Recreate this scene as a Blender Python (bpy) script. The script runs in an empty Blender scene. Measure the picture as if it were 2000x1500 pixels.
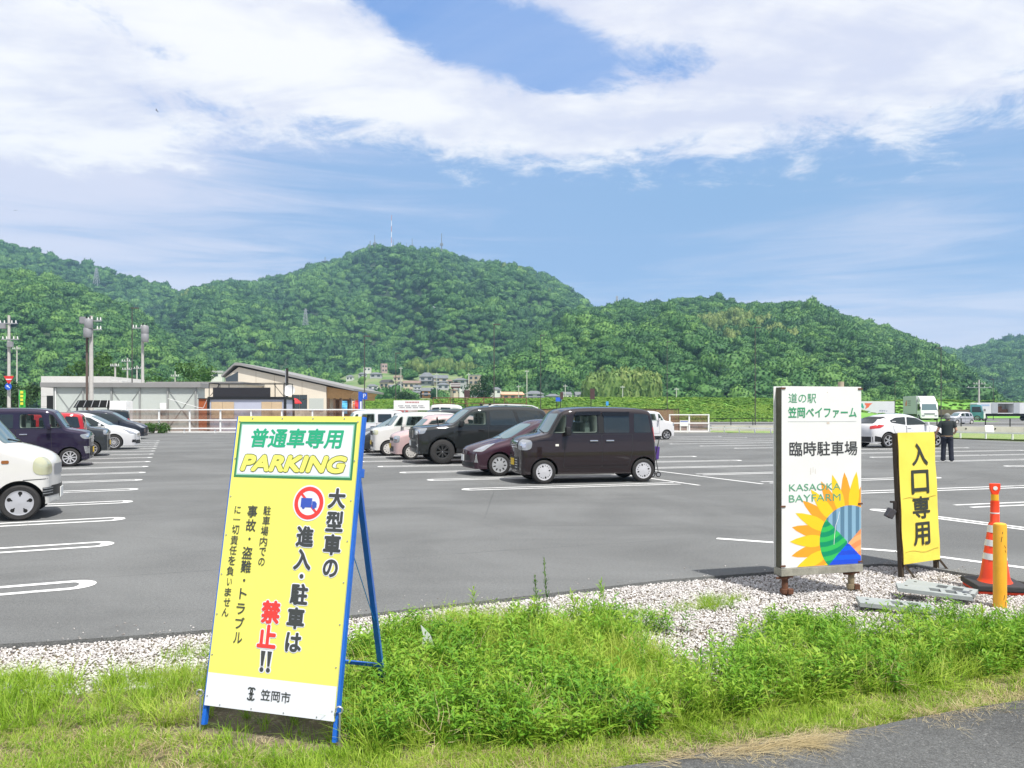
import bpy, bmesh, math, random
import numpy as np
from mathutils import Vector, Matrix
from mathutils.bvhtree import BVHTree

R = math.radians
S = bpy.context.scene
COL = S.collection
rnd = random.Random(11)
NP = np.random.default_rng(5)

# ------------------------------------------------------------------ camera
EYE, HORIZON, FOCAL = 1.70, 803.0, 1500.0      # eye height, horizon row and focal length of the 2000 x 1500 photograph
cam_d = bpy.data.cameras.new("camera")
cam = bpy.data.objects.new("camera", cam_d)
COL.objects.link(cam)
cam.location = (0, 0, EYE)
cam.rotation_euler = (R(90), 0, 0)
cam_d.sensor_width = 36
cam_d.lens = 36 * FOCAL / 2000
cam_d.shift_y = (HORIZON - 750) / 2000
cam_d.clip_start, cam_d.clip_end = 0.05, 12000
S.camera = cam

# ------------------------------------------------------------------ sun, sky, exposure
SUN_EL, SUN_AZ = R(61), R(148)                 # azimuth from north (+Y) clockwise: the sun stands behind and right of the camera
sun_d = bpy.data.lights.new("sun", 'SUN')
sun = bpy.data.objects.new("sun", sun_d)
COL.objects.link(sun)
sun_d.energy, sun_d.angle, sun_d.color = 3.7, R(1.2), (1.0, .965, .90)
_sd = Vector((math.sin(SUN_AZ) * math.cos(SUN_EL), math.cos(SUN_AZ) * math.cos(SUN_EL), math.sin(SUN_EL)))
sun.rotation_euler = _sd.to_track_quat('Z', 'Y').to_euler()
S.view_settings.view_transform = 'Standard'
S.view_settings.look = 'None'
S.view_settings.exposure = 0.82
S.view_settings.gamma = 1.0
S.cycles.max_bounces = 6
S.cycles.transparent_max_bounces = 12
S.cycles.use_denoising = True


class NT:
    """small helper to write node trees"""
    def __init__(self, tree):
        self.t = tree
    def n(self, typ, **kw):
        node = self.t.nodes.new(typ)
        for k, v in kw.items():
            setattr(node, k, v)
        return node
    def put(self, sock, v):
        if hasattr(v, 'is_output'):
            self.t.links.new(v, sock)
        elif v is not None:
            if hasattr(sock, 'default_value') and hasattr(sock.default_value, '__len__') and isinstance(v, (tuple, list)) and len(sock.default_value) == 4 and len(v) == 3:
                v = tuple(v) + (1,)
            sock.default_value = v
    def math(self, op, a, b=None, c=None, clamp=False):
        m = self.n('ShaderNodeMath', operation=op, use_clamp=clamp)
        self.put(m.inputs[0], a)
        if b is not None: self.put(m.inputs[1], b)
        if c is not None: self.put(m.inputs[2], c)
        return m.outputs[0]
    def ramp(self, v, a, b, lo=0., hi=1., smooth=True):
        m = self.n('ShaderNodeMapRange', interpolation_type='SMOOTHSTEP' if smooth else 'LINEAR')
        self.put(m.inputs['Value'], v)
        m.inputs['From Min'].default_value, m.inputs['From Max'].default_value = a, b
        m.inputs['To Min'].default_value, m.inputs['To Max'].default_value = lo, hi
        return m.outputs['Result']
    def mix(self, f, a, b, blend='MIX'):
        m = self.n('ShaderNodeMix', data_type='RGBA', blend_type=blend)
        self.put(m.inputs[0], f); self.put(m.inputs[6], a); self.put(m.inputs[7], b)
        return m.outputs[2]
    def noise(self, vec, scale, detail=4, rough=.55, dist=0.):
        m = self.n('ShaderNodeTexNoise')
        if vec is not None: self.put(m.inputs['Vector'], vec)
        m.inputs['Scale'].default_value, m.inputs['Detail'].default_value = scale, detail
        m.inputs['Roughness'].default_value, m.inputs['Distortion'].default_value = rough, dist
        return m.outputs['Fac']
    def mapping(self, vec, scale=(1, 1, 1), loc=(0, 0, 0), rot=(0, 0, 0)):
        m = self.n('ShaderNodeMapping')
        self.put(m.inputs['Vector'], vec)
        m.inputs['Scale'].default_value, m.inputs['Location'].default_value, m.inputs['Rotation'].default_value = scale, loc, rot
        return m.outputs[0]


def build_world():
    w = bpy.data.worlds.new("World")
    S.world = w
    w.use_nodes = True
    t = w.node_tree
    t.nodes.clear()
    n = NT(t)
    out = n.n('ShaderNodeOutputWorld')
    bg = n.n('ShaderNodeBackground')
    bg.inputs['Strength'].default_value = 0.10
    t.links.new(bg.outputs[0], out.inputs[0])
    sky = n.n('ShaderNodeTexSky', sky_type='NISHITA')
    sky.sun_disc = False
    sky.sun_elevation, sky.sun_rotation = SUN_EL, SUN_AZ
    sky.altitude, sky.air_density, sky.dust_density, sky.ozone_density = 0, 1.0, 0.6, 2.0
    tc = n.n('ShaderNodeTexCoord')
    d = tc.outputs['Generated']
    sep = n.n('ShaderNodeSeparateXYZ')
    t.links.new(d, sep.inputs[0])
    x, y, z = sep.outputs
    el = n.math('MULTIPLY', n.math('ARCSINE', z), 180 / math.pi)              # degrees above the horizon
    az = n.math('MULTIPLY', n.math('ARCTAN2', x, y), 180 / math.pi)           # degrees right of north
    # the cloud deck: a flat layer overhead, seen in perspective
    zz = n.math('ADD', n.math('MAXIMUM', z, 0.0), 0.10)
    comb = n.n('ShaderNodeCombineXYZ')
    n.put(comb.inputs[0], n.math('DIVIDE', x, zz)); n.put(comb.inputs[1], n.math('DIVIDE', y, zz))
    deck = comb.outputs[0]
    n1 = n.noise(n.mapping(deck, (1, .8, 1), (3.1, 7.4, 0), (0, 0, R(-24))), 1.1, 10, .60, .5)
    n2 = n.noise(n.mapping(deck, (1, 1, 1), (9.3, 1.4, 2)), 5.0, 12, .70, .35)
    puff = n.math('ADD', n.math('MULTIPLY', n1, .46), n.math('MULTIPLY', n2, .54))
    def blob(a0, e0, ra, re, rot=0.):
        da, de = n.math('SUBTRACT', az, a0), n.math('SUBTRACT', el, e0)
        c, s = math.cos(R(rot)), math.sin(R(rot))
        u = n.math('ADD', n.math('MULTIPLY', da, c / ra), n.math('MULTIPLY', de, s / ra))
        v = n.math('ADD', n.math('MULTIPLY', da, -s / re), n.math('MULTIPLY', de, c / re))
        q = n.math('ADD', n.math('MULTIPLY', u, u), n.math('MULTIPLY', v, v))
        return n.math('EXPONENT', n.math('MULTIPLY', q, -1.0))
    def plus(a, b, k): return n.math('ADD', a, n.math('MULTIPLY', b, k))
    # where the bright deck is thick: above about 18 degrees of elevation, open in the middle
    rim = plus(15.6, n.noise(n.mapping(deck, (.8, .8, 1), (5.5, 2.2, 0)), 1.5, 5, .6, .6), 4.0)
    rim = plus(rim, blob(-6, 0, 13, 500), 1.2)
    bias = n.ramp(n.math('SUBTRACT', el, rim), -5.5, 4.2, -.25, .145)
    bias = plus(bias, blob(1.5, 25.2, 8.6, 2.5, -8), -.46)
    bias = plus(bias, blob(-7.5, 28.2, 5.5, 1.5, -14), -.36)
    bias = plus(bias, blob(13.0, 24.0, 3.6, 1.5, 0), -.15)
    bias = plus(bias, blob(-28, 22.0, 8, 1.5, -10), .02)
    bias = plus(bias, blob(-33, 17.6, 8, 2.3, -8), .28)
    bias = plus(bias, blob(7, 20.4, 9, 1.5, 2), .17)
    bias = plus(bias, blob(-17, 24.5, 16, 2.4, -16), .16)
    bias = plus(bias, blob(24, 24.5, 13, 3.8, 0), .16)
    cover = n.ramp(n.math('ADD', puff, bias), .42, .60)
    # brightness inside the deck: white crowns, lavender-grey hollows
    n3 = n.noise(n.mapping(deck, (.55, 1.5, 1), (1.7, 4.4, 5), (0, 0, R(-18))), 1.9, 8, .60, .6)
    n4 = n.noise(n.mapping(deck, (1, 1.2, 1), (6.7, .4, 5)), 6.5, 6, .6, .2)
    hv = n.math('ADD', n.math('MULTIPLY', n3, .72), n.math('MULTIPLY', n4, .28))
    hv = plus(hv, blob(26, 22, 13, 3.6), .10); hv = plus(hv, blob(-29, 21.6, 9, 2.0, -10), .09); hv = plus(hv, blob(-14, 23.5, 14, 2.6, -16), -.06)
    white = n.mix(n.math('MULTIPLY', n.ramp(hv, .40, .64), .95), (6.0, 5.95, 6.0), (4.2, 4.35, 5.3))
    # the lower veil: grey-blue sheet with pale streaks
    st = n.noise(n.mapping(d, (1.6, 1.6, 17), (0, .3, 2.2), (R(3), R(2), 0)), 2.2, 8, .62, .7)
    st2 = n.noise(n.mapping(deck, (.5, 1, 1), (4, 2, 1)), .9, 6, .55, .4)
    low = n.ramp(el, 2.0, 11.0, 1, 0)
    left = n.ramp(az, -34, 3, 1, 0)
    sv = n.math('ADD', n.math('MULTIPLY', st, .62), n.math('MULTIPLY', st2, .38))
    sv = plus(sv, left, .28); sv = plus(sv, low, .38); sv = plus(sv, blob(26, 12, 8, 3.5, 0), .12); sv = plus(sv, blob(12, 5, 9, 2.5), .08)
    sv = plus(sv, blob(9, 14.5, 13, 4.5), -.10)
    streak = n.ramp(sv, .44, .84)
    veil = n.mix(streak, (1.80, 2.75, 4.50), (4.45, 4.5, 5.35))
    veil = n.mix(n.math('MULTIPLY', blob(17, 15.5, 18, 3.6), .55), veil, (1.52, 2.62, 4.25))
    veil_amt = n.ramp(n.math('SUBTRACT', el, rim), -2.0, 5.0, .97, .10)
    blue = n.mix(.75, sky.outputs[0], (.80, 1.95, 4.75))
    blue = n.mix(n.ramp(n1, .38, .62, 0, .45), blue, (2.7, 3.4, 5.1))
    base = n.mix(veil_amt, blue, veil)
    col = n.mix(cover, base, white)
    # below the horizon and behind the camera it stays a plain bright overcast
    col = n.mix(n.ramp(el, -2, 0, 1, 0), col, (4.5, 4.6, 4.8))
    t.links.new(col, bg.inputs['Color'])
build_world()


# ------------------------------------------------------------------ points of the photograph turned into places
def gp(px, py, z=0.):
    Z = (EYE - z) * FOCAL / (py - HORIZON)
    return Vector(((px - 1000) / FOCAL * Z, Z, z))
def at(px, py, Z):
    return Vector(((px - 1000) / FOCAL * Z, Z, EYE + (HORIZON - py) / FOCAL * Z))


# ------------------------------------------------------------------ materials
MATS = {}
def mat(name, color, rough=.5, metal=0., coat=0., var=.0, vscale=3., bump=0., bscale=60., spec=.5, sub=None, trans=None):
    if name in MATS: return MATS[name]
    m = bpy.data.materials.new(name)
    m.use_nodes = True
    t = m.node_tree
    b = t.nodes['Principled BSDF']
    n = NT(t)
    b.inputs['Base Color'].default_value = (*color, 1)
    b.inputs['Roughness'].default_value = rough
    b.inputs['Metallic'].default_value = metal
    b.inputs['Coat Weight'].default_value = coat
    b.inputs['Coat Roughness'].default_value = .03
    b.inputs['Specular IOR Level'].default_value = spec
    if var or bump:
        tc = n.n('ShaderNodeTexCoord')
        o = tc.outputs['Object']
        if var:
            f = n.noise(o, vscale, 6, .6)
            f2 = n.noise(o, vscale * 7.3, 4, .6)
            f = n.math('ADD', n.math('MULTIPLY', f, .7), n.math('MULTIPLY', f2, .3))
            k = n.ramp(f, .3, .7, 1 - var, 1 + var * .6, smooth=False)
            hsv = n.n('ShaderNodeHueSaturation')
            hsv.inputs['Color'].default_value = (*color, 1)
            t.links.new(k, hsv.inputs['Value'])
            t.links.new(hsv.outputs[0], b.inputs['Base Color'])
        if bump:
            bp = n.n('ShaderNodeBump')
            bp.inputs['Strength'].default_value = bump
            bp.inputs['Distance'].default_value = .01
            t.links.new(n.noise(o, bscale, 3, .6), bp.inputs['Height'])
            t.links.new(bp.outputs[0], b.inputs['Normal'])
    MATS[name] = m
    return m

def paint(name, color, metal=.0, rough=.32):
    return mat(name, color, .55, metal, coat=1.0, var=.03, vscale=2, spec=.2)

def glass_mat(name, tint, alpha):
    """thin car-window glass: tinted see-through plus the mirror-like reflection glass has"""
    if name in MATS: return MATS[name]
    m = bpy.data.materials.new(name); m.use_nodes = True
    t = m.node_tree; n = NT(t)
    out = t.nodes['Material Output']; b = t.nodes['Principled BSDF']
    b.inputs['Base Color'].default_value = (*tint, 1)
    b.inputs['Roughness'].default_value = .03
    tr = n.n('ShaderNodeBsdfTransparent'); tr.inputs[0].default_value = (.80, .88, .86, 1)
    mx = n.n('ShaderNodeMixShader')
    mx.inputs[0].default_value = alpha
    t.links.new(tr.outputs[0], mx.inputs[1]); t.links.new(b.outputs[0], mx.inputs[2])
    t.links.new(mx.outputs[0], out.inputs[0])
    MATS[name] = m
    return m

M_BLACK = mat('black_plastic', (.012, .012, .013), .45)
M_RUBBER = mat('tyre_rubber', (.022, .021, .021), .78, var=.2, vscale=9)
M_DARK = mat('dark_void', (.006, .006, .006), .9)
M_GLASS = mat('car_glass', (.016, .024, .025), .03, spec=.7)
M_GLASS_TINT = mat('tinted_glass', (.016, .022, .022), .03, spec=.9)
M_SCREEN = mat('windscreen_glass', (.10, .16, .18), .03, spec=1.0)
M_CHROME = mat('chrome', (.75, .76, .78), .12, 1.0)
M_LAMP = mat('headlamp_lens', (.34, .36, .38), .08, .45, coat=1.)
M_RED = mat('tail_lamp', (.45, .012, .012), .15, coat=1.)
M_WHITE = mat('white_painted_metal', (.80, .80, .79), .45, var=.08, vscale=2)
M_STEEL = mat('galvanised_steel', (.45, .46, .47), .42, .7, var=.15)
M_CONC = mat('concrete', (.47, .46, .44), .85, var=.22, vscale=.7, bump=.2, bscale=25)
M_DARKMET = mat('dark_brown_metal', (.035, .028, .025), .5, .3)
M_PLATE_Y = mat('yellow_plate', (.75, .50, .02), .4)
M_PLATE_W = mat('white_plate', (.75, .76, .74), .4)


# ------------------------------------------------------------------ mesh helpers
class MB:
    """collects shapes and links them as ONE mesh object"""
    def __init__(self):
        self.v, self.f, self.m = [], [], []
    def add(self, vs, fs, mi=0):
        o = len(self.v)
        self.v.extend([tuple(p) for p in vs])
        for f in fs:
            self.f.append(tuple(i + o for i in f)); self.m.append(mi)
        return self
    def box(self, c, s, rot=None, mi=0):
        c = Vector(c); hx, hy, hz = s[0] / 2, s[1] / 2, s[2] / 2
        pts = [Vector((x, y, z)) for x in (-hx, hx) for y in (-hy, hy) for z in (-hz, hz)]
        if rot is not None:
            m = rot if isinstance(rot, Matrix) else Matrix.Rotation(rot, 3, 'Z')
            pts = [m @ p for p in pts]
        return self.add([c + p for p in pts], [(0, 1, 3, 2), (4, 6, 7, 5), (0, 4, 5, 1), (2, 3, 7, 6), (0, 2, 6, 4), (1, 5, 7, 3)], mi)
    def span(self, a, b, mi=0):
        a, b = Vector(a), Vector(b)
        return self.box((a + b) / 2, [abs(q) for q in (b - a)], None, mi)
    def bar(self, a, b, w, h=None, mi=0, up=(0, 0, 1)):
        """square bar from a to b"""
        a, b = Vector(a), Vector(b); h = h or w
        d = (b - a).normalized(); u = Vector(up)
        if abs(d.dot(u)) > .98: u = Vector((0, 1, 0))
        s = d.cross(u).normalized(); u = s.cross(d).normalized()
        m = Matrix((s, d, u)).transposed()
        return self.box((a + b) / 2, (w, (b - a).length, h), m, mi)
    def cyl(self, a, b, r0, r1=None, n=12, mi=0, caps=True):
        a, b = Vector(a), Vector(b); r1 = r0 if r1 is None else r1
        d = (b - a).normalized(); u = Vector((0, 0, 1)) if abs(d.z) < .9 else Vector((1, 0, 0))
        s = d.cross(u).normalized(); u = s.cross(d)
        vs = []
        for p, r in ((a, r0), (b, r1)):
            for i in range(n):
                q = 2 * math.pi * i / n
                vs.append(p + (s * math.cos(q) + u * math.sin(q)) * r)
        fs = [(i, i + n, (i + 1) % n + n, (i + 1) % n) for i in range(n)]
        if caps: fs += [tuple(range(n)), tuple(range(2 * n - 1, n - 1, -1))]
        return self.add(vs, fs, mi)
    def tube(self, pts, r, n=6, mi=0):
        for a, b in zip(pts, pts[1:]): self.cyl(a, b, r, r, n, mi)
        return self
    def lathe(self, prof, M=None, n=24, mi=0, closed=False):
        """profile (radius, height) turned about local z, placed by matrix M"""
        M = M or Matrix.Identity(4); k = len(prof); vs = []
        for i in range(n):
            q = 2 * math.pi * i / n
            vs += [M @ Vector((r * math.cos(q), r * math.sin(q), h)) for r, h in prof]
        fs = []
        for i in range(n):
            j = (i + 1) % n
            for a in range(k if closed else k - 1):
                b = (a + 1) % k
                fs.append((i * k + a, j * k + a, j * k + b, i * k + b))
        return self.add(vs, fs, mi)
    def prism(self, poly, M, h0, h1, mi=0):
        """polygon in local xy pushed from z=h0 to z=h1, placed by M"""
        n = len(poly)
        vs = [M @ Vector((p[0], p[1], h0)) for p in poly] + [M @ Vector((p[0], p[1], h1)) for p in poly]
        fs = [tuple(range(n - 1, -1, -1)), tuple(range(n, 2 * n))] + [(i, (i + 1) % n, (i + 1) % n + n, i + n) for i in range(n)]
        return self.add(vs, fs, mi)
    def sphere(self, c, r, n=12, k=8, mi=0):
        r = (r, r, r) if not hasattr(r, '__len__') else r
        c = Vector(c)
        vs = [c + Vector((0, 0, r[2])), c - Vector((0, 0, r[2]))]
        for a in range(1, k):
            t = math.pi * a / k
            for i in range(n):
                q = 2 * math.pi * i / n
                vs.append(c + Vector((r[0] * math.sin(t) * math.cos(q), r[1] * math.sin(t) * math.sin(q), r[2] * math.cos(t))))
        fs = [(0, 2 + i, 2 + (i + 1) % n) for i in range(n)]
        for a in range(k - 2):
            for i in range(n):
                j = (i + 1) % n; o = 2 + a * n
                fs.append((o + i, o + n + i, o + n + j, o + j))
        o = 2 + (k - 2) * n
        fs += [(1, o + (i + 1) % n, o + i) for i in range(n)]
        return self.add(vs, fs, mi)
    def build(self, name, mats, parent=None, world=False, smooth=None, bevel=0., fix=True):
        if not isinstance(mats, (list, tuple)): mats = [mats]
        vs = self.v
        if world and parent is not None:
            inv = root_matrix(parent).inverted()
            vs = [tuple(inv @ Vector(p)) for p in vs]
        me = bpy.data.meshes.new(name)
        me.from_pydata(vs, [], self.f)
        for m in mats: me.materials.append(m)
        me.polygons.foreach_set('material_index', self.m)
        if bevel or fix:
            bm = bmesh.new(); bm.from_mesh(me)
            if fix: bmesh.ops.recalc_face_normals(bm, faces=bm.faces)
            if bevel:
                es = [e for e in bm.edges if len(e.link_faces) == 2 and e.calc_face_angle(0) > .6]
                bmesh.ops.bevel(bm, geom=es, offset=bevel, segments=2, affect='EDGES', profile=.6)
            bm.to_mesh(me); bm.free()
        if smooth:
            me.polygons.foreach_set('use_smooth', [True] * len(me.polygons))
            me.set_sharp_from_angle(angle=R(smooth))
        me.update()
        o = bpy.data.objects.new(name, me)
        COL.objects.link(o)
        if parent is not None: o.parent = parent
        return o

ROOTM = {}
def root_matrix(o):
    while o.parent is not None: o = o.parent
    return Matrix.Translation(o.location) @ o.rotation_euler.to_matrix().to_4x4()

def tag(o, label, cat, group=None):
    o['label'] = label; o['category'] = cat
    if group: o['group'] = group
    return o
def thing(name, label, cat, loc=(0, 0, 0), rotz=0., group=None):
    o = bpy.data.objects.new(name, None)
    COL.objects.link(o)
    o.empty_display_size = .2
    o.location = loc; o.rotation_euler = (0, 0, rotz)
    return tag(o, label, cat, group)
def struct(o, kind='structure'):
    o['kind'] = kind
    return o
def copy_thing(o, loc, rotz=None, label=None):
    c = o.copy(); COL.objects.link(c); c.location = loc
    if rotz is not None: c.rotation_euler = (0, 0, rotz)
    if label: c['label'] = label
    for ch in o.children:
        d = ch.copy(); COL.objects.link(d); d.parent = c
        for g in ch.children:
            e = g.copy(); COL.objects.link(e); e.parent = d
    return c

def text_bm(s, size=1., bold=0., shear=0., sx=1., align='CENTER', extrude=0.):
    """letters of Blender's own font as flat mesh data, centred on the origin in local xy"""
    cu = bpy.data.curves.new('lettering', 'FONT')
    cu.body = s; cu.size = size; cu.offset = bold; cu.shear = shear
    cu.align_x = align; cu.align_y = 'CENTER'; cu.extrude = extrude; cu.resolution_u = 4
    o = bpy.data.objects.new('lettering', cu); COL.objects.link(o)
    bpy.context.view_layer.update()
    dg = bpy.context.evaluated_depsgraph_get()
    me = bpy.data.meshes.new_from_object(o.evaluated_get(dg))
    n = len(me.vertices)
    co = np.zeros(n * 3, 'f'); me.vertices.foreach_get('co', co); co = co.reshape(-1, 3)
    fs = [tuple(p.vertices) for p in me.polygons]
    bpy.data.objects.remove(o); bpy.data.curves.remove(cu); bpy.data.meshes.remove(me)
    if n:
        mn, mx = co.min(0), co.max(0)
        co[:, :2] -= ((mn + mx) / 2)[:2]
        co[:, 0] *= sx
    return co, fs
def put_text(mb, M, s, cx, cy, w=None, h=None, depth=.001, bold=0., **kw):
    """text fitted to width w and/or height h, centred at (cx, cy) of the panel frame M;
    bold (in parts of the letter height) thickens the strokes with shifted copies"""
    mi = kw.pop('mi', 0)
    co, fs = text_bm(s, **kw)
    if not len(co): return
    ex = co[:, 0].max() - co[:, 0].min(); ey = co[:, 1].max() - co[:, 1].min()
    if w and h: kx, ky = w / ex, h / ey
    elif w: kx = ky = w / ex
    else: kx = ky = h / ey
    b = max(bold, 0) * ey * ky if not (len(s) == 1 and ey < ex * .3) else max(bold, 0) * ex * kx
    kx = (ex * kx - 2 * b) / ex; ky = max((ey * ky - 2 * b) / ey, ky * .2)
    offs = [(0, 0)] + ([(b * math.cos(k * math.pi / 4), b * math.sin(k * math.pi / 4)) for k in range(8)] if b > 0 else [])
    for i, (ox, oy) in enumerate(offs):
        mb.add([M @ Vector((cx + p[0] * kx + ox, cy + p[1] * ky + oy, depth + i * .00005)) for p in co], fs, mi)

# ------------------------------------------------------------------ noise for terrain and plants
def vnoise(x, y, seed=0):
    x = np.asarray(x, float); y = np.asarray(y, float)
    x0, y0 = np.floor(x), np.floor(y); fx, fy = x - x0, y - y0
    fx = fx * fx * (3 - 2 * fx); fy = fy * fy * (3 - 2 * fy)
    def h(a, b):
        s = np.sin(a * 127.1 + b * 311.7 + seed * 74.7) * 43758.5453
        return s - np.floor(s)
    return (h(x0, y0) * (1 - fx) + h(x0 + 1, y0) * fx) * (1 - fy) + (h(x0, y0 + 1) * (1 - fx) + h(x0 + 1, y0 + 1) * fx) * fy
def fbm(x, y, oct=4, seed=0):
    s, a, t = 0, .5, 0
    for i in range(oct):
        s = s + a * vnoise(x * 2 ** i, y * 2 ** i, seed + i * 13); t += a; a *= .5
    return s / t

def asphalt(name, base, speck, patch_scale, rough=.9):
    m = bpy.data.materials.new(name); m.use_nodes = True
    t = m.node_tree; n = NT(t); b = t.nodes['Principled BSDF']
    o = n.n('ShaderNodeTexCoord').outputs['Object']
    big = n.noise(o, patch_scale, 5, .6, .6)
    long = n.noise(n.mapping(o, (.10, .9, 1), rot=(0, 0, R(-23))), 1.1, 5, .6, .3)
    fine = n.noise(o, 120, 2, .7)
    vor = n.n('ShaderNodeTexVoronoi'); t.links.new(o, vor.inputs['Vector']); vor.inputs['Scale'].default_value = 130
    stone = n.ramp(vor.outputs['Color'], .80, .97)
    k = n.math('ADD', n.math('MULTIPLY', big, .72), n.math('MULTIPLY', long, .28))
    k = n.ramp(k, .36, .64, .84, 1.16)
    k = n.math('MULTIPLY', k, n.ramp(fine, .33, .67, .68, 1.32))
    k = n.math('MULTIPLY', k, n.ramp(n.noise(o, 34, 3, .7), .33, .67, .88, 1.12))
    hsv = n.n('ShaderNodeHueSaturation'); n.put(hsv.inputs['Color'], base); t.links.new(k, hsv.inputs['Value'])
    c = n.mix(n.math('MULTIPLY', stone, speck), hsv.outputs[0], (.42, .41, .39))
    # hairline cracks, old repair patches and rubber streaks
    vc = n.n('ShaderNodeTexVoronoi', feature='DISTANCE_TO_EDGE'); vc.inputs['Scale'].default_value = .16
    t.links.new(n.mix(.06, o, n.noise(o, 1.5, 5, .6)), vc.inputs['Vector'])
    crack = n.math('MULTIPLY', n.ramp(vc.outputs['Distance'], .0, .0032, 1, 0), n.ramp(n.noise(o, .12, 2, .5), .50, .62))
    c = n.mix(n.math('MULTIPLY', crack, .55), c, (.045, .045, .045))
    sp_ = n.n('ShaderNodeSeparateXYZ'); t.links.new(n.mapping(o, rot=(0, 0, R(-20))), sp_.inputs[0])
    lane = n.math('FRACT', n.math('DIVIDE', n.math('ADD', n.math('SUBTRACT', sp_.outputs[1], 8.87), n.math('MULTIPLY', n.noise(o, .9, 4, .6), .10)), 4.4))
    seam = n.math('MULTIPLY', n.ramp(n.math('MINIMUM', lane, n.math('SUBTRACT', 1, lane)), .0, .005, 1, 0), n.ramp(n.noise(o, .7, 3, .6), .35, .6, .2, 1))
    c = n.mix(n.math('MULTIPLY', seam, .45), c, (.05, .05, .05))
    stain = n.ramp(n.noise(o, .55, 7, .7, .8), .60, .78)
    c = n.mix(n.math('MULTIPLY', stain, .14), c, (.07, .07, .068))
    pale = n.ramp(n.noise(n.mapping(o, (.35, 1, 1), (3, 9, 0), (0, 0, R(-20))), .42, 6, .65, 1.0), .60, .80)
    c = n.mix(n.math('MULTIPLY', pale, .20), c, (.27, .255, .235))
    t.links.new(c, b.inputs['Base Color'])
    b.inputs['Roughness'].default_value = rough
    b.inputs['Specular IOR Level'].default_value = .35
    bp = n.n('ShaderNodeBump'); bp.inputs['Strength'].default_value = .45; bp.inputs['Distance'].default_value = .006
    t.links.new(n.math('ADD', fine, n.math('MULTIPLY', vor.outputs['Distance'], .8)), bp.inputs['Height'])
    t.links.new(bp.outputs[0], b.inputs['Normal'])
    return m
M_LOT = asphalt('parking_asphalt', (.132, .1355, .1345), .16, .35)
M_ROAD = asphalt('road_asphalt', (.082, .084, .083), .30, .8)
M_YARD = asphalt('far_asphalt', (.16, .16, .157), .1, .2)

def sheet(name, pts, z, material, depth=0.):
    """flat polygon sheet; with depth it gets a real edge"""
    bm = bmesh.new()
    vs = [bm.verts.new((p[0], p[1], z)) for p in pts]
    f = bm.faces.new(vs)
    if f.normal.z < 0: f.normal_flip()
    bm.normal_update()
    if depth:
        r = bmesh.ops.extrude_face_region(bm, geom=[f])
        for e in r['geom']:
            if isinstance(e, bmesh.types.BMVert): e.co.z -= depth
        bmesh.ops.recalc_face_normals(bm, faces=bm.faces)
    me = bpy.data.meshes.new(name); bm.to_mesh(me); bm.free()
    me.materials.append(material)
    o = bpy.data.objects.new(name, me); COL.objects.link(o)
    return struct(o)

def soil_mat(name, c0, c1, scale, c2=None):
    m = bpy.data.materials.new(name); m.use_nodes = True
    t = m.node_tree; n = NT(t); b = t.nodes['Principled BSDF']
    o = n.n('ShaderNodeTexCoord').outputs['Object']
    c = n.mix(n.ramp(n.noise(o, scale, 6, .65), .35, .65), c0, c1)
    if c2: c = n.mix(n.ramp(n.noise(o, scale * 9, 4, .7), .5, .72), c, c2)
    t.links.new(c, b.inputs['Base Color']); b.inputs['Roughness'].default_value = .95
    bp = n.n('ShaderNodeBump'); bp.inputs['Strength'].default_value = .7; bp.inputs['Distance'].default_value = .02
    t.links.new(n.noise(o, scale * 14, 4, .7), bp.inputs['Height']); t.links.new(bp.outputs[0], b.inputs['Normal'])
    return m
M_PLAIN = soil_mat('plain_ground', (.10, .17, .04), (.17, .18, .07), .02)
M_SOIL = soil_mat('verge_soil', (.17, .13, .085), (.10, .085, .05), 3.0, (.26, .22, .15))
M_HILLSOIL = soil_mat('hill_floor', (.020, .045, .016), (.035, .06, .02), .03)

# the flat plain, reaching to the horizon, one sheet
sheet('ground', [(-2400, -380), (2400, -380), (2400, 2100), (-2400, 2100)], -.10, M_PLAIN)

# ------------------------------------------------------------------ car park
EDGE = [(-420, 1312), (0, 1258), (210, 1245), (420, 1229), (730, 1197), (1000, 1167), (1300, 1132), (1500, 1117), (1640, 1106), (1720, 1101), (1790, 1104), (1880, 1119), (2000, 1136), (2180, 1160), (2400, 1178)]
edge_w = [gp(*p) for p in EDGE]
far_l, far_r = gp(250, 845.0), gp(2000, 862.5)
lot_pts = [(p.x, p.y) for p in edge_w] + [(16, 8.2), (34, 34), (far_r.x, far_r.y), (25.5, 50.5), (20.6, 59.5), (far_l.x, far_l.y), (-60, far_l.y + 2), (-60, -6), (-9, 4.2)]
sheet('parking_lot', lot_pts, 0.0, M_LOT, .06)
# the road the photograph was taken from
re0, re1 = gp(1130, 1500), gp(2000, 1366)
rd = (re1 - re0).normalized()
road_edge = []
for i in range(61):
    s = -6 + 16 * i / 60
    p = re0 + rd * s
    q = .05 * (fbm(s * 1.9, .3, 4, 3) - .5) * 2
    road_edge.append((p.x - rd.y * q, p.y + rd.x * q))
sheet('road', road_edge + [(12, -6), (-8, -6)], -.012, M_ROAD, .05)
# the yard where the trucks stand, beyond the low wall
sheet('truck_yard', [(18, 80), (140, 80), (200, 190), (20, 190)], .02, M_YARD, .05)
sheet('entrance_yard', [(-70, 61.5), (20.2, 61.5), (17.8, 79.5), (60, 79.5), (60, 120), (-70, 120)], -.02, mat('pale_paving', (.30, .29, .27), .9, var=.15, vscale=.2), .04)

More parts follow.
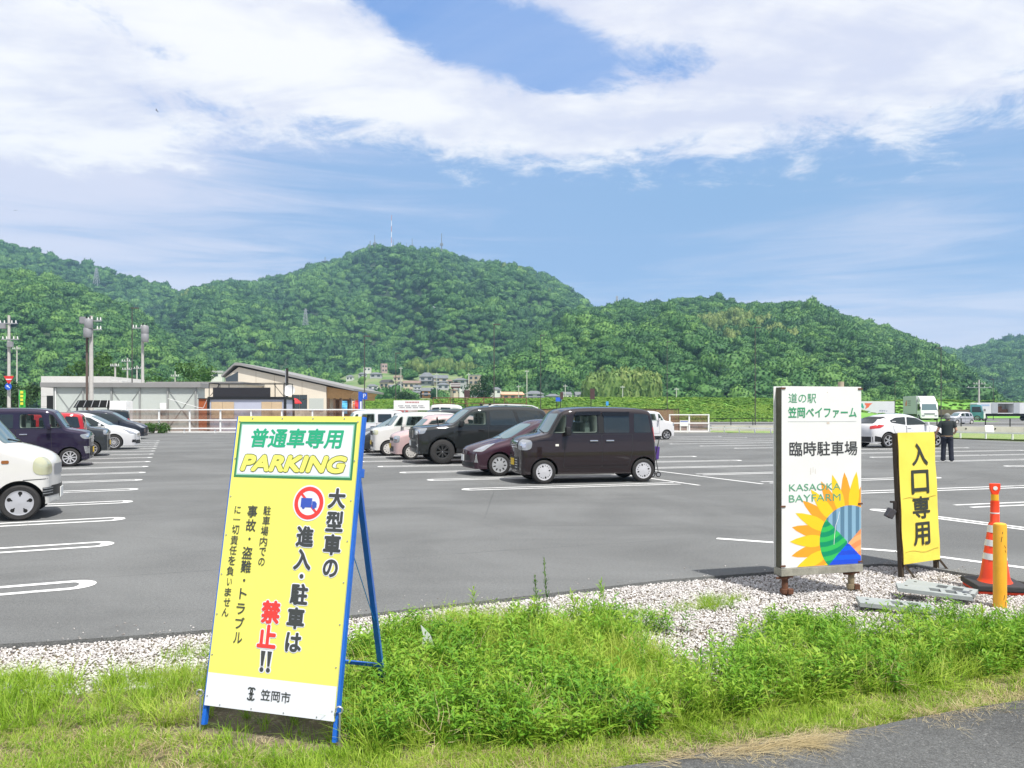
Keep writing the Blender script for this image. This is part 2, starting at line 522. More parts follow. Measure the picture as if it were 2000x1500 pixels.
# soil strip between the road and the car park
def verge_z(x, y):
    return -.045 + .05 * (fbm(x * .9 + 7, y * .9, 4, 21) - .5)
def build_verge():
    xs, ys = np.linspace(-9, 13, 120), np.linspace(1.2, 10.2, 60)
    X, Y = np.meshgrid(xs, ys)
    Z = verge_z(X, Y)
    vs = np.stack([X, Y, Z], -1).reshape(-1, 3)
    nx = len(xs)
    fs = [(j * nx + i, j * nx + i + 1, (j + 1) * nx + i + 1, (j + 1) * nx + i) for j in range(len(ys) - 1) for i in range(nx - 1)]
    m = MB().add(vs, fs)
    struct(m.build('verge', M_SOIL, smooth=60, fix=False))
build_verge()

# ------------------------------------------------------------------ painted bay lines
M_LINE = bpy.data.materials.new('worn_road_paint'); M_LINE.use_nodes = True
def _line():
    t = M_LINE.node_tree; n = NT(t); b = t.nodes['Principled BSDF']; o = n.n('ShaderNodeTexCoord').outputs['Object']
    w = n.math('ADD', n.math('MULTIPLY', n.noise(o, 2.2, 6, .7), .6), n.math('MULTIPLY', n.noise(o, 55, 3, .7), .4))
    t.links.new(n.mix(n.ramp(w, .50, .66), (.74, .74, .73), (.36, .36, .355)), b.inputs['Base Color']); b.inputs['Roughness'].default_value = .75
_line()
marks = MB()
def mark_strip(a, b, w=.1):
    a, b = Vector(a[:2]), Vector(b[:2])
    d = (b - a).normalized(); s = Vector((-d.y, d.x)) * w / 2
    marks.add([(a + s).to_3d(), (b + s).to_3d(), (b - s).to_3d(), (a - s).to_3d()], [(3, 2, 1, 0)])
def ubay(tip, ang, length, gap=.44, w=.095):
    """hairpin bay line: two long strokes joined by a round end at the tip"""
    d = Vector((math.cos(ang), math.sin(ang))); s = Vector((-d.y, d.x))
    tip = Vector(tip[:2]); r = gap / 2
    cen = tip - d * r                          # d points from the bay towards the tip
    out, inn = [], []
    N = 12
    for i in range(N + 1):
        q = -math.pi / 2 + math.pi * i / N
        out.append(cen + d * math.cos(q) * r + s * math.sin(q) * r)
        inn.append(cen + d * math.cos(q) * (r - w) * .55 + s * math.sin(q) * (r - w))
    o0, o1 = cen - s * r - d * length, cen + s * r - d * length
    i0, i1 = cen - s * (r - w) - d * length, cen + s * (r - w) - d * length
    out = [o0] + out + [o1]; inn = [i0] + inn + [i1]
    n = len(out)
    marks.add([p.to_3d() for p in out + inn], [(i, i + 1, n + i + 1, n + i) for i in range(n - 1)])
A_LEFT, A_RIGHT = R(24.5), R(16.0)
TIPDIR = Vector((-math.sin(R(23.8)), math.cos(R(23.8)), 0))
l0 = gp(188.8, 1139.2)
for k in range(0, 17):
    ubay(l0 + TIPDIR * 2.5 * k, A_LEFT, 5.2)
r0 = gp(901.6, 956.4)
for k in range(0, 14):
    ubay(r0 + TIPDIR * 2.5 * k, A_RIGHT + math.pi, 4.95)
b1 = gp(1353, 946.2)
mark_strip(b1 + TIPDIR * -.25, b1 + TIPDIR * 36, .09)
b2 = gp(1470, 943.2)
t2 = gp(1447.5, 899)
for k in range(-6, 11):
    ubay(t2 + TIPDIR * 2.5 * k, A_RIGHT, 4.9)
mark_strip(gp(1490, 945.5), gp(1490, 945.5) + TIPDIR * 40, .09)
t3 = gp(1965, 911)
for k in range(-3, 13):
    ubay(t3 + TIPDIR * 2.5 * k, A_RIGHT + math.pi, 5.0)
b3 = t3 + Vector((math.cos(A_RIGHT), math.sin(A_RIGHT), 0)) * 10.4
for k in range(-3, 12):
    ubay(b3 + TIPDIR * 2.5 * k, A_RIGHT, 4.9)
# entrance lines at the right
mark_strip(gp(1400, 1052), gp(1750, 1077), .11); mark_strip(gp(1750, 1077), gp(2060, 1117), .11)
ubay(gp(1702, 994.5), math.atan2((gp(1702, 994.5) - gp(2010, 1034)).y, (gp(1702, 994.5) - gp(2010, 1034)).x), 4.5, .30, .1)
marks.v = [(p[0], p[1], .004) for p in marks.v]
struct(marks.build('parking_markings', M_LINE))

# ------------------------------------------------------------------ scatter: one object, many small copies
def foliage_mat(name, dark, mid, light, transl=.35, rough=.6, objnoise=0.):
    m = bpy.data.materials.new(name); m.use_nodes = True
    t = m.node_tree; n = NT(t); out = t.nodes['Material Output']; b = t.nodes['Principled BSDF']
    a = n.n('ShaderNodeAttribute', attribute_type='INSTANCER', attribute_name='tint')
    g = n.n('ShaderNodeAttribute', attribute_type='GEOMETRY', attribute_name='tone')
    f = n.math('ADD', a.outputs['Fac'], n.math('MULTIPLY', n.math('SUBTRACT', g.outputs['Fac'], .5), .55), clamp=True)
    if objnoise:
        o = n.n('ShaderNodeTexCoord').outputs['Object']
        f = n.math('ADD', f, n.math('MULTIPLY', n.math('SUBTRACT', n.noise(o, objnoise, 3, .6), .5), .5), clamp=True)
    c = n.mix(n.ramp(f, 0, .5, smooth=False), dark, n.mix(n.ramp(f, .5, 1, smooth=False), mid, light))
    t.links.new(c, b.inputs['Base Color'])
    b.inputs['Roughness'].default_value = rough
    b.inputs['Specular IOR Level'].default_value = .3
    if transl:
        tr = n.n('ShaderNodeBsdfTranslucent'); t.links.new(c, tr.inputs[0])
        mx = n.n('ShaderNodeMixShader'); mx.inputs[0].default_value = transl
        t.links.new(b.outputs[0], mx.inputs[1]); t.links.new(tr.outputs[0], mx.inputs[2]); t.links.new(mx.outputs[0], out.inputs[0])
    return m

def proto_mesh(name, vs, fs, tone, material, smooth=False):
    me = bpy.data.meshes.new(name)
    me.from_pydata([tuple(p) for p in vs], [], fs)
    me.materials.append(material)
    at_ = me.attributes.new('tone', 'FLOAT', 'POINT')
    at_.data.foreach_set('value', np.asarray(tone, 'f'))
    if smooth: me.polygons.foreach_set('use_smooth', [True] * len(me.polygons))
    me.update()
    return me

def scatter(name, P, rot, scl, tint, protos):
    P = np.asarray(P, 'f'); n = len(P)
    me = bpy.data.meshes.new(name)
    me.vertices.add(n); me.vertices.foreach_set('co', P.reshape(-1))
    for nm, typ, val, key in (('rot', 'FLOAT_VECTOR', rot, 'vector'), ('scl', 'FLOAT_VECTOR', scl, 'vector'), ('tint', 'FLOAT', tint, 'value')):
        a = me.attributes.new(nm, typ, 'POINT'); a.data.foreach_set(key, np.asarray(val, 'f').reshape(-1))
    a = me.attributes.new('pick', 'INT', 'POINT'); a.data.foreach_set('value', NP.integers(0, len(protos), n).astype('i'))
    o = bpy.data.objects.new(name, me); COL.objects.link(o)
    c = bpy.data.collections.new(name + '_forms')
    for i, pm in enumerate(protos):
        c.objects.link(bpy.data.objects.new(f'{name}_form', pm))
    g = bpy.data.node_groups.new(name + '_scatter', 'GeometryNodeTree')
    g.interface.new_socket('Geometry', in_out='INPUT', socket_type='NodeSocketGeometry')
    g.interface.new_socket('Geometry', in_out='OUTPUT', socket_type='NodeSocketGeometry')
    L = g.links.new
    gi, go = g.nodes.new('NodeGroupInput'), g.nodes.new('NodeGroupOutput')
    ci = g.nodes.new('GeometryNodeCollectionInfo'); ci.inputs['Collection'].default_value = c
    ci.inputs['Separate Children'].default_value = True; ci.inputs['Reset Children'].default_value = True
    ip = g.nodes.new('GeometryNodeInstanceOnPoints')
    L(gi.outputs[0], ip.inputs['Points']); L(ci.outputs[0], ip.inputs['Instance'])
    ip.inputs['Pick Instance'].default_value = True
    def attr(nm, typ, sock):
        a = g.nodes.new('GeometryNodeInputNamedAttribute'); a.data_type = typ; a.inputs['Name'].default_value = nm
        L(a.outputs['Attribute'], ip.inputs[sock])
    attr('pick', 'INT', 'Instance Index'); attr('rot', 'FLOAT_VECTOR', 'Rotation'); attr('scl', 'FLOAT_VECTOR', 'Scale')
    L(ip.outputs[0], go.inputs[0])
    md = o.modifiers.new('scatter', 'NODES'); md.node_group = g
    return struct(o, 'stuff')

def ico(sub):
    bm = bmesh.new(); bmesh.ops.create_icosphere(bm, subdivisions=sub, radius=1)
    vs = np.array([v.co[:] for v in bm.verts]); fs = [tuple(v.index for v in f.verts) for f in bm.faces]
    bm.free()
    return vs, fs

def crown_proto(seed, material, tall=1.0, leaf=.105, nleaf=900, lobes=9):
    """one crown: lumpy mass of lobes with leaf sprays standing off it (unit size)"""
    r = np.random.default_rng(seed)
    cs = r.normal(0, 1, (lobes, 3)); cs /= np.linalg.norm(cs, axis=1)[:, None]
    cs[:, 2] = np.abs(cs[:, 2]) * 1.1 - .15
    cs *= r.uniform(.45, .72, lobes)[:, None]; rad = r.uniform(.34, .55, lobes)
    vs, fs = ico(3)
    d = vs / np.linalg.norm(vs, axis=1)[:, None]
    R_ = np.full(len(d), .45)
    for c, q in zip(cs, rad):
        b = d @ c; disc = b * b - (c @ c - q * q)
        hit = np.where(disc > 0, b + np.sqrt(np.maximum(disc, 0)), 0)
        R_ = np.maximum(R_, hit)
    R_ += (fbm(d[:, 0] * 5 + 3 * d[:, 2], d[:, 1] * 5 - 2 * d[:, 2], 3, seed) - .5) * .22
    P = d * R_[:, None]
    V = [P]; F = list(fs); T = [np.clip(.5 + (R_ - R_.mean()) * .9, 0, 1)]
    k = len(P)
    pick = r.integers(0, len(P), nleaf)
    for i in pick:
        n = d[i] + r.normal(0, .5, 3); n /= np.linalg.norm(n)
        u = np.cross(n, r.normal(0, 1, 3)); u /= np.linalg.norm(u); w = np.cross(n, u)
        s = leaf * r.uniform(.6, 1.3); c = P[i] * r.uniform(.97, 1.10)
        V.append(np.array([c - u * s - w * s * .5, c + u * s * .2 - w * s * .6, c + u * s, c - u * s * .1 + w * s * .7]) + r.normal(0, .015, (4, 3)))
        F.append((k, k + 1, k + 2, k + 3)); k += 4
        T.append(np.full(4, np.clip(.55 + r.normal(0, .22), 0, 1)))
    P = np.concatenate(V); P[:, 2] *= tall * .85
    return proto_mesh('crown', P, F, np.concatenate(T), material)

M_FOREST = foliage_mat('forest_leaves', (.017, .066, .020), (.056, .158, .034), (.145, .285, .055), .18)
M_BAMBOO = foliage_mat('bamboo_leaves', (.06, .125, .03), (.135, .225, .05), (.25, .32, .09), .2)
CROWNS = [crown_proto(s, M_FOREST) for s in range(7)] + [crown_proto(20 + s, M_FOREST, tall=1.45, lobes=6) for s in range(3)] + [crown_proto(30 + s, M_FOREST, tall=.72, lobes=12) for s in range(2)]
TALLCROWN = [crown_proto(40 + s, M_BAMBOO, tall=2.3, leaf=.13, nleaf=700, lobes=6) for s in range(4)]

# ------------------------------------------------------------------ hills
HILLS = {}
M_TERRACE = soil_mat('terrace_ground', (.085, .17, .04), (.20, .22, .11), .06, (.11, .21, .04))
def hill(name, sky, Zr, Zb, seed, spur=.17, spur_w=150., canopy=5., power=.95):
    sx, sy = np.array([p[0] for p in sky], float), np.array([p[1] for p in sky], float)
    def ridge(px):
        return np.maximum((HORIZON - np.interp(px, sx, sy)) / FOCAL * Zr + EYE - canopy, 0)
    def zfun(px, t):
        h = ridge(px)
        up = np.clip(t, 0, 1)
        s = up ** power
        rid = 1 - np.abs(2 * fbm(px / spur_w + t * .7 + seed, t * 1.3 + seed * 3.1, 3, seed) - 1) * 1.6
        fold = (rid - .35) * spur * h * np.sin(np.pi * np.clip(t, 0, 1)) ** .8
        back = np.where(t > 1, (t - 1) * 1.6, 0)
        return h * (s - back) + fold
    px = np.linspace(sx[0], sx[-1], 150); t = np.linspace(-.04, 1.35, 60)
    PX, T = np.meshgrid(px, t)
    Z = Zb + (Zr - Zb) * T
    V = np.stack([(PX - 1000) / FOCAL * Z, Z, zfun(PX, T) - .6], -1).reshape(-1, 3)
    nx = len(px)
    fs = [(j * nx + i, j * nx + i + 1, (j + 1) * nx + i + 1, (j + 1) * nx + i) for j in range(len(t) - 1) for i in range(nx - 1)]
    struct(MB().add(V, fs).build(name, M_TERRACE if name == 'village_hill' else M_HILLSOIL, smooth=180, fix=False))
    HILLS[name] = (zfun, Zr, Zb, sx[0], sx[-1])
def hill_z(name, X, Y):
    zf, Zr, Zb, a, b = HILLS[name]
    return zf(1000 + FOCAL * np.asarray(X) / np.asarray(Y), (np.asarray(Y) - Zb) / (Zr - Zb))
def forest(name, hname, step, size, seed, tlo=.0, keep=None, tint0=.42):
    zf, Zr, Zb, a, b = HILLS[hname]
    r = np.random.default_rng(seed)
    Y = np.arange(Zb + (Zr - Zb) * tlo, Zr * 1.02 + 20, step)
    P = []
    lo, hi = max(a, -90), min(b, 2090)
    for y in Y:
        X = np.arange((lo - 1000) / FOCAL * y, (hi - 1000) / FOCAL * y, step)
        P.append(np.stack([X, np.full(len(X), y)], -1))
    P = np.concatenate(P) + r.uniform(-.48, .48, (sum(map(len, P)), 2)) * step
    px = 1000 + FOCAL * P[:, 0] / P[:, 1]; t = (P[:, 1] - Zb) / (Zr - Zb)
    z = zf(px, t)
    ok = (z > 1.0) & (t < 1.06)
    if keep is not None: ok &= keep(px, HORIZON - (z - EYE) / P[:, 1] * FOCAL, r)
    P, z, px = P[ok], z[ok], px[ok]
    n = len(P)
    s = size * np.clip(r.lognormal(-.10, .30, n), .45, 1.75) * (.8 + .4 * fbm(P[:, 0] / 40, P[:, 1] / 40, 2, seed))
    tint = tint0 + (fbm(P[:, 0] / 70, P[:, 1] / 70, 3, seed + 5) - .5) * .75 + r.normal(0, .19, n)
    pos = np.stack([P[:, 0], P[:, 1], z + s * .35], -1)
    rot = np.stack([r.normal(0, .10, n), r.normal(0, .10, n), r.uniform(0, 6.28, n)], -1)
    scl = np.stack([s * r.uniform(.85, 1.2, n), s * r.uniform(.85, 1.2, n), s * r.uniform(.75, 1.25, n)], -1)
    return scatter(name, pos, rot, scl, np.clip(tint, 0, 1), CROWNS)

hill('far_ridge_hill', [(-260, 400), (-100, 446), (0, 470), (40, 480), (90, 500), (130, 513), (180, 521), (230, 536), (280, 546), (320, 556), (345, 572), (400, 606), (480, 660), (560, 720)], 1150, 700, 3)
hill('antenna_hill', [(150, 700), (250, 640), (320, 595), (350, 572), (400, 558), (470, 555), (540, 546), (590, 531), (640, 515), (700, 494), (745, 487), (800, 488), (830, 493), (880, 499), (940, 510), (1000, 519), (1030, 526), (1070, 546), (1100, 566), (1140, 596), (1200, 630), (1300, 690), (1420, 760)], 1250, 520, 7, spur=.20)
hill('wooded_spur_hill', [(-300, 500), (-100, 524), (0, 530), (60, 534), (120, 552), (180, 572), (230, 592), (280, 618), (330, 652), (380, 686), (430, 715), (520, 760)], 640, 330, 12, spur_w=120)
hill('long_wooded_hill', [(840, 780), (900, 735), (960, 690), (1000, 660), (1050, 636), (1100, 618), (1150, 603), (1180, 600), (1250, 594), (1310, 587), (1350, 581), (1400, 582), (1430, 592), (1460, 594), (1500, 599), (1550, 592), (1580, 594), (1620, 607), (1700, 632), (1760, 652), (1800, 674), (1850, 693), (1890, 722), (1925, 765), (1960, 790)], 720, 290, 19, spur_w=130)
hill('distant_hill', [(1700, 730), (1800, 702), (1845, 690), (1880, 688), (1920, 679), (1960, 669), (2000, 661), (2100, 634), (2300, 600)], 1350, 640, 25)
hill('village_hill', [(560, 780), (620, 745), (680, 722), (730, 716), (800, 720), (860, 716), (920, 722), (980, 740), (1060, 772), (1120, 785)], 500, 265, 31, spur=.06, canopy=3.)

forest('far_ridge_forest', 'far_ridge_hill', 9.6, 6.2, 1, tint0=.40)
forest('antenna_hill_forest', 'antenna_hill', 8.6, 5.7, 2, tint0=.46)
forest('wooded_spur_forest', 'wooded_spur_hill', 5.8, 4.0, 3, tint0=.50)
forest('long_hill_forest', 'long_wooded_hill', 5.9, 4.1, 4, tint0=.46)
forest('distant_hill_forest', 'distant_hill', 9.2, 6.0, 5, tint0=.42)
def stand(name, hname, boxes, n, size, seed, protos, tint0):
    """a distinct patch of trees on a hill: boxes are (column, depth, radii)"""
    r = np.random.default_rng(seed); P = []
    for (cx, cy, rx, ry, cnt) in boxes:
        a = r.uniform(0, 6.28, cnt); q = np.sqrt(r.uniform(0, 1, cnt))
        P.append(np.stack([cx + np.cos(a) * q * rx, cy + np.sin(a) * q * ry], -1))
    P = np.concatenate(P); z = hill_z(hname, P[:, 0], P[:, 1]) if hname else np.full(len(P), 3.6)
    z = np.maximum(z, 0)
    k = len(P); s = size * r.uniform(.7, 1.25, k)
    return scatter(name, np.stack([P[:, 0], P[:, 1], z + s * 1.0], -1), np.stack([r.normal(0, .08, k), r.normal(0, .08, k), r.uniform(0, 6.28, k)], -1),
                   np.stack([s, s, s * r.uniform(.8, 1.2, k)], -1), np.clip(tint0 + r.normal(0, .2, k), 0, 1), protos)
# bamboo groves: a tall one at the foot of the long hill, yellow patches higher up
def at_hill(hname, px, t):
    zf, Zr, Zb, a, b = HILLS[hname]; Y = Zb + (Zr - Zb) * t
    return ((px - 1000) / FOCAL * Y, Y)
gx, gy = at_hill('long_wooded_hill', 1215, -.02)
stand('bamboo_grove', None, [(gx, gy, 12, 5, 110)], 0, 3.7, 7, TALLCROWN, .52)
p1, p2, p3 = at_hill('long_wooded_hill', 1400, .62), at_hill('long_wooded_hill', 1450, .55), at_hill('long_wooded_hill', 1300, .60)
stand('yellow_bamboo_patch', 'long_wooded_hill', [(*p1, 18, 18, 46), (*p2, 20, 14, 34), (*at_hill('long_wooded_hill', 1480, .42), 22, 20, 26)], 0, 3.4, 8, TALLCROWN, .72)
stand('bamboo_clearing', 'antenna_hill', [(*at_hill('antenna_hill', 372, .58), 26, 26, 36), (*at_hill('antenna_hill', 1020, .66), 36, 40, 26)], 0, 4.0, 9, TALLCROWN, .62)
stand('hillside_bamboo', 'village_hill', [(*at_hill('village_hill', 855, 1.02), 26, 14, 46), (*at_hill('village_hill', 900, .98), 20, 12, 30)], 0, 2.6, 10, TALLCROWN, .48)

# ------------------------------------------------------------------ cars
def chaikin(P, it=2):
    P = [np.array(p, float) for p in P]
    for _ in range(it):
        Q = [P[0]]
        for a, b in zip(P, P[1:]):
            Q += [a * .75 + b * .25, a * .25 + b * .75]
        P = Q + [P[-1]]
    return np.array(P)
def resample(P, step):
    d = np.r_[0, np.cumsum(np.linalg.norm(np.diff(P, axis=0), axis=1))]
    n = max(2, int(d[-1] / step))
    s = np.linspace(0, d[-1], n + 1)
    return np.stack([np.interp(s, d, P[:, 0]), np.interp(s, d, P[:, 1])], -1)

class CarBody:
    def __init__(self, sp):
        self.sp = sp
        L, W, Hh = sp['L'], sp['W'], sp['H']
        P = resample(chaikin(sp['prof'], 2), .05)
        x = P[:, 0].copy()
        for i in range(1, len(x)): x[i] = min(x[i], x[i - 1] - 2e-4)
        P[:, 0] = x
        self.P = P
        zb = sp.get('zb', .20)
        K = 22
        g = np.sin(np.pi / 2 * np.arange(K + 1) / K)
        nrm = np.gradient(P, axis=0); nrm = np.stack([-nrm[:, 1], nrm[:, 0]], -1); nrm /= np.linalg.norm(nrm, axis=1)[:, None] + 1e-9
        nrm = -nrm if nrm[len(P) // 2, 1] < 0 else nrm
        zt = np.maximum(P[:, 1], zb + .02)
        X = np.repeat(P[:, 0][:, None], K + 1, 1)
        Zs = zb + (zt[:, None] - zb) * g[None, :]
        Y = self.half(X, Zs)
        M = 10
        s = np.linspace(1, -1, M + 1)[1:-1]
        bow = np.abs(nrm[:, 0]) * np.where(nrm[:, 0] > 0, sp.get('bow_f', .10), sp.get('bow_r', .06)) + np.abs(nrm[:, 1]) * sp.get('crown', .035)
        ring = []
        vs = []
        for j in range(len(P)):
            col = [(X[j, k], Y[j, k], Zs[j, k]) for k in range(K + 1)]
            ye = Y[j, K]
            for q in s:
                o = bow[j] * (1 - q * q)
                col.append((P[j, 0] + nrm[j, 0] * o, ye * q, zt[j] + nrm[j, 1] * o))
            col += [(X[j, k], -Y[j, k], Zs[j, k]) for k in range(K, -1, -1)]
            vs += col; n = len(col)
        fs = []
        N = len(P)
        for j in range(N - 1):
            for k in range(n):
                k2 = (k + 1) % n
                fs.append((j * n + k, j * n + k2, (j + 1) * n + k2, (j + 1) * n + k))
        fs.append(tuple(range(n - 1, -1, -1))); fs.append(tuple((N - 1) * n + k for k in range(n)))
        self.vs, self.fs = vs, fs
        bm = bmesh.new()
        bv = [bm.verts.new(v) for v in vs]
        for f in fs: bm.faces.new([bv[i] for i in f])
        bmesh.ops.recalc_face_normals(bm, faces=bm.faces)
        bmesh.ops.triangulate(bm, faces=[f for f in bm.faces if len(f.verts) > 4])
        self.bvh = BVHTree.FromBMesh(bm)
        self.bm = bm
    def half(self, X, Z):
        sp = self.sp; W = sp['W'] / 2; L = sp['L'] / 2; belt, Hh = sp['belt'], sp['H']
        zl = sp.get('zb', .2)
        low = 1 - .045 * np.clip((.55 - Z) / .4, 0, 1) ** 1.5
        mid = 1 - sp.get('shoulder', .03) * np.clip((Z - .62) / (belt - .6), 0, 1) ** 2
        up = np.clip((Z - belt) / (Hh - belt), 0, 1)
        tum = 1 - sp.get('tumble', .12) * up ** 1.15
        pl = sp.get('plan', .10)
        plan = 1 - pl * np.clip((np.abs(X) - (L - .85)) / .85, 0, 1) ** 2.4
        w = W * low * mid * tum * plan
        # rounding along the silhouette
        r = sp.get('edge', .11)
        A, B = self.P[:-1], self.P[1:]
        Q = np.stack([X, Z], -1).reshape(-1, 2)
        D = np.full(len(Q), 9.)
        for a, b in zip(A, B):
            ab = b - a; t = np.clip(((Q - a) @ ab) / (ab @ ab + 1e-12), 0, 1)
            D = np.minimum(D, np.linalg.norm(Q - a - t[:, None] * ab, axis=1))
        D = D.reshape(X.shape)
        q = 1 - np.clip(D / r, 0, 1)
        return w - r * (1 - np.sqrt(np.maximum(1 - q * q, 0)))
    def decal(self, mb, pts, d, off=.004, nc=16, nr=8, mi=0, rd=0.):
        """a patch on the body: polygon corner points (near the surface) pushed onto it along direction d"""
        d = Vector(d).normalized(); up = Vector((0, 0, 1)); b = (up - d * up.dot(d)).normalized(); a = b.cross(d)
        pts = [Vector(p) for p in pts]
        q = np.array([(p.dot(a), p.dot(b)) for p in pts]); base = sum((p.dot(d) for p in pts)) / len(pts)
        if rd: q = np.array(round_poly([tuple(t) for t in q], rd, 5))
        us = np.unique(np.r_[np.linspace(q[:, 0].min() + 1e-5, q[:, 0].max() - 1e-5, nc + 1), np.clip(q[:, 0], q[:, 0].min() + 1e-5, q[:, 0].max() - 1e-5)])
        grid = []
        for u in us:
            hit = []
            for i in range(len(q)):
                p0, p1 = q[i], q[(i + 1) % len(q)]
                if (p0[0] - u) * (p1[0] - u) <= 0 and p0[0] != p1[0]:
                    hit.append(p0[1] + (p1[1] - p0[1]) * (u - p0[0]) / (p1[0] - p0[0]))
            if len(hit) < 2: continue
            lo, hi = min(hit), max(hit)
            col = []
            for k in range(nr + 1):
                v = lo + (hi - lo) * k / nr
                o = a * float(u) + b * float(v) + d * (base - 4)
                loc, nn, _, _ = self.bvh.ray_cast(o, d)
                if loc is None: col.append(None); continue
                if nn.dot(d) > 0: nn = -nn
                col.append(loc + nn * off)
            grid.append(col)
        vs, fs, idx = [], [], {}
        for i, c in enumerate(grid):
            for k, p in enumerate(c):
                if p is not None: idx[i, k] = len(vs); vs.append(p)
        for i in range(len(grid) - 1):
            for k in range(nr):
                t = [(i, k), (i + 1, k), (i + 1, k + 1), (i, k + 1)]
                if all(x in idx for x in t) and (vs[idx[t[0]]] - vs[idx[t[2]]]).length < .6: fs.append([idx[x] for x in t])
        mb.add(vs, fs, mi)
    def surf_y(self, x, z):
        loc, n, _, _ = self.bvh.ray_cast(Vector((x, 4, z)), Vector((0, -1, 0)))
        return loc.y if loc else self.sp['W'] / 2
    def front_x(self, y, z, s=1):
        loc, n, _, _ = self.bvh.ray_cast(Vector((5 * s, y, z)), Vector((-s, 0, 0)))
        return loc.x if loc else s * self.sp['L'] / 2

def round_poly(P, r, seg=3):
    out = []
    n = len(P)
    for i in range(n):
        a, b, c = np.array(P[i - 1], float), np.array(P[i], float), np.array(P[(i + 1) % n], float)
        u, v = a - b, c - b
        k = min(r, np.linalg.norm(u) * .45, np.linalg.norm(v) * .45)
        p0, p1 = b + u / np.linalg.norm(u) * k, b + v / np.linalg.norm(v) * k
        for t in np.linspace(0, 1, seg + 1):
            out.append(tuple((1 - t) ** 2 * p0 + 2 * t * (1 - t) * b + t * t * p1))
    return out

def clip_low(P, z):
    """the part of a door outline below the window sill"""
    out = []
    for i in range(len(P)):
        a, b = P[i - 1], P[i]
        if (a[1] <= z) != (b[1] <= z):
            t = (z - a[1]) / (b[1] - a[1]); out.append((a[0] + (b[0] - a[0]) * t, z))
        if b[1] <= z: out.append(b)
    return out

RIMS = {}
def make_wheel(parent, x, y, r, side, style, width=.17):
    """tyre as the wheel part, rim (and hub) beneath it; side +1 faces +y"""
    T = Matrix.Translation((x, y, r)) @ Matrix.Rotation(R(-90) * side, 4, 'X')
    key = (round(r, 3), str(style[:3]), style[-1].name, side)
    if key not in RIMS:
        rr = r * (.70 if style[0] != 'offroad' else .56)
        hw = width / 2
        tp = [(rr - .005, -hw), (r * .90, -hw), (r * .975, -hw * .82), (r, -hw * .45), (r, hw * .45), (r * .975, hw * .82), (r * .90, hw), (rr * 1.03, hw * .96), (rr, hw * .80)]
        t = MB().lathe(tp, None, 40); tw = t.build('wheel', M_RUBBER, None, smooth=40)
        rim = MB()
        rim.lathe([(0, hw * .25), (rr * .97, hw * .25), (rr, hw * .6)], None, 36, 1)                       # dark bowl
        rim.lathe([(rr * .88, hw * .62), (rr * .90, hw * .86), (rr * .985, hw * .90), (rr * 1.0, hw * .70), (rr * .99, hw * .2)], None, 36, 0)
        kind, n = style[0], style[1]
        if kind in ('spokes', 'offroad'):
            w = style[2] * r
            rim.lathe([(0, hw * .80), (rr * .20, hw * .78), (rr * .24, hw * .45)], None, 20, 0)
            rim.lathe([(0, hw * .86), (rr * .11, hw * .84), (rr * .115, hw * .75)], None, 16, 2)
            for i in range(n):
                for off in style[3]:
                    q = 2 * math.pi * i / n + off
                    c, s = math.cos(q), math.sin(q)
                    p0 = Vector((c * rr * .16, s * rr * .16, hw * .66)); p1 = Vector((c * rr * .93, s * rr * .93, hw * .74))
                    rim.bar(p0, p1, w, hw * .28, 0, up=(0, 0, 1))
        else:                                                                                             # pressed cap with openings
            rim.lathe([(0, hw * .98), (rr * .25, hw * .97), (rr * .55, hw * .88), (rr * .90, hw * .84)], None, 36, 0)
            for i in range(n):
                q = 2 * math.pi * i / n + .25
                for dq, rad, a, b in style[2]:
                    cx, cy = rr * rad * math.cos(q + dq), rr * rad * math.sin(q + dq)
                    e = []
                    for k in range(10):
                        p = 2 * math.pi * k / 10
                        u, v = a * rr * math.cos(p), b * rr * math.sin(p)
                        e.append((cx + u * math.cos(q + dq) - v * math.sin(q + dq), cy + u * math.sin(q + dq) + v * math.cos(q + dq)))
                    rim.prism(e, Matrix.Identity(4), hw * .80, hw * (.925 if rad < .62 else .885), 1)
            rim.lathe([(0, hw * 1.0), (rr * .10, hw * .99), (rr * .12, hw * .9)], None, 16, 0)
        ro = rim.build('rim', [style[-1], M_DARK, M_CHROME], None, smooth=35)
        RIMS[key] = (tw.data, ro.data)
        bpy.data.objects.remove(tw); bpy.data.objects.remove(ro)
    dt, dr = RIMS[key]
    w = bpy.data.objects.new('wheel', dt); COL.objects.link(w); w.parent = parent; w.matrix_local = T
    q = bpy.data.objects.new('rim', dr); COL.objects.link(q); q.parent = w
    return w

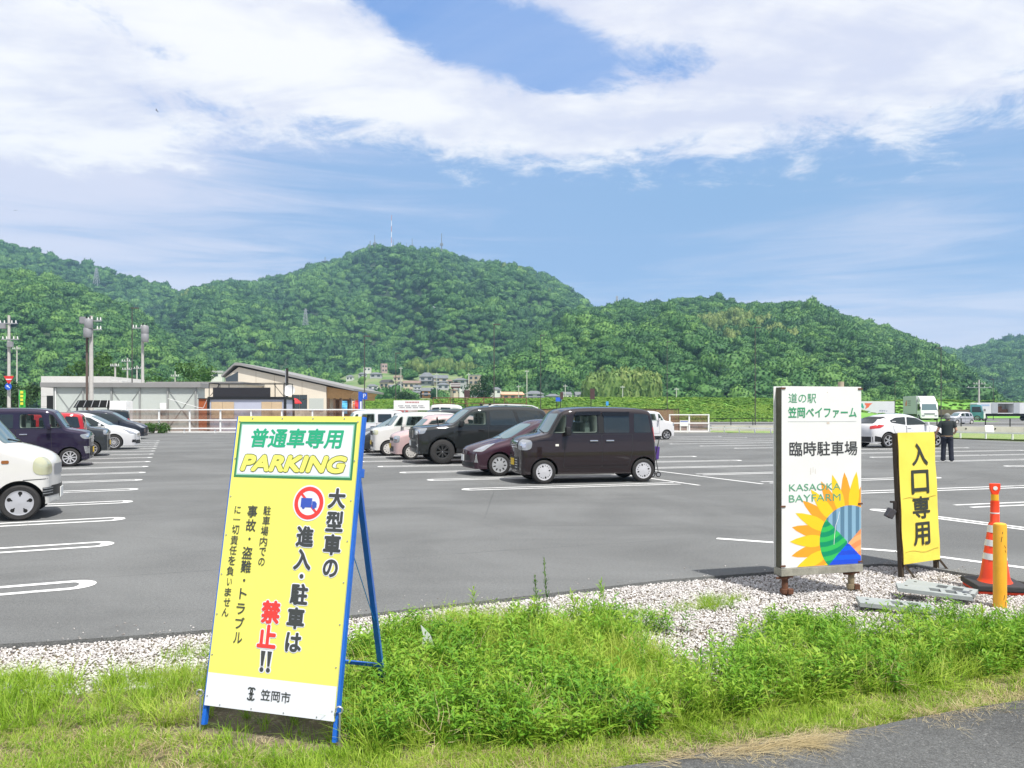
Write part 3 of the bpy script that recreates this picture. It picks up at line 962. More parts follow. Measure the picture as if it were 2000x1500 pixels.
BODY_CACHE = {}
def make_car(name, label, cat, loc, heading, sp, group):
    root = thing(name, label, cat, loc, heading, group)
    B = CarBody(sp)
    L, W, Hh = sp['L'], sp['W'], sp['H']
    pm = sp['paint']; wr = sp['wheel_r']; wx = sp['wx']
    # ---- shell with wheel wells and see-through window openings
    me = bpy.data.meshes.new('body'); B.bm.to_mesh(me)
    for m in (pm, M_BLACK, sp.get('trim', mat('seat_fabric', (.52, .52, .47), .9))): me.materials.append(m)
    body = bpy.data.objects.new('body', me); COL.objects.link(body)
    cut = MB()
    for x in wx:
        for s in (1, -1):
            cut.cyl((x, s * (W / 2 + .2), wr * 1.02), (x, s * (W / 2 - .30), wr * 1.02), wr + sp.get('gap', .045), None, 36, 1)
    cm = cut.build('cutter', [pm, M_BLACK, me.materials[2]], None)
    cuts = [cm]
    for w in sp.get('open', []):
        P = round_poly(w, .05)
        c2 = MB()
        Mx = Matrix(((1, 0, 0, 0), (0, 0, -1, 0), (0, 1, 0, 0), (0, 0, 0, 1)))
        c2.prism(P, Mx, -W, W, 2)
        cuts.append(c2.build('cutter', [pm, M_BLACK, me.materials[2]], None))
    for c in cuts:
        md = body.modifiers.new('cut', 'BOOLEAN'); md.operation = 'DIFFERENCE'; md.object = c; md.solver = 'EXACT'
    bpy.context.view_layer.update()
    dg = bpy.context.evaluated_depsgraph_get()
    me2 = bpy.data.meshes.new_from_object(body.evaluated_get(dg))
    body.modifiers.clear(); old = body.data; body.data = me2; me2.name = 'body'; bpy.data.meshes.remove(old)
    for c in cuts:
        d_ = c.data; bpy.data.objects.remove(c); bpy.data.meshes.remove(d_)
    me2.polygons.foreach_set('use_smooth', [True] * len(me2.polygons)); me2.set_sharp_from_angle(angle=R(38))
    body.parent = root
    # ---- patches
    def side(pts, s): return [(p[0], s * W / 2, p[1]) for p in pts]
    def fr(pts, s): return [(s * L / 2, p[0], p[1]) for p in pts]
    clear = glass_mat('clear_car_glass', (.05, .075, .075), .12)
    for s in (1, -1):
        d = (0, -s, 0)
        for pts, m in sp.get('windows', []):
            mb = MB(); B.decal(mb, side(round_poly(pts, .045), s), d, .004, 14, 6)
            mb.build('window', clear if m == 'clear' else m, root, smooth=60)
        for pts in sp.get('doors', []):
            hx, hz = sp['handles'][sp['doors'].index(pts)]
            pts = clip_low(pts, sp['belt'] + .006)
            mb = MB()
            P = np.array(pts, float); c = P.mean(0)
            B.decal(mb, side(round_poly([tuple(p) for p in pts], .05), s), d, .0035, 18, 10)
            door = mb.build('door', pm, root, smooth=60)
            sm = MB()
            Q = round_poly([tuple(p) for p in pts], .05)
            Q2 = [tuple(np.array(p) + (np.array(p) - c) / np.linalg.norm(np.array(p) - c) * .016) for p in Q]
            B.decal(sm, side(Q2, s), d, .0018, 18, 10)
            sm.build('door_seam', M_BLACK, door, smooth=60)
            hy = B.surf_y(hx, hz) * s
            MB().box((hx, hy + s * .018, hz), (.20, .03, .035)).build('handle', sp.get('handle_mat', pm), door, bevel=.01, smooth=40)
        for pts, m, nm in sp.get('side_trim', []):
            mb = MB(); B.decal(mb, side(pts, s), d, .007, 16, 3); mb.build(nm, m, root, smooth=60)
        # mirror
        mx, mz = sp['mirror']; my = B.surf_y(mx, mz) * s
        mb = MB().box((mx - .01, my + s * .13, mz + .03), (.11, .17, sp.get('mirror_h', .16)))
        mb.box((mx, my + s * .03, mz - .035), (.07, .10, .05))
        mb.build('mirror', sp.get('mirror_mat', pm), root, bevel=.028, smooth=50)
        # wheels
        for x in wx:
            make_wheel(root, x, s * (W / 2 - .105), wr, s, sp['rim'], sp.get('tyre_w', .17))
        # lamps, wrapped round the corner
        if 'headlamp' in sp:
            P, ang = sp['headlamp']
            dd = (-math.cos(R(ang)), -s * math.sin(R(ang)), 0)
            mb = MB(); B.decal(mb, [(p[0], s * p[1], p[2]) for p in P], dd, .006, 18, 8, rd=sp.get('lamp_round', .06))
            hl = mb.build('headlight', sp.get('lamp_mat', M_LAMP), root, smooth=60)
            c = np.mean(np.array(P), 0)
            if sp.get('lamp_core', True):
                cm_ = MB(); q = [(c[0] + (p[0] - c[0]) * .45, s * (c[1] + (p[1] - c[1]) * .45), c[2] + (p[2] - c[2]) * .5) for p in P]
                B.decal(cm_, q, dd, .009, 8, 5); cm_.build('reflector', M_CHROME, hl, smooth=60)
        if 'taillamp' in sp:
            P, ang = sp['taillamp']
            dd = (math.cos(R(ang)), -s * math.sin(R(ang)), 0)
            mb = MB(); B.decal(mb, [(p[0], s * p[1], p[2]) for p in P], dd, .006, 12, 8, rd=.04)
            mb.build('tail_light', M_RED, root, smooth=60)
        if 'fog' in sp:
            P, m = sp['fog']; dd = (-.8, -s * .6, 0)
            mb = MB(); B.decal(mb, [(p[0], s * p[1], p[2]) for p in P], dd, .006, 8, 5); mb.build('fog_lamp', m, root, smooth=60)
    for pts, m, nm in sp.get('front', []):
        mb = MB(); B.decal(mb, fr(pts, 1), (-1, 0, 0), .005, 18, 8); mb.build(nm, m, root, smooth=60)
    for pts, m, nm in sp.get('rear', []):
        mb = MB(); B.decal(mb, fr(pts, -1), (1, 0, 0), .005, 18, 8); mb.build(nm, m, root, smooth=60)
    # grille bars
    for (z, y, m, h) in sp.get('bars', []):
        mb = MB()
        for k in range(8):
            y0, y1 = -y + 2 * y * k / 8, -y + 2 * y * (k + 1) / 8
            mb.bar((B.front_x(y0, z) + .008, y0, z), (B.front_x(y1, z) + .008, y1, z), .02, h)
        mb.build('grille_bar', m, root)
    if 'vbars' in sp:
        z0, z1, y, n, m = sp['vbars']
        for k in range(n):
            yy = -y + 2 * y * k / (n - 1); mb = MB()
            mb.bar((B.front_x(yy, z0) + .012, yy, z0), (B.front_x(yy, z1) + .012, yy, z1), .035, .02)
            mb.build('grille_bar', m, root)
    # plates and wipers
    pz = sp.get('plate_z', .48); py_ = sp.get('plate_y', 0.)
    for s in (1, -1):
        x = B.front_x(py_ if s > 0 else 0, pz if s > 0 else sp.get('plate_rz', .75), s)
        MB().box((x + s * .008, py_ if s > 0 else 0, pz if s > 0 else sp.get('plate_rz', .75)), (.014, .33, .165)).build('licence_plate', sp.get('plate', M_PLATE_Y), root, bevel=.004)
    if 'wiper' in sp:
        wz, wl = sp['wiper']; mb = MB()
        for y in (.0, .42):
            a = Vector((B.front_x(y, wz) + .02, y, wz)); y2 = y - wl
            b = Vector((B.front_x(y2, wz + .06) + .02, y2, wz + .06))
            mb.bar(a, b, .018, .018)
        mb.build('wiper', M_BLACK, root)
    # seats seen through the clear windows
    if sp.get('open'):
        fl = max(p[0] for p in sp['seat_at']) if 'seat_at' in sp else 0
        for (x, y, z) in sp.get('seat_at', []):
            mb = MB().box((x, y, z), (.13, .42, .34)); mb.box((x - .02, y, z + .25), (.09, .24, .15))
            mb.build('seat', sp.get('seat_mat', mat('seat_dark', (.12, .14, .125), .9)), root, bevel=.03, smooth=50)
    if 'rails' in sp:
        x0, x1, y, m = sp['rails']
        for s in (1, -1):
            mb = MB(); pts = []
            for k in range(9):
                x = x0 + (x1 - x0) * k / 8
                loc_, *_ = B.bvh.ray_cast(Vector((x, s * y, 5)), Vector((0, 0, -1)))
                pts.append(Vector((x, s * y, loc_.z + (.055 if 0 < k < 8 else .01))))
            for a, b in zip(pts, pts[1:]): mb.bar(a, b, .035, .03)
            mb.build('roof_rail', m, root)
    if 'extra' in sp: sp['extra'](root, B)
    B.bm.free()
    return root

def place(loc_contact, heading, sp, side, wheel=0):
    """root position so that the outer foot of the wheel on that side stands on loc_contact"""
    l = Vector((sp['wx'][wheel], side * (sp['W'] / 2 - .03), 0))
    return Vector(loc_contact) - Matrix.Rotation(heading, 3, 'Z') @ l

# rims
WCAP = ('cap', 4, [(0, .68, .135, .10), (.45, .74, .055, .055), (.80, .74, .055, .055), (1.15, .74, .055, .055)], mat('white_wheel_cap', (.46, .46, .48), .4))
PCAP = ('cap', 10, [(0, .72, .10, .075)], mat('cream_wheel_cap', (.50, .485, .46), .4))
VCAP = ('cap', 5, [(0, .76, .15, .155), (0, .60, .10, .06)], mat('silver_white_cap', (.42, .425, .45), .35, .2))
ACAP = ('cap', 9, [(0, .66, .22, .085)], mat('silver_wheel_cap', (.60, .62, .64), .32, .5))
MULTI = ('spokes', 9, .055, [-.09, .09], mat('bright_alloy', (.70, .70, .71), .3, .5))
FINE = ('spokes', 16, .055, [0], mat('polished_alloy', (.66, .65, .66), .3, .5))
DARKA = ('spokes', 5, .07, [-.14, .14], mat('machined_alloy', (.60, .60, .61), .3, .6))
OFF = ('offroad', 8, .055, [-.10, .10], mat('black_alloy', (.05, .05, .05), .4, .3))

def kei_box(paint_, **kw):
    """tall one-box kei wagon"""
    sp = dict(L=3.395, W=1.475, H=1.785, belt=1.14, tumble=.085, shoulder=.02, plan=.075, edge=.10, zb=.22, wheel_r=.282, wx=(1.125, -1.335), bow_f=.06, bow_r=.03, crown=.03,
        prof=[(1.655, .22), (1.69, .36), (1.685, .72), (1.655, .95), (1.56, 1.06), (1.30, 1.115), (1.06, 1.16), (1.0, 1.20), (.73, 1.64), (.66, 1.70), (.45, 1.755), (0, 1.785), (-.9, 1.778), (-1.40, 1.745), (-1.56, 1.68), (-1.61, 1.55), (-1.655, 1.15), (-1.685, .75), (-1.68, .42), (-1.64, .22)],
        paint=paint_, rim=WCAP,
        windows=[([(.955, 1.175), (.675, 1.615), (.56, 1.63), (.60, 1.175)], 'clear'), ([(.50, 1.17), (.40, 1.63), (-.20, 1.635), (-.20, 1.17)], 'clear'),
                 ([(-.34, 1.185), (-.34, 1.60), (-.98, 1.60), (-.98, 1.185)], M_GLASS_TINT), ([(-1.10, 1.185), (-1.10, 1.64), (-1.47, 1.62), (-1.545, 1.185)], M_GLASS_TINT)],
        open=[[(.90, 1.20), (.67, 1.58), (.58, 1.60), (.61, 1.20)], [(.46, 1.20), (.38, 1.59), (-.17, 1.60), (-.17, 1.20)]],
        seat_at=[(.02, .33, 1.26), (.02, -.33, 1.26)],
        doors=[[(.66, .38), (.62, 1.12), (.40, 1.69), (-.275, 1.70), (-.275, .38)], [(-.29, .38), (-.29, 1.70), (-1.00, 1.69), (-1.05, 1.10), (-1.05, .78), (-.94, .38)]],
        handles=[(-.08, 1.0), (-.48, 1.0)], handle_mat=M_CHROME, mirror=(.60, 1.20),
        headlamp=([(1.55, .72, 1.02), (1.66, .42, 1.02), (1.68, .40, .82), (1.55, .72, .80)], 30),
        taillamp=([(-1.615, .70, 1.40), (-1.65, .60, 1.36), (-1.68, .60, .92), (-1.64, .70, .92)], 25),
        front=[([(-.36, .84), (-.36, 1.0), (.36, 1.0), (.36, .84)], M_CHROME, 'grille'), ([(-.46, .32), (-.46, .62), (.46, .62), (.46, .32)], M_BLACK, 'lower_grille'),
               (round_poly([(-.60, 1.20), (-.54, 1.64), (.54, 1.64), (.60, 1.20)], .06), M_SCREEN, 'windscreen')],
        rear=[(round_poly([(-.56, 1.20), (-.52, 1.62), (.52, 1.62), (.56, 1.20)], .06), M_GLASS_TINT, 'rear_window')],
        bars=[(.88, .34, M_BLACK, .018), (.92, .34, M_BLACK, .012), (.96, .34, M_BLACK, .012)], plate_z=.50, plate_y=0, wiper=(1.20, .40))
    sp.update(kw)
    return sp

def kei_hatch(paint_, **kw):
    """rounder kei car with a short bonnet"""
    sp = dict(L=3.395, W=1.475, H=1.56, belt=.98, tumble=.15, shoulder=.03, plan=.10, edge=.13, zb=.20, wheel_r=.275, wx=(1.10, -1.26), bow_f=.09, bow_r=.05, crown=.04,
        prof=[(1.64, .20), (1.69, .34), (1.69, .62), (1.64, .80), (1.48, .90), (1.15, .985), (.90, 1.02), (.86, 1.05), (.42, 1.44), (.30, 1.50), (0, 1.55), (-.6, 1.56), (-1.15, 1.52), (-1.40, 1.44), (-1.55, 1.10), (-1.66, .86), (-1.69, .62), (-1.68, .36), (-1.63, .20)],
        paint=paint_, rim=PCAP,
        windows=[([(.76, 1.02), (.36, 1.40), (-.16, 1.43), (-.16, 1.0)], 'clear'), ([(-.26, 1.0), (-.26, 1.43), (-.80, 1.42), (-.90, 1.0)], M_GLASS), ([(-1.02, 1.02), (-.95, 1.41), (-1.22, 1.37), (-1.34, 1.06)], M_GLASS_TINT)],
        open=[[(.66, 1.05), (.36, 1.36), (-.13, 1.40), (-.13, 1.03)]], seat_at=[(-.12, .33, 1.08), (-.12, -.33, 1.08)],
        doors=[[(.74, .34), (.80, .95), (.34, 1.46), (-.20, 1.48), (-.20, .34)], [(-.22, .34), (-.22, 1.48), (-.86, 1.46), (-.98, .95), (-.98, .74), (-.84, .34)]],
        handles=[(-.04, .86), (-.72, .86)], mirror=(.62, 1.02), mirror_h=.13,
        headlamp=([(1.50, .70, .84), (1.64, .44, .84), (1.68, .42, .60), (1.52, .71, .60)], 35),
        taillamp=([(-1.52, .70, 1.0), (-1.62, .56, 1.0), (-1.66, .56, .72), (-1.54, .70, .72)], 40),
        front=[([(-.38, .66), (-.38, .77), (.38, .77), (.38, .66)], M_BLACK, 'grille'), ([(-.42, .28), (-.42, .46), (.42, .46), (.42, .28)], M_BLACK, 'lower_grille'),
               (round_poly([(-.58, 1.06), (-.50, 1.42), (.50, 1.42), (.58, 1.06)], .08), M_SCREEN, 'windscreen')],
        rear=[(round_poly([(-.52, 1.06), (-.46, 1.38), (.46, 1.38), (.52, 1.06)], .06), M_GLASS_TINT, 'rear_window')], plate_z=.48, plate_y=0, plate_rz=.66, wiper=(1.06, .40))
    sp.update(kw)
    return sp

def hatchback(paint_, **kw):
    """wedge-nosed compact hatchback"""
    sp = dict(L=3.995, W=1.695, H=1.445, belt=.92, tumble=.19, shoulder=.05, plan=.13, edge=.15, zb=.19, wheel_r=.295, wx=(1.245, -1.305), bow_f=.16, bow_r=.07, crown=.045,
        prof=[(1.90, .19), (1.965, .30), (1.955, .48), (1.90, .64), (1.72, .74), (1.35, .86), (1.05, .935), (.98, .96), (.62, 1.16), (.25, 1.345), (.05, 1.405), (-.25, 1.44), (-.8, 1.435), (-1.3, 1.36), (-1.62, 1.27), (-1.82, 1.02), (-1.93, .85), (-1.98, .58), (-1.95, .34), (-1.90, .19)],
        paint=paint_, rim=ACAP,
        windows=[([(.80, .95), (.22, 1.28), (-.30, 1.335), (-.30, .93)], 'clear'), ([(-.38, .93), (-.38, 1.335), (-.95, 1.29), (-1.20, 1.16), (-1.25, .99)], M_GLASS_TINT)],
        open=[[(.66, .98), (.22, 1.24), (-.27, 1.30), (-.27, .97)]], seat_at=[(-.25, .36, 1.0), (-.25, -.36, 1.0)],
        doors=[[(.86, .33), (.90, .88), (.24, 1.33), (-.34, 1.38), (-.34, .33)], [(-.36, .33), (-.36, 1.38), (-.98, 1.33), (-1.08, .95), (-1.0, .72), (-.90, .33)]],
        handles=[(-.16, .80), (-.86, .83)], mirror=(.62, .96), mirror_h=.13,
        headlamp=([(1.42, .80, .86), (1.60, .66, .82), (1.86, .50, .64), (1.66, .78, .64)], 35),
        taillamp=([(-1.72, .80, 1.02), (-1.86, .62, 1.0), (-1.94, .62, .72), (-1.76, .82, .72)], 40),
        front=[([(-.50, .40), (-.42, .55), (.42, .55), (.50, .40)], M_BLACK, 'grille'), ([(-.64, .24), (-.62, .36), (.62, .36), (.64, .24)], M_BLACK, 'lower_grille'),
               (round_poly([(-.66, .97), (-.50, 1.36), (.50, 1.36), (.66, .97)], .10), M_SCREEN, 'windscreen')],
        rear=[(round_poly([(-.56, 1.02), (-.48, 1.26), (.48, 1.26), (.56, 1.02)], .06), M_GLASS_TINT, 'rear_window')],
        fog=([(1.80, .70, .60), (1.84, .62, .36), (1.78, .74, .36)], M_CHROME), plate=M_PLATE_W, plate_z=.46, plate_rz=.78, wiper=(.985, .50))
    sp.update(kw)
    return sp

def offroader(paint_, **kw):
    """tall four-wheel-drive wagon with roof rails"""
    sp = dict(L=4.80, W=1.885, H=1.87, belt=1.20, tumble=.13, shoulder=.03, plan=.10, edge=.12, zb=.34, wheel_r=.40, wx=(1.45, -1.34), bow_f=.12, bow_r=.05, crown=.04, gap=.06, tyre_w=.24,
        prof=[(2.22, .40), (2.33, .52), (2.37, .78), (2.34, 1.04), (2.22, 1.14), (1.9, 1.20), (1.15, 1.25), (1.05, 1.29), (.55, 1.68), (.42, 1.76), (.15, 1.83), (-.6, 1.865), (-1.5, 1.84), (-1.95, 1.78), (-2.12, 1.62), (-2.26, 1.18), (-2.36, .98), (-2.38, .62), (-2.30, .45), (-2.2, .36)],
        paint=paint_, rim=OFF,
        windows=[([(1.0, 1.25), (.50, 1.66), (-.02, 1.72), (-.02, 1.23)], 'clear'), ([(-.12, 1.23), (-.12, 1.72), (-.90, 1.73), (-1.06, 1.24)], M_GLASS_TINT), ([(-1.16, 1.25), (-1.02, 1.72), (-1.75, 1.70), (-1.98, 1.50), (-1.90, 1.28)], M_GLASS_TINT)],
        open=[[(.86, 1.28), (.50, 1.60), (.02, 1.66), (.02, 1.27)]], seat_at=[(.0, .42, 1.32), (.0, -.42, 1.32)],
        doors=[[(1.02, .52), (1.10, 1.20), (.46, 1.73), (-.06, 1.78), (-.06, .52)], [(-.08, .52), (-.08, 1.78), (-.96, 1.78), (-1.12, 1.18), (-1.06, .86), (-.90, .52)]],
        handles=[(.16, 1.09), (-.80, 1.09)], mirror=(.86, 1.27), mirror_h=.19, mirror_mat=M_BLACK,
        headlamp=([(1.96, .92, 1.16), (2.28, .58, 1.12), (2.34, .54, .94), (2.04, .92, .98)], 38),
        taillamp=([(-2.08, .90, 1.25), (-2.26, .72, 1.2), (-2.34, .72, .85), (-2.12, .90, .85)], 40),
        front=[([(-.52, .80), (-.48, 1.12), (.48, 1.12), (.52, .80)], M_BLACK, 'grille'), ([(-.66, .50), (-.62, .72), (.62, .72), (.66, .50)], M_BLACK, 'lower_grille'),
               (round_poly([(-.74, 1.31), (-.64, 1.74), (.64, 1.74), (.74, 1.31)], .08), M_SCREEN, 'windscreen')],
        rear=[(round_poly([(-.66, 1.24), (-.58, 1.66), (.58, 1.66), (.66, 1.24)], .06), M_GLASS_TINT, 'rear_window')],
        vbars=(.84, 1.09, .40, 6, M_CHROME), plate=M_PLATE_W, plate_z=.66, plate_rz=.9, rails=(-.15, -1.85, .64, mat('white_roof_rail', (.72, .73, .74), .3)), wiper=(1.30, .5),
        fog=([(2.20, .80, .66), (2.28, .66, .60), (2.20, .80, .54)], M_CHROME), handle_mat=M_BLACK)
    sp.update(kw)
    return sp

def bonnet_van(paint_, **kw):
    """older cab-forward kei van with a short sloping nose"""
    sp = dict(L=3.395, W=1.475, H=1.87, belt=1.12, tumble=.10, shoulder=.02, plan=.09, edge=.13, zb=.24, wheel_r=.278, wx=(1.235, -1.10), bow_f=.10, bow_r=.03, crown=.03, gap=.06,
        prof=[(1.62, .24), (1.70, .38), (1.72, .56), (1.66, .66), (1.63, .86), (1.52, .99), (1.30, 1.09), (1.06, 1.16), (1.0, 1.20), (.62, 1.68), (.50, 1.76), (.25, 1.83), (-.4, 1.87), (-1.3, 1.85), (-1.60, 1.78), (-1.66, 1.2), (-1.70, .75), (-1.69, .40), (-1.64, .24)],
        paint=paint_, rim=VCAP,
        windows=[([(.92, 1.18), (.58, 1.62), (-.06, 1.68), (-.06, 1.14)], 'clear'), ([(-.20, 1.16), (-.20, 1.68), (-.90, 1.70), (-.90, 1.16)], M_GLASS_TINT), ([(-1.0, 1.16), (-1.0, 1.70), (-1.5, 1.68), (-1.55, 1.16)], M_GLASS_TINT)],
        open=[[(.82, 1.21), (.57, 1.57), (-.02, 1.63), (-.02, 1.19)]], seat_at=[(.05, .33, 1.26), (.05, -.33, 1.26)],
        doors=[[(.86, .72), (.90, 1.14), (.56, 1.70), (-.10, 1.74), (-.10, .36), (.72, .36)], [(-.13, .36), (-.13, 1.74), (-.95, 1.74), (-.95, .72), (-.76, .36)]],
        handles=[(.06, 1.0), (-.24, 1.0)], mirror=(.80, 1.20),
        headlamp=([(1.44, .73, .98), (1.60, .50, .98), (1.66, .46, .70), (1.42, .73, .70)], 48), lamp_round=.12, lamp_core=False, lamp_mat=mat('aged_lamp_lens', (.36, .37, .25), .15, .2, coat=1.),
        taillamp=([(-1.60, .72, 1.3), (-1.66, .62, 1.3), (-1.69, .62, .8), (-1.60, .72, .8)], 45),
        front=[([(-.40, .69), (-.40, .86), (.40, .86), (.40, .69)], mat('grille_silver', (.35, .36, .38), .4, .4), 'grille'), ([(-.50, .36), (-.50, .52), (.50, .52), (.50, .36)], M_BLACK, 'lower_grille'),
               (round_poly([(-.60, 1.20), (-.54, 1.68), (.54, 1.68), (.60, 1.20)], .06), M_SCREEN, 'windscreen')],
        rear=[(round_poly([(-.56, 1.20), (-.52, 1.68), (.52, 1.68), (.56, 1.20)], .06), M_GLASS_TINT, 'rear_window')],
        fog=([(1.56, .70, .50), (1.70, .50, .50), (1.70, .50, .36), (1.56, .70, .36)], M_BLACK), plate_z=.38, wiper=(1.20, .40), plate=M_PLATE_W)
    sp.update(kw)
    return sp

def low_wagon(paint_, **kw):
    """long low seven-seat wagon with a sloping nose"""
    sp = dict(L=4.73, W=1.75, H=1.62, belt=1.0, tumble=.17, shoulder=.04, plan=.13, edge=.15, zb=.18, wheel_r=.33, wx=(1.40, -1.38), bow_f=.18, bow_r=.07, crown=.045,
        prof=[(2.24, .18), (2.33, .30), (2.32, .52), (2.25, .70), (2.05, .82), (1.62, .95), (1.30, 1.03), (1.22, 1.06), (.75, 1.33), (.42, 1.49), (.15, 1.56), (-.3, 1.61), (-1.2, 1.60), (-1.75, 1.52), (-2.02, 1.36), (-2.18, 1.05), (-2.30, .85), (-2.34, .55), (-2.30, .32), (-2.24, .18)],
        paint=paint_, rim=FINE,
        windows=[([(1.08, 1.04), (.46, 1.42), (-.10, 1.49), (-.10, 1.02)], M_GLASS), ([(-.18, 1.02), (-.18, 1.50), (-1.0, 1.50), (-1.12, 1.05)], M_GLASS_TINT), ([(-1.22, 1.07), (-1.12, 1.49), (-1.62, 1.45), (-1.90, 1.28), (-1.88, 1.12)], M_GLASS_TINT)],
        doors=[[(1.0, .32), (1.04, .98), (.44, 1.48), (-.14, 1.55), (-.14, .32)], [(-.16, .32), (-.16, 1.55), (-1.05, 1.55), (-1.18, 1.0), (-1.10, .78), (-.96, .32)]],
        handles=[(.06, .88), (-.92, .90)], mirror=(.86, 1.06), mirror_h=.14,
        headlamp=([(1.74, .82, .92), (1.98, .66, .84), (2.24, .52, .66), (1.98, .80, .70)], 38),
        taillamp=([(-2.04, .82, 1.12), (-2.20, .62, 1.1), (-2.28, .62, .8), (-2.08, .84, .8)], 40),
        front=[([(-.46, .56), (-.50, .70), (.50, .70), (.46, .56)], M_CHROME, 'grille'), ([(-.60, .26), (-.56, .42), (.56, .42), (.60, .26)], M_BLACK, 'lower_grille'),
               (round_poly([(-.68, 1.07), (-.54, 1.50), (.54, 1.50), (.68, 1.07)], .10), M_SCREEN, 'windscreen')],
        rear=[(round_poly([(-.58, 1.08), (-.50, 1.38), (.50, 1.38), (.58, 1.08)], .06), M_GLASS_TINT, 'rear_window')],
        fog=([(2.10, .80, .44), (2.28, .60, .44), (2.28, .60, .32), (2.10, .80, .32)], M_BLACK), plate=M_PLATE_W, plate_z=.46, plate_rz=.8, wiper=(1.08, .5))
    sp.update(kw)
    return sp

def coupe_suv(paint_, **kw):
    """high-waisted coupe-like crossover with black lower cladding"""
    sp = dict(L=4.36, W=1.795, H=1.55, belt=1.0, tumble=.20, shoulder=.05, plan=.13, edge=.15, zb=.24, wheel_r=.345, wx=(1.32, -1.32), bow_f=.16, bow_r=.12, crown=.045, gap=.06, tyre_w=.21,
        prof=[(2.0, .24), (2.12, .38), (2.14, .62), (2.06, .80), (1.8, .92), (1.3, 1.02), (1.05, 1.07), (.60, 1.32), (.30, 1.45), (.0, 1.525), (-.4, 1.55), (-1.0, 1.50), (-1.45, 1.38), (-1.62, 1.32), (-1.78, 1.20), (-2.02, 1.08), (-2.12, .90), (-2.14, .62), (-2.10, .44), (-2.0, .24)],
        paint=paint_, rim=DARKA,
        windows=[([(.92, 1.08), (.34, 1.38), (-.22, 1.43), (-.30, 1.05)], M_GLASS), ([(-.36, 1.06), (-.30, 1.43), (-.85, 1.40), (-1.20, 1.26), (-1.10, 1.16)], M_GLASS_TINT)],
        doors=[[(.92, .42), (.96, 1.0), (.34, 1.44), (-.30, 1.48), (-.34, .42)], [(-.37, .42), (-.33, 1.48), (-.90, 1.45), (-1.14, 1.20), (-1.0, .80), (-.86, .42)]],
        handles=[(-.18, .92), (-.98, 1.22)], mirror=(.76, 1.08), mirror_h=.15,
        headlamp=([(1.55, .84, 1.0), (1.80, .66, .92), (2.06, .52, .78), (1.80, .82, .80)], 38),
        taillamp=([(-1.55, .88, 1.04), (-1.80, .80, 1.08), (-2.10, .58, 1.0), (-2.12, .60, .86), (-1.75, .86, .92)], 42),
        side_trim=[([(1.0, .26), (1.0, .40), (-.95, .40), (-.95, .26)], M_BLACK, 'sill_cladding'), ([(-1.72, .28), (-1.72, .50), (-2.02, .56), (-2.02, .30)], M_BLACK, 'bumper_cladding')],
        front=[([(-.50, .40), (-.60, .62), (.60, .62), (.50, .40)], M_BLACK, 'grille'), (round_poly([(-.68, 1.08), (-.54, 1.46), (.54, 1.46), (.68, 1.08)], .10), M_SCREEN, 'windscreen')],
        rear=[(round_poly([(-.62, 1.12), (-.50, 1.42), (.50, 1.42), (.62, 1.12)], .06), M_GLASS_TINT, 'rear_window'), ([(-.86, .27), (-.86, .52), (.86, .52), (.86, .27)], M_BLACK, 'bumper_cladding'), ([(-.80, 1.33), (-.55, 1.44), (.55, 1.44), (.80, 1.33)], M_BLACK, 'spoiler')],
        plate=M_PLATE_W, plate_z=.5, plate_rz=.82)
    sp.update(kw)
    return sp

# ------------------------------------------------------------------ parked cars
def squash(sp, k, z0=.80):
    """same car with a lower or higher cabin"""
    f = lambda z: z if z < z0 else z0 + (z - z0) * k
    sp = dict(sp)
    for key in ('H', 'belt'): sp[key] = f(sp[key])
    sp['prof'] = [(x, f(z)) for x, z in sp['prof']]
    sp['windows'] = [([(x, f(z)) for x, z in p], m) for p, m in sp['windows']]
    for key in ('open', 'doors'):
        if key in sp: sp[key] = [[(x, f(z)) for x, z in p] for p in sp[key]]
    sp['handles'] = [(x, f(z)) for x, z in sp['handles']]
    sp['mirror'] = (sp['mirror'][0], f(sp['mirror'][1]))
    for key in ('front', 'rear'): sp[key] = [([(y, f(z)) for y, z in p], m, n) for p, m, n in sp[key]]
    for key in ('headlamp', 'taillamp'): sp[key] = ([(x, y, f(z)) for x, y, z in sp[key][0]], sp[key][1])
    if 'wiper' in sp: sp['wiper'] = (f(sp['wiper'][0]), sp['wiper'][1])
    if 'bars' in sp: sp['bars'] = [(f(z), y, m, h) for z, y, m, h in sp['bars']]
    if 'seat_at' in sp: sp['seat_at'] = [(x, y, f(z)) for x, y, z in sp['seat_at']]
    return sp

P_BROWN = paint('brown_black_paint', (.013, .0065, .008), .1)
P_MAROON = paint('maroon_paint', (.036, .011, .022), .25)
P_BLACK = paint('black_paint', (.010, .012, .012), .1)
P_PINK = paint('pale_pink_paint', (.50, .355, .35), .1)
P_CREAM = paint('warm_white_paint', (.60, .59, .565))
P_WHITE = paint('pearl_white_paint', (.60, .60, .61))
P_NAVY = paint('navy_purple_paint', (.014, .008, .030), .3)
P_RED = paint('red_paint', (.42, .010, .016))
P_GREY = paint('dark_grey_paint', (.030, .036, .042), .3)
P_NIGHT = paint('blue_black_paint', (.014, .018, .030), .3)
P_SILVER = paint('silver_paint', (.50, .51, .54), .45)

ROW = 'cars parked in the bays'
HL, HR = A_LEFT, A_RIGHT + math.pi

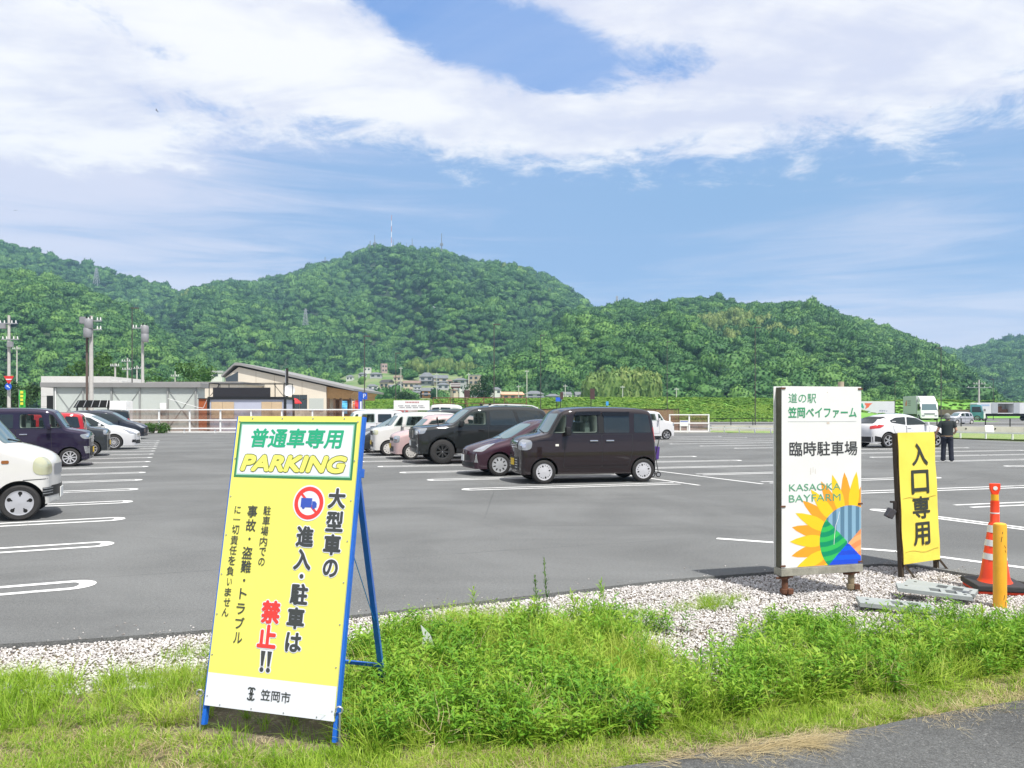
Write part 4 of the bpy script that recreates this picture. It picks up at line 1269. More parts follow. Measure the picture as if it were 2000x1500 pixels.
def keivan_extra(root, B):
    M_VIS = mat('smoked_visor', (.008, .008, .009), .12)
    for s in (1, -1):
        mb = MB()
        B.decal(mb, [(x, s * .75, z) for x, z in ((.38, 1.60), (.36, 1.68), (-.26, 1.685), (-.26, 1.61))], (0, -s, 0), .03, 12, 3)
        B.decal(mb, [(x, s * .75, z) for x, z in ((-.30, 1.585), (-.30, 1.68), (-.98, 1.675), (-.98, 1.585))], (0, -s, 0), .03, 12, 3)
        mb.build('window_visor', M_VIS, root, smooth=60)
        mb = MB()
        for x0, x1, z in ((1.30, .86, 1.02), (.52, -.22, 1.0), (-.36, -.96, 1.0), (-1.20, -1.58, 1.0)):
            B.decal(mb, [(x0, s * .75, z), (x0 - .05, s * .75, z + .05), (x1 + .05, s * .75, z + .05), (x1, s * .75, z)], (0, -s, 0), .010, 10, 2)
        mb.build('side_crease', P_BROWN, root, smooth=60)
        mb = MB(); B.decal(mb, [(x, s * .75, z) for x, z in ((.55, .43), (.50, .50), (-.86, .50), (-.94, .43))], (0, -s, 0), .012, 16, 2)
        mb.build('door_moulding', P_BROWN, root, smooth=60)
        mb = MB(); B.decal(mb, [(x, s * .75, z) for x, z in ((.86, .88), (.86, .93), (.78, .93), (.78, .88))], (0, -s, 0), .008, 4, 2)
        mb.build('side_repeater', mat('clear_repeater', (.7, .68, .6), .2), root)
    for s in (1, -1):
        mb = MB(); B.decal(mb, [(x, s * .75, z) for x, z in ((-.205, 1.175), (-.205, 1.63), (-.335, 1.63), (-.335, 1.175))], (0, -s, 0), .006, 6, 5); mb.build('door_pillar', M_BLACK, root, smooth=60)
        mb = MB(); B.decal(mb, [(x, s * .75, z) for x, z in ((1.0, 1.17), (.72, 1.64), (.66, 1.64), (.93, 1.17))], (0, -s, 0), .005, 8, 6); mb.build('front_pillar', M_BLACK, root, smooth=60)
    for z in (.38, .44, .50, .56):
        for s in (1, -1): MB().bar((B.front_x(s * .40, z) + .01, s * .40, z), (B.front_x(s * .24, z) + .01, s * .24, z), .02, .018).build('lower_grille_bar', M_CHROME, root)
sp = kei_box(P_BROWN, extra=keivan_extra, plate_y=-.02, mirror_mat=M_BLACK, mirror_h=.20, shoulder=.045, headlamp=([(1.44, .73, 1.03), (1.62, .44, 1.04), (1.68, .40, .80), (1.46, .73, .79)], 36), lamp_round=.10, taillamp=([(-1.655, .66, 1.32), (-1.67, .60, 1.30), (-1.68, .60, .94), (-1.665, .66, .94)], 10))
make_car('parked_car', 'brown black box shaped minivan with white wheel caps, nearest in the middle row', 'car', place(gp(1063, 945.6), R(192.5), sp, 1), R(192.5), sp, ROW)
sp = hatchback(P_MAROON)
make_car('parked_car', 'maroon wedge nosed hatchback between the brown minivan and the black off-roader', 'car', place(gp(976, 930), R(195), sp, 1), R(195), sp, ROW)
def prado_extra(root, B):
    for s in (1, -1):
        for x in (-.2, -.75): MB().box((x, s * .60, 1.92), (.09, .07, .07)).build('roof_rack_foot', M_BLACK, root, bevel=.015)
    mb = MB().tube([(1.55, .78, 1.22), (1.60, .80, 1.40)], .016); mb.box((1.60, .82, 1.44), (.05, .11, .13)); mb.build('bonnet_mirror', M_BLACK, root, bevel=.02)
    for s in (1, -1):
        for x in (1.45, -1.34):
            mb = MB(); pts = []
            for k in range(13):
                q = R(8 + 164 * k / 12); px, pz = x + math.cos(q) * .49, .41 + math.sin(q) * .49
                pts.append(Vector((px, s * (B.surf_y(px, max(pz, .5)) + .015), pz)))
            for a, b in zip(pts, pts[1:]): mb.bar(a, b, .05, .06)
            mb.build('arch_flare', P_BLACK, root, smooth=50)
        mb = MB(); B.decal(mb, [(1.0, s * .9, .50), (1.0, s * .9, .40), (-.9, s * .9, .40), (-.9, s * .9, .50)], (0, -s, 0), .05, 12, 3); mb.build('side_step', M_BLACK, root)
sp = offroader(P_BLACK, extra=prado_extra)
make_car('parked_car', 'tall black off-roader with chunky tyres and white roof rails', 'car', place(gp(864, 906.8), R(196), sp, 1), R(196), sp, ROW)
sp = kei_hatch(P_PINK)
make_car('parked_car', 'pale pink kei car with a white roof next to the black off-roader', 'car', place(gp(803, 897.9), R(197), sp, 1), R(197), sp, ROW)
sp = squash(kei_box(P_CREAM, rim=PCAP, plate_y=.05, front=[([(-.40, .78), (-.40, .96), (.40, .96), (.40, .78)], M_BLACK, 'grille'), ([(-.46, .34), (-.46, .52), (.46, .52), (.46, .34)], M_BLACK, 'lower_grille'), (round_poly([(-.60, 1.20), (-.54, 1.64), (.54, 1.64), (.60, 1.20)], .06), M_SCREEN, 'windscreen')], lamp_mat=mat('aged_lamp_lens', (.50, .50, .34), .15, .2, coat=1.), lamp_core=False), .86)
make_car('parked_car', 'cream white boxy kei car with square yellowed headlights beside the pink car', 'car', place(gp(759, 890.5), R(197), sp, 1), R(197), sp, ROW)
sp = hatchback(P_WHITE, rim=MULTI)
make_car('parked_car', 'white hatchback with black tyres half hidden behind the yellow sign', 'car', place(gp(728, 884.8), R(197), sp, 1), R(197), sp, ROW)
sp = low_wagon(P_GREY, rim=DARKA)
make_car('parked_car', 'dark grey long wagon behind the white hatchback at the yellow sign', 'car', r0 + TIPDIR * 2.5 * 6.5 + Vector((3.4, .95, 0)), R(197), sp, ROW)
sp = squash(kei_box(P_WHITE, rim=DARKA), .95)
make_car('parked_car', 'white box car whose roof shows just above the top corner of the yellow sign', 'car', r0 + TIPDIR * 2.5 * 8.5 + Vector((2.8, .8, 0)), R(197), sp, ROW)
row2 = t2 + Vector((-2.6 * math.cos(A_RIGHT), -2.6 * math.sin(A_RIGHT), 0))
sp = squash(kei_box(P_GREY), 1.0)
make_car('parked_car', 'dark grey box car in the second row, its roof showing behind the black off-roader', 'car', at(897, 850, 38) * Vector((1, 1, 0)), R(17), sp, ROW)
sp = kei_hatch(P_WHITE)
make_car('parked_car', 'white kei car in the second row behind the pink car', 'car', at(862, 850, 41) * Vector((1, 1, 0)), R(17), sp, ROW)
sp = squash(bonnet_van(P_CREAM), 1.30)
make_car('parked_van', 'tall white van with dark side windows by the far fence', 'van', at(884, 850, 56) * Vector((1, 1, 0)), R(8), sp, ROW)

# left row
def van_extra(root, B):
    for s in (1, -1):
        mb = MB(); B.decal(mb, [(x, s * .75, z) for x, z in ((1.10, .89), (1.10, .94), (1.0, .94), (1.0, .89))], (0, -s, 0), .008, 4, 2, rd=.02); mb.build('side_repeater', mat('amber_repeater', (.25, .09, .02), .2), root)
        mb = MB(); B.decal(mb, [(1.60, s * .75, .632), (1.60, s * .75, .642), (1.28, s * .75, .632), (1.28, s * .75, .622)], (0, -s, 0), .004, 8, 1); mb.build('bumper_seam', M_BLACK, root)
        for z in (.40, .44, .48):
            mb = MB(); B.decal(mb, [(1.57, s * .70, z), (1.70, s * .50, z), (1.70, s * .50, z + .012), (1.57, s * .70, z + .012)], (-.8, -s * .6, 0), .010, 8, 1); mb.build('bumper_slat', M_STEEL, root)
sp = bonnet_van(P_CREAM, extra=van_extra)
make_car('parked_van', 'cream white cab-forward minivan with short nose at the left picture edge', 'van', place(gp(38, 1017.5), HL, sp, -1), HL, sp, ROW)
sp = kei_box(P_NAVY, rim=MULTI, bars=[(.84, .42, M_CHROME, .03), (.93, .42, M_CHROME, .03)], headlamp=([(1.40, .73, .98), (1.64, .46, 1.03), (1.68, .42, .86), (1.52, .73, .84)], 32), front=[([(-.44, .74), (-.44, 1.0), (.44, 1.0), (.44, .74)], M_CHROME, 'grille'), ([(-.50, .32), (-.50, .60), (.50, .60), (.50, .32)], M_BLACK, 'lower_grille'), (round_poly([(-.60, 1.20), (-.54, 1.64), (.54, 1.64), (.60, 1.20)], .06), M_SCREEN, 'windscreen')], fog=([(1.52, .72, .62), (1.66, .56, .62), (1.66, .56, .40), (1.58, .72, .40)], M_CHROME))
make_car('parked_car', 'dark navy purple tall kei wagon with chrome front and alloy wheels', 'car', place(gp(136, 911.5), HL, sp, -1), HL, sp, ROW)
sp = squash(kei_box(P_RED, taillamp=([(-1.40, .73, 1.16), (-1.64, .56, 1.16), (-1.68, .58, .86), (-1.50, .73, .86)], 35)), .86)
e = at(163, 850, 26.2); e.z = 0
def place_rear(e, heading, sp, side): return Vector(e) - Matrix.Rotation(heading, 3, 'Z') @ Vector((-sp['L'] / 2 + .05, side * sp['W'] / 2, 0))
make_car('parked_car', 'red kei wagon parked nose-in, tail out between the navy and grey cars', 'car', place_rear(e, HL + math.pi, sp, 1), HL + math.pi, sp, ROW)
sp = squash(kei_box(P_GREY, rim=MULTI), .80)
make_car('parked_car', 'dark slate grey kei wagon next to the long white wagon', 'car', place(gp(178.4, 891.3), HL, sp, -1), HL, sp, ROW)
sp = low_wagon(P_WHITE)
make_car('parked_car', 'long low white wagon with many-spoked alloy wheels', 'car', place(gp(222.4, 878.6), HL, sp, -1), HL, sp, ROW)
sp = squash(low_wagon(P_NIGHT, rim=DARKA, front=[([(-.50, .42), (-.54, .74), (.54, .74), (.50, .42)], M_BLACK, 'grille'), (round_poly([(-.68, 1.07), (-.54, 1.50), (.54, 1.50), (.68, 1.07)], .10), M_SCREEN, 'windscreen')]), 1.14)
e = at(284, 850, 47); e.z = 0
make_car('parked_car', 'blue black crossover with sloping bonnet, last before the fence corner', 'car', e - Matrix.Rotation(HL, 3, 'Z') @ Vector((2.28, -.6, 0)), HL, sp, ROW)
sp = kei_box(P_BLACK, taillamp=([(-1.40, .73, 1.18), (-1.64, .56, 1.18), (-1.68, .58, .84), (-1.50, .73, .84)], 35))
e = at(252, 850, 53); e.z = 0
make_car('parked_car', 'black box wagon with its red tail light towards the fence corner', 'car', place_rear(e, HL + math.pi, sp, 1), HL + math.pi, sp, ROW)

# right part of the car park and the yard beyond
sp = squash(kei_box(P_WHITE, rim=DARKA), .92)
make_car('parked_car', 'white box car driving off behind the brown minivan', 'car', place(gp(1302, 858.6), R(13), sp, -1), R(13), sp, ROW)
sp = coupe_suv(P_WHITE)
make_car('parked_car', 'white coupe-like crossover with black lower cladding behind the yellow entrance sign', 'car', place(gp(1735.4, 874.9), R(14.5), sp, -1, 1), R(14.5), sp, ROW)
sp = squash(kei_hatch(P_SILVER), 1.0)
make_car('parked_car', 'small silver car in front of the trucks, right of the standing man', 'car', at(1874, 828, 100) * Vector((1, 1, 0)) + Vector((0, 0, .02)), R(196), sp, ROW)

# folded pushchair behind the brown minivan
c = gp(1271, 931); c.z = 0
root = thing('pushchair', 'small pushchair with a purple seat right behind the brown minivan', 'pushchair', c, R(12))
M_TUBE = mat('dark_tube', (.03, .03, .032), .4, .4)
for s in (-.17, .17):
    MB().tube([(-.02, s, .10), (.06, s, .55), (.16, s, .98)], .012, 8).build('frame', M_TUBE, root)
    MB().tube([(.14, s, .10), (.06, s, .55)], .010, 8).build('leg', M_TUBE, root)
    for x in (-.02, .14):
        w = MB().lathe([(.045, -.012), (.065, -.012), (.07, 0), (.065, .012), (.045, .012)], Matrix.Translation((x, s, .07)) @ Matrix.Rotation(R(90), 4, 'X'), 16).build('wheel', M_RUBBER, root)
        MB().lathe([(0, -.008), (.045, -.008), (.045, .008), (0, .008)], Matrix.Translation((x, s, .07)) @ Matrix.Rotation(R(90), 4, 'X'), 12).build('hub', M_STEEL, w)
MB().tube([(.16, -.17, .98), (.20, -.17, 1.0), (.20, .17, 1.0), (.16, .17, .98)], .013, 8).build('handle', M_BLACK, root)
MB().prism([(.02, .42), (.16, .46), (.19, .78), (.05, .80)], Matrix(((1, 0, 0, 0), (0, 0, -1, 0), (0, 1, 0, 0), (0, 0, 0, 1))), -.16, .16).build('seat', mat('purple_cloth', (.07, .03, .20), .85, var=.2, vscale=8), root, bevel=.02)

# ------------------------------------------------------------------ sign boards
def frame_matrix(origin, u, v):
    u, v = Vector(u).normalized(), Vector(v).normalized()
    n = u.cross(v).normalized(); v = n.cross(u)
    M = Matrix((u, v, n)).transposed().to_4x4()
    M.translation = origin
    return M
def homography(src, dst):
    A, b = [], []
    for (x, y), (u, v) in zip(src, dst):
        A += [[x, y, 1, 0, 0, 0, -u * x, -u * y], [0, 0, 0, x, y, 1, -v * x, -v * y]]; b += [u, v]
    h = np.append(np.linalg.solve(np.array(A, float), np.array(b, float)), 1).reshape(3, 3)
    def f(x, y):
        q = h @ np.array([x, y, 1]); return float(q[0] / q[2]), float(q[1] / q[2])
    return f
def vinyl(name, c, rough=.38, var=.04): return mat(name, c, rough, 0, .15, var=var, vscale=2.2)
V_YEL = vinyl('yellow_vinyl', (.77, .735, .145)); V_WHT = vinyl('white_vinyl', (.70, .72, .78)); V_GRN = vinyl('green_print', (.015, .36, .18)); V_DGRN = vinyl('dark_green_print', (.035, .20, .075))
V_INK = vinyl('charcoal_print', (.045, .050, .048)); V_RED = vinyl('red_print', (.70, .045, .035)); V_BLU = vinyl('blue_print', (.035, .085, .42)); V_MINT = vinyl('mint_print', (.28, .55, .42)); V_OLIVE = vinyl('olive_outline', (.16, .19, .035))
M_BLUE = mat('blue_painted_steel', (.008, .13, .62), .4, .1, .3, var=.12, vscale=5)

def quad(mb, M, pts, d=0., mi=0):
    mb.add([M @ Vector((p[0], p[1], d)) for p in pts], [tuple(range(len(pts)))], mi)

def aframe():
    fl, fr_ = gp(397, 1413), gp(646, 1447)
    u = (fr_ - fl); width = u.length; u.normalize()
    n0 = Vector((u.y, -u.x, 0))                       # towards the viewer
    lean = R(10.7)
    v = Vector((0, 0, 1)) * math.cos(lean) - n0 * math.sin(lean)
    org = (fl + fr_) / 2
    M = frame_matrix(org, u, v)
    Wp, Hp, y0 = width + .015, 1.700, .095
    root = thing('folding_sign', 'yellow folding A-frame sign on blue legs standing in the grass, PARKING in yellow letters', 'sign board', org)
    w2 = Wp / 2
    pn = MB(); pn.prism([(-w2, y0), (w2, y0), (w2, Hp), (-w2, Hp)], M, -.012, 0)
    panel = pn.build('panel', V_YEL, root, world=True)
    f = homography([(489.9, 809.9), (724.8, 808.8), (648.7, 1411.5), (396.7, 1377.3)], [(-w2, Hp), (w2, Hp), (w2, y0), (-w2, y0)])
    U = lambda pts: [f(*p) for p in pts]
    wb = MB(); b0 = U([(410, 1311.5), (659.3, 1338)])
    quad(wb, M, [(-w2, b0[0][1]), (-w2, y0), (w2, y0), (w2, b0[0][1])], .001)
    wb.build('white_band', V_WHT, panel, world=True)
    # title field
    yb = f(590, 930)[1]; yt = f(607, 820)[1]; xl = (f(493.3, 820.5)[0] + f(475.2, 927.5)[0]) / 2; xr = (f(720, 819)[0] + f(705.3, 932)[0]) / 2
    xr = min(xr, w2 - .02)
    for nm, g, d, m in (('title_border', 0, .001, V_DGRN), ('title_border_inner', .013, .0016, V_MINT), ('title_field', .020, .0022, V_WHT)):
        q = MB(); quad(q, M, [(xl + g, yb + g), (xr - g, yb + g), (xr - g, yt - g), (xl + g, yt - g)], d); q.build(nm, m, panel, world=True)
    def box(px0, py0, px1, py1):
        a, b, c, d_ = f(px0, py0), f(px1, py0), f(px1, py1), f(px0, py1)
        return ((a[0] + b[0] + c[0] + d_[0]) / 4, (a[1] + b[1] + c[1] + d_[1]) / 4, ((b[0] - a[0]) + (c[0] - d_[0])) / 2, ((a[1] - d_[1]) + (b[1] - c[1])) / 2)
    cx, cy, w, h = box(511.5, 833, 691.5, 871)
    t = MB(); put_text(t, M, '普通車専用', cx, cy, w * .985, h, .003, bold=.030, shear=.12); t.build('lettering', V_GRN, panel, world=True)
    cx, cy, w, h = box(489.5, 882.7, 696, 919.5)
    t = MB(); put_text(t, M, 'PARKING', cx, cy, w, h, .003, bold=.115, shear=.22); t.build('lettering_outline', V_OLIVE, panel, world=True)
    t = MB(); put_text(t, M, 'PARKING', cx, cy, w - .011, h - .011, .0038, bold=.072, shear=.22); t.build('lettering', V_YEL, panel, world=True)
    def column(items, size, ink, bold, name='lettering', halo=.012):
        t, hl = MB(), MB()
        for ch, px, py, *k in items:
            x, y = f(px, py); s = size * (k[0] if k else 1)
            kw = dict(size=1, bold=bold)
            if ch == '・':
                for mb_, r_, d_ in ((hl, s * .19, .0015), (t, s * .11, .003)):
                    mb_.add([M @ Vector((x + r_ * math.cos(i * .5236), y + r_ * math.sin(i * .5236), d_)) for i in range(12)], [tuple(range(12))])
                continue
            w_, h_ = s * .95, s
            if ch in 'トい': w_ = s * .8
            if ch == '一':
                put_text(t, M, ch, x, y, w=s * .95, depth=.003, **kw); continue
            put_text(t, M, ch, x, y, w_, h_, .003, **kw)
            if halo: put_text(hl, M, ch, x, y, w_ + halo, h_ + halo, .0015, size=1, bold=(bold * s + halo / 2) / (s + halo))
        if halo and hl.v: hl.build('lettering_halo', V_WHT, panel, world=True)
        t.build(name, ink, panel, world=True)
    column([('大', 672.8, 968), ('型', 666.7, 1013), ('車', 660, 1058.7), ('の', 654.7, 1105, .85)], .112, V_INK, .040)
    column([('進', 608, 1042.7), ('入', 601.3, 1088), ('・', 598, 1121), ('駐', 592, 1156.5), ('車', 583.3, 1204), ('は', 576.7, 1252, .9)], .114, V_INK, .040)
    column([('禁', 535.3, 1192), ('止', 526, 1240)], .124, V_RED, .044)
    t, hl = MB(), MB()
    x, y = f(520.7, 1290.7)
    for dx in (-.020, .020):
        for mb_, g, d_ in ((hl, .007, .0015), (t, 0, .003)):
            quad(mb_, M, [(x + dx - .007 - g, y - .022 - g), (x + dx + .007 + g, y - .022 - g), (x + dx + .014 + g, y + .055 + g), (x + dx - .014 - g, y + .055 + g)], d_)
            mb_.add([M @ Vector((x + dx + (.0125 + g) * math.cos(i * .5236), y - .042 + (.0125 + g) * math.sin(i * .5236), d_)) for i in range(12)], [tuple(range(12))])
    hl.build('lettering_halo', V_WHT, panel, world=True); t.build('lettering', V_INK, panel, world=True)
    column([('駐', 537.3, 992), ('車', 534.7, 1012), ('場', 530.7, 1032), ('内', 527.5, 1052.5), ('で', 524.8, 1072.5, .9), ('の', 521.9, 1092.5, .85)], .050, V_INK, .012, halo=0)
    column([('事', 508.8, 994), ('故', 504.8, 1021), ('・', 500.8, 1047.5), ('盗', 495.2, 1074.7), ('難', 491.5, 1102), ('・', 486.7, 1129), ('ト', 483.6, 1155.5, .85), ('ラ', 477.2, 1185.3, .85), ('ブ', 474, 1213.3, .9), ('ル', 469.2, 1242.7, .85)], .068, V_INK, .014, halo=0)
    column([('に', 480.8, 990.7, .85), ('一', 478, 1009.5), ('切', 474.7, 1029.3), ('責', 471.5, 1050), ('任', 468, 1069.9), ('を', 464.8, 1090), ('負', 460.8, 1110.7), ('い', 458, 1132, .8), ('ま', 454.3, 1152, .9), ('せ', 451.3, 1172, .9), ('ん', 447.3, 1192, .9)], .050, V_INK, .012, halo=0)
    # no-lorries roundel
    x, y = f(618, 977.3); r = (f(646, 977)[0] - f(590, 977)[0]) / 2
    def disc(mb, cx, cy, r, d, r_in=0, n=40, mi=0):
        if r_in:
            vs = [M @ Vector((cx + q * math.cos(2 * math.pi * i / n), cy + q * math.sin(2 * math.pi * i / n), d)) for q in (r, r_in) for i in range(n)]
            mb.add(vs, [(i, (i + 1) % n, n + (i + 1) % n, n + i) for i in range(n)], mi)
        else: mb.add([M @ Vector((cx + r * math.cos(2 * math.pi * i / n), cy + r * math.sin(2 * math.pi * i / n), d)) for i in range(n)], [tuple(range(n))], mi)
    d = MB(); disc(d, x, y, r * 1.10, .0015); sg = d.build('roundel', V_WHT, panel, world=True)
    d = MB(); disc(d, x, y, r, .0022, r * .74)
    c_, s_ = math.cos(R(-45)), math.sin(R(-45))
    quad(d, M, [(x + c_ * a - s_ * b, y + s_ * a + c_ * b) for a, b in ((-r * .8, -r * .075), (r * .8, -r * .075), (r * .8, r * .075), (-r * .8, r * .075))], .0024)
    d.build('red_ring', V_RED, sg, world=True)
    d = MB()
    quad(d, M, [(x - r * .54, y - r * .26), (x + r * .22, y - r * .26), (x + r * .22, y + r * .30), (x - r * .54, y + r * .30)], .003)
    quad(d, M, [(x + r * .24, y - r * .26), (x + r * .56, y - r * .26), (x + r * .56, y - r * .02), (x + r * .44, y + r * .12), (x + r * .24, y + r * .12)], .003)
    for a in (-.34, .36): disc(d, x + r * a, y - r * .27, r * .10, .0032, n=14)
    d.build('lorry_pictogram', V_BLU, sg, world=True)
    # city crest: two facing hooked strokes over crossed feet
    x, y = f(490, 1354.7); h = .030
    cr = MB()
    for s in (-1, 1):
        for yy, r0_, a0, a1 in ((.45, .55, -70, 150), (-.45, .60, -150, 60)):
            pts = []
            for k in range(13):
                q = R(a0 + (a1 - a0) * k / 12)
                pts.append((s * (.30 - .62 * math.cos(q) * .8) , yy + r0_ * math.sin(q)))
            for (ax, ay), (bx, by) in zip(pts, pts[1:]):
                p, q2 = M @ Vector((x + ax * h, y + ay * h, .003)), M @ Vector((x + bx * h, y + by * h, .003))
                cr.bar(p, q2, .0075, .0008, up=M.to_3x3() @ Vector((0, 0, 1)))
    cr.bar(M @ Vector((x - .55 * h, y, .003)), M @ Vector((x + .55 * h, y, .003)), .006, .0008, up=M.to_3x3() @ Vector((0, 0, 1)))
    cr.build('crest', V_INK, panel, world=True)
    x0, y0_ = f(508.7, 1355); x1, y1 = f(566, 1364.5)
    t = MB(); put_text(t, M, '笠岡市', (x0 + x1) / 2, f(537, 1360)[1], (x1 - x0), .056, .003, bold=.012); t.build('lettering', V_INK, panel, world=True)
    # steel: front frame, rear frame, spreader cord, pegs
    fm = MB()
    up_ = M.to_3x3() @ Vector((0, 0, 1))
    for s in (-1, 1): fm.bar(M @ Vector((s * (w2 + .004), -.01, -.026)), M @ Vector((s * (w2 + .004), Hp, -.026)), .022, .028, up=up_)
    for yy in (.12, .9, Hp - .015): fm.bar(M @ Vector((-w2, yy, -.027)), M @ Vector((w2, yy, -.027)), .022, .022, up=up_)
    fm.build('front_frame', M_BLUE, root, world=True)
    hinge_y = 1.37
    b_r = gp(749, 1336); b_l = b_r - u * width
    rl = MB()
    ends = {}
    for s, foot in ((1, b_r), (-1, b_l)):
        top = M @ Vector((s * (w2 - .012), hinge_y, -.045)); ends[s] = (top, foot)
        leg = MB().bar(top, foot - Vector((0, 0, .02)), .030, .030); leg.build('rear_leg', M_BLUE, root, world=True)
    rl.bar(ends[1][1] + (ends[1][0] - ends[1][1]) * .10, ends[-1][1] + (ends[-1][0] - ends[-1][1]) * .10, .02, .02)
    rl.build('rear_crossbar', M_BLUE, root, world=True)
    cd = MB()
    for s in (1,): cd.tube([M @ Vector((s * (w2 - .01), .98, -.04)), ends[s][1] + (ends[s][0] - ends[s][1]) * .30], .0028)
    cd.build('spreader_cord', mat('blue_cord', (.02, .25, .65), .7), root, world=True)
    br = MB()
    for s in (1, -1): br.box(M @ Vector((s * (w2 + .004), hinge_y + .02, -.045)), (.02, .05, .06), M.to_3x3())
    br.build('hinge', M_BLUE, root, world=True, bevel=.004)
    sc = MB()
    for k in range(8):
        yy = y0 + .05 + (Hp - y0 - .08) * k / 7
        for s in (-1, 1): sc.cyl(M @ Vector((s * (w2 - .014), yy, 0)), M @ Vector((s * (w2 - .014), yy, .004)), .004, None, 8)
    for k in range(4):
        for yy in (y0 + .012, Hp - .012): sc.cyl(M @ Vector((-w2 + .1 + k * (Wp - .2) / 3, yy, 0)), M @ Vector((-w2 + .1 + k * (Wp - .2) / 3, yy, .004)), .004, None, 8)
    sc.build('screw', M_STEEL, panel, world=True)
    for px, py, s in ((658, 1405, 1), (393, 1350, -1)):
        base = M @ Vector((s * (w2 + .030), 0, -.02)); base.z = -.05
        pg = MB(); pg.tube([base, base + Vector((.004, 0, .19))], .0055, 8)
        pts = [base + Vector((0, 0, .205)) + Vector((math.cos(R(a)) * .018, 0, math.sin(R(a)) * .018)) for a in range(-90, 220, 30)]
        pg.tube(pts, .005, 6)
        tag(pg.build('ground_peg', M_STEEL, None, smooth=60), 'steel loop-headed ground peg tied at the %s foot of the yellow A-frame sign' % ('right' if s > 0 else 'left'), 'peg', 'pegs holding the folding sign')
aframe()

def white_board():
    pl, pr = gp(1527, 1157), gp(1682, 1146)
    u = (pr - pl); width = u.length; u.normalize()
    org = (pl + pr) / 2
    Zm = org.y
    n0 = Vector((u.y, -u.x, 0))
    roll = R(1.6)
    v = Vector((0, 0, 1)) * math.cos(roll) - u * math.sin(roll)
    uu = u * math.cos(roll) + Vector((0, 0, 1)) * math.sin(roll) * .3
    M = frame_matrix(org, u, v)
    y0, y1 = .225, 1.935
    w2 = width / 2
    root = thing('notice_board', 'tall white double-sided board with green writing and a sunflower emblem on rusty posts', 'sign board', org)
    pn = MB().prism([(-w2, y0), (w2, y0), (w2, y1), (-w2, y1)], M, -.006, 0)
    panel = pn.build('front_panel', mat('weathered_white_panel', (.74, .74, .73), .4, var=.06, vscale=1.1), root, world=True)
    bk = MB().prism([(-w2 - .02, y0), (w2 - .02, y0), (w2 - .02, y1), (-w2 - .02, y1)], M, -.105, -.099); bk.build('back_panel', M_WHITE, root, world=True)
    mouldy = mat('mouldy_wood', (.30, .29, .24), .85, var=.45, vscale=9)
    fr = MB()
    dark = mat('weathered_frame', (.10, .095, .065), .8, var=.4, vscale=6)
    for s in (-1, 1): fr.prism([(s * (w2 - .035) - .03, y0 - .01), (s * (w2 - .035) + .03, y0 - .01), (s * (w2 - .035) + .03, y1 - .01), (s * (w2 - .035) - .03, y1 - .01)], M, -.098, -.007)
    for k in range(4): fr.prism([(-w2 + .07, y0 + k * .54), (w2 - .07, y0 + k * .54), (w2 - .07, y0 + k * .54 + .04), (-w2 + .07, y0 + k * .54 + .04)], M, -.09, -.02)
    fr.build('timber_frame', dark, root, world=True)
    sl = MB().prism([(-w2 - .012, y0 - .075), (w2 + .012, y0 - .075), (w2 + .012, y0 - .004), (-w2 - .012, y0 - .004)], M, -.11, .012); sl.build('bottom_rail', mouldy, root, world=True, bevel=.004)
    rust = mat('rusty_steel', (.13, .055, .03), .85, var=.5, vscale=12)
    for s, m_ in ((-1, rust), (1, mat('scabby_post', (.30, .24, .15), .8, var=.5, vscale=14))):
        p = MB(); c = M @ Vector((s * (w2 - .07), 0, -.055)); c.z = -.12
        p.cyl(c, c + Vector((0, 0, .42)), .030, None, 14); p.cyl(c + Vector((0, 0, .10)), c + Vector((0, 0, .14)), .045, None, 14); p.cyl(c + Vector((0, 0, .24)), c + Vector((0, 0, .30)), .042, None, 14)
        post = p.build('post', m_, root, world=True, smooth=40)
        cl = MB(); cl.box(c + Vector((0, 0, .27)), (.12, .10, .035)); cl.box(c + Vector((-.05, -.05, .25)), (.10, .02, .02)); cl.box(c + Vector((.04, -.03, .12)), (.05, .05, .05)); cl.build('clamp', rust, post, world=True, bevel=.004)
    p = MB(); p.cyl(M @ Vector((w2 - .19, y1 - .1, -.05)), M @ Vector((w2 - .19, y1 + .05, -.05)), .028, None, 14); p.build('pole_top', mat('bare_pole', (.45, .38, .28), .7, var=.2), root, world=True, smooth=40)
    f = homography([(1519, 751), (1675, 757.6), (1681.6, 1102), (1528.9, 1103.5)], [(-w2, y1), (w2, y1), (w2, y0), (-w2, y0)])
    c3 = lambda x, y: f(1480 + x / 3.333, 730 + y / 3.333)
    def fit(s, x0, y0_, x1, y1_, ink, **kw):
        a, b = c3(x0, (y0_ + y1_) / 2), c3(x1, (y0_ + y1_) / 2); t_, b_ = c3((x0 + x1) / 2, y0_), c3((x0 + x1) / 2, y1_)
        t = MB(); put_text(t, M, s, (a[0] + b[0]) / 2, (t_[1] + b_[1]) / 2, b[0] - a[0], t_[1] - b_[1], kw.pop('depth', .0025), **kw)
        t.build('lettering', ink, panel, world=True)
    G1 = vinyl('board_green', (.045, .30, .14)); INK = vinyl('board_ink', (.045, .045, .05))
    fit('道の駅', 175, 122, 355, 185, G1, bold=-.004)
    fit('笠岡ベイファーム', 175, 216, 622, 287, G1, bold=.020)
    fit('臨時駐車場', 190, 441, 632, 535, INK, bold=.012)
    ln = MB(); a, b = c3(175, 303), c3(622, 315); quad(ln, M, [(a[0], a[1] - .003), (b[0], a[1] - .003), (b[0], a[1]), (a[0], a[1])], .002); ln.build('rule_line', vinyl('pale_grey_line', (.45, .47, .47)), panel, world=True)
    # sunflower emblem, cut off by the panel's right and bottom edges
    cx, cy = c3(592, 1085); Rr = abs(c3(400, 1085)[0] - cx)
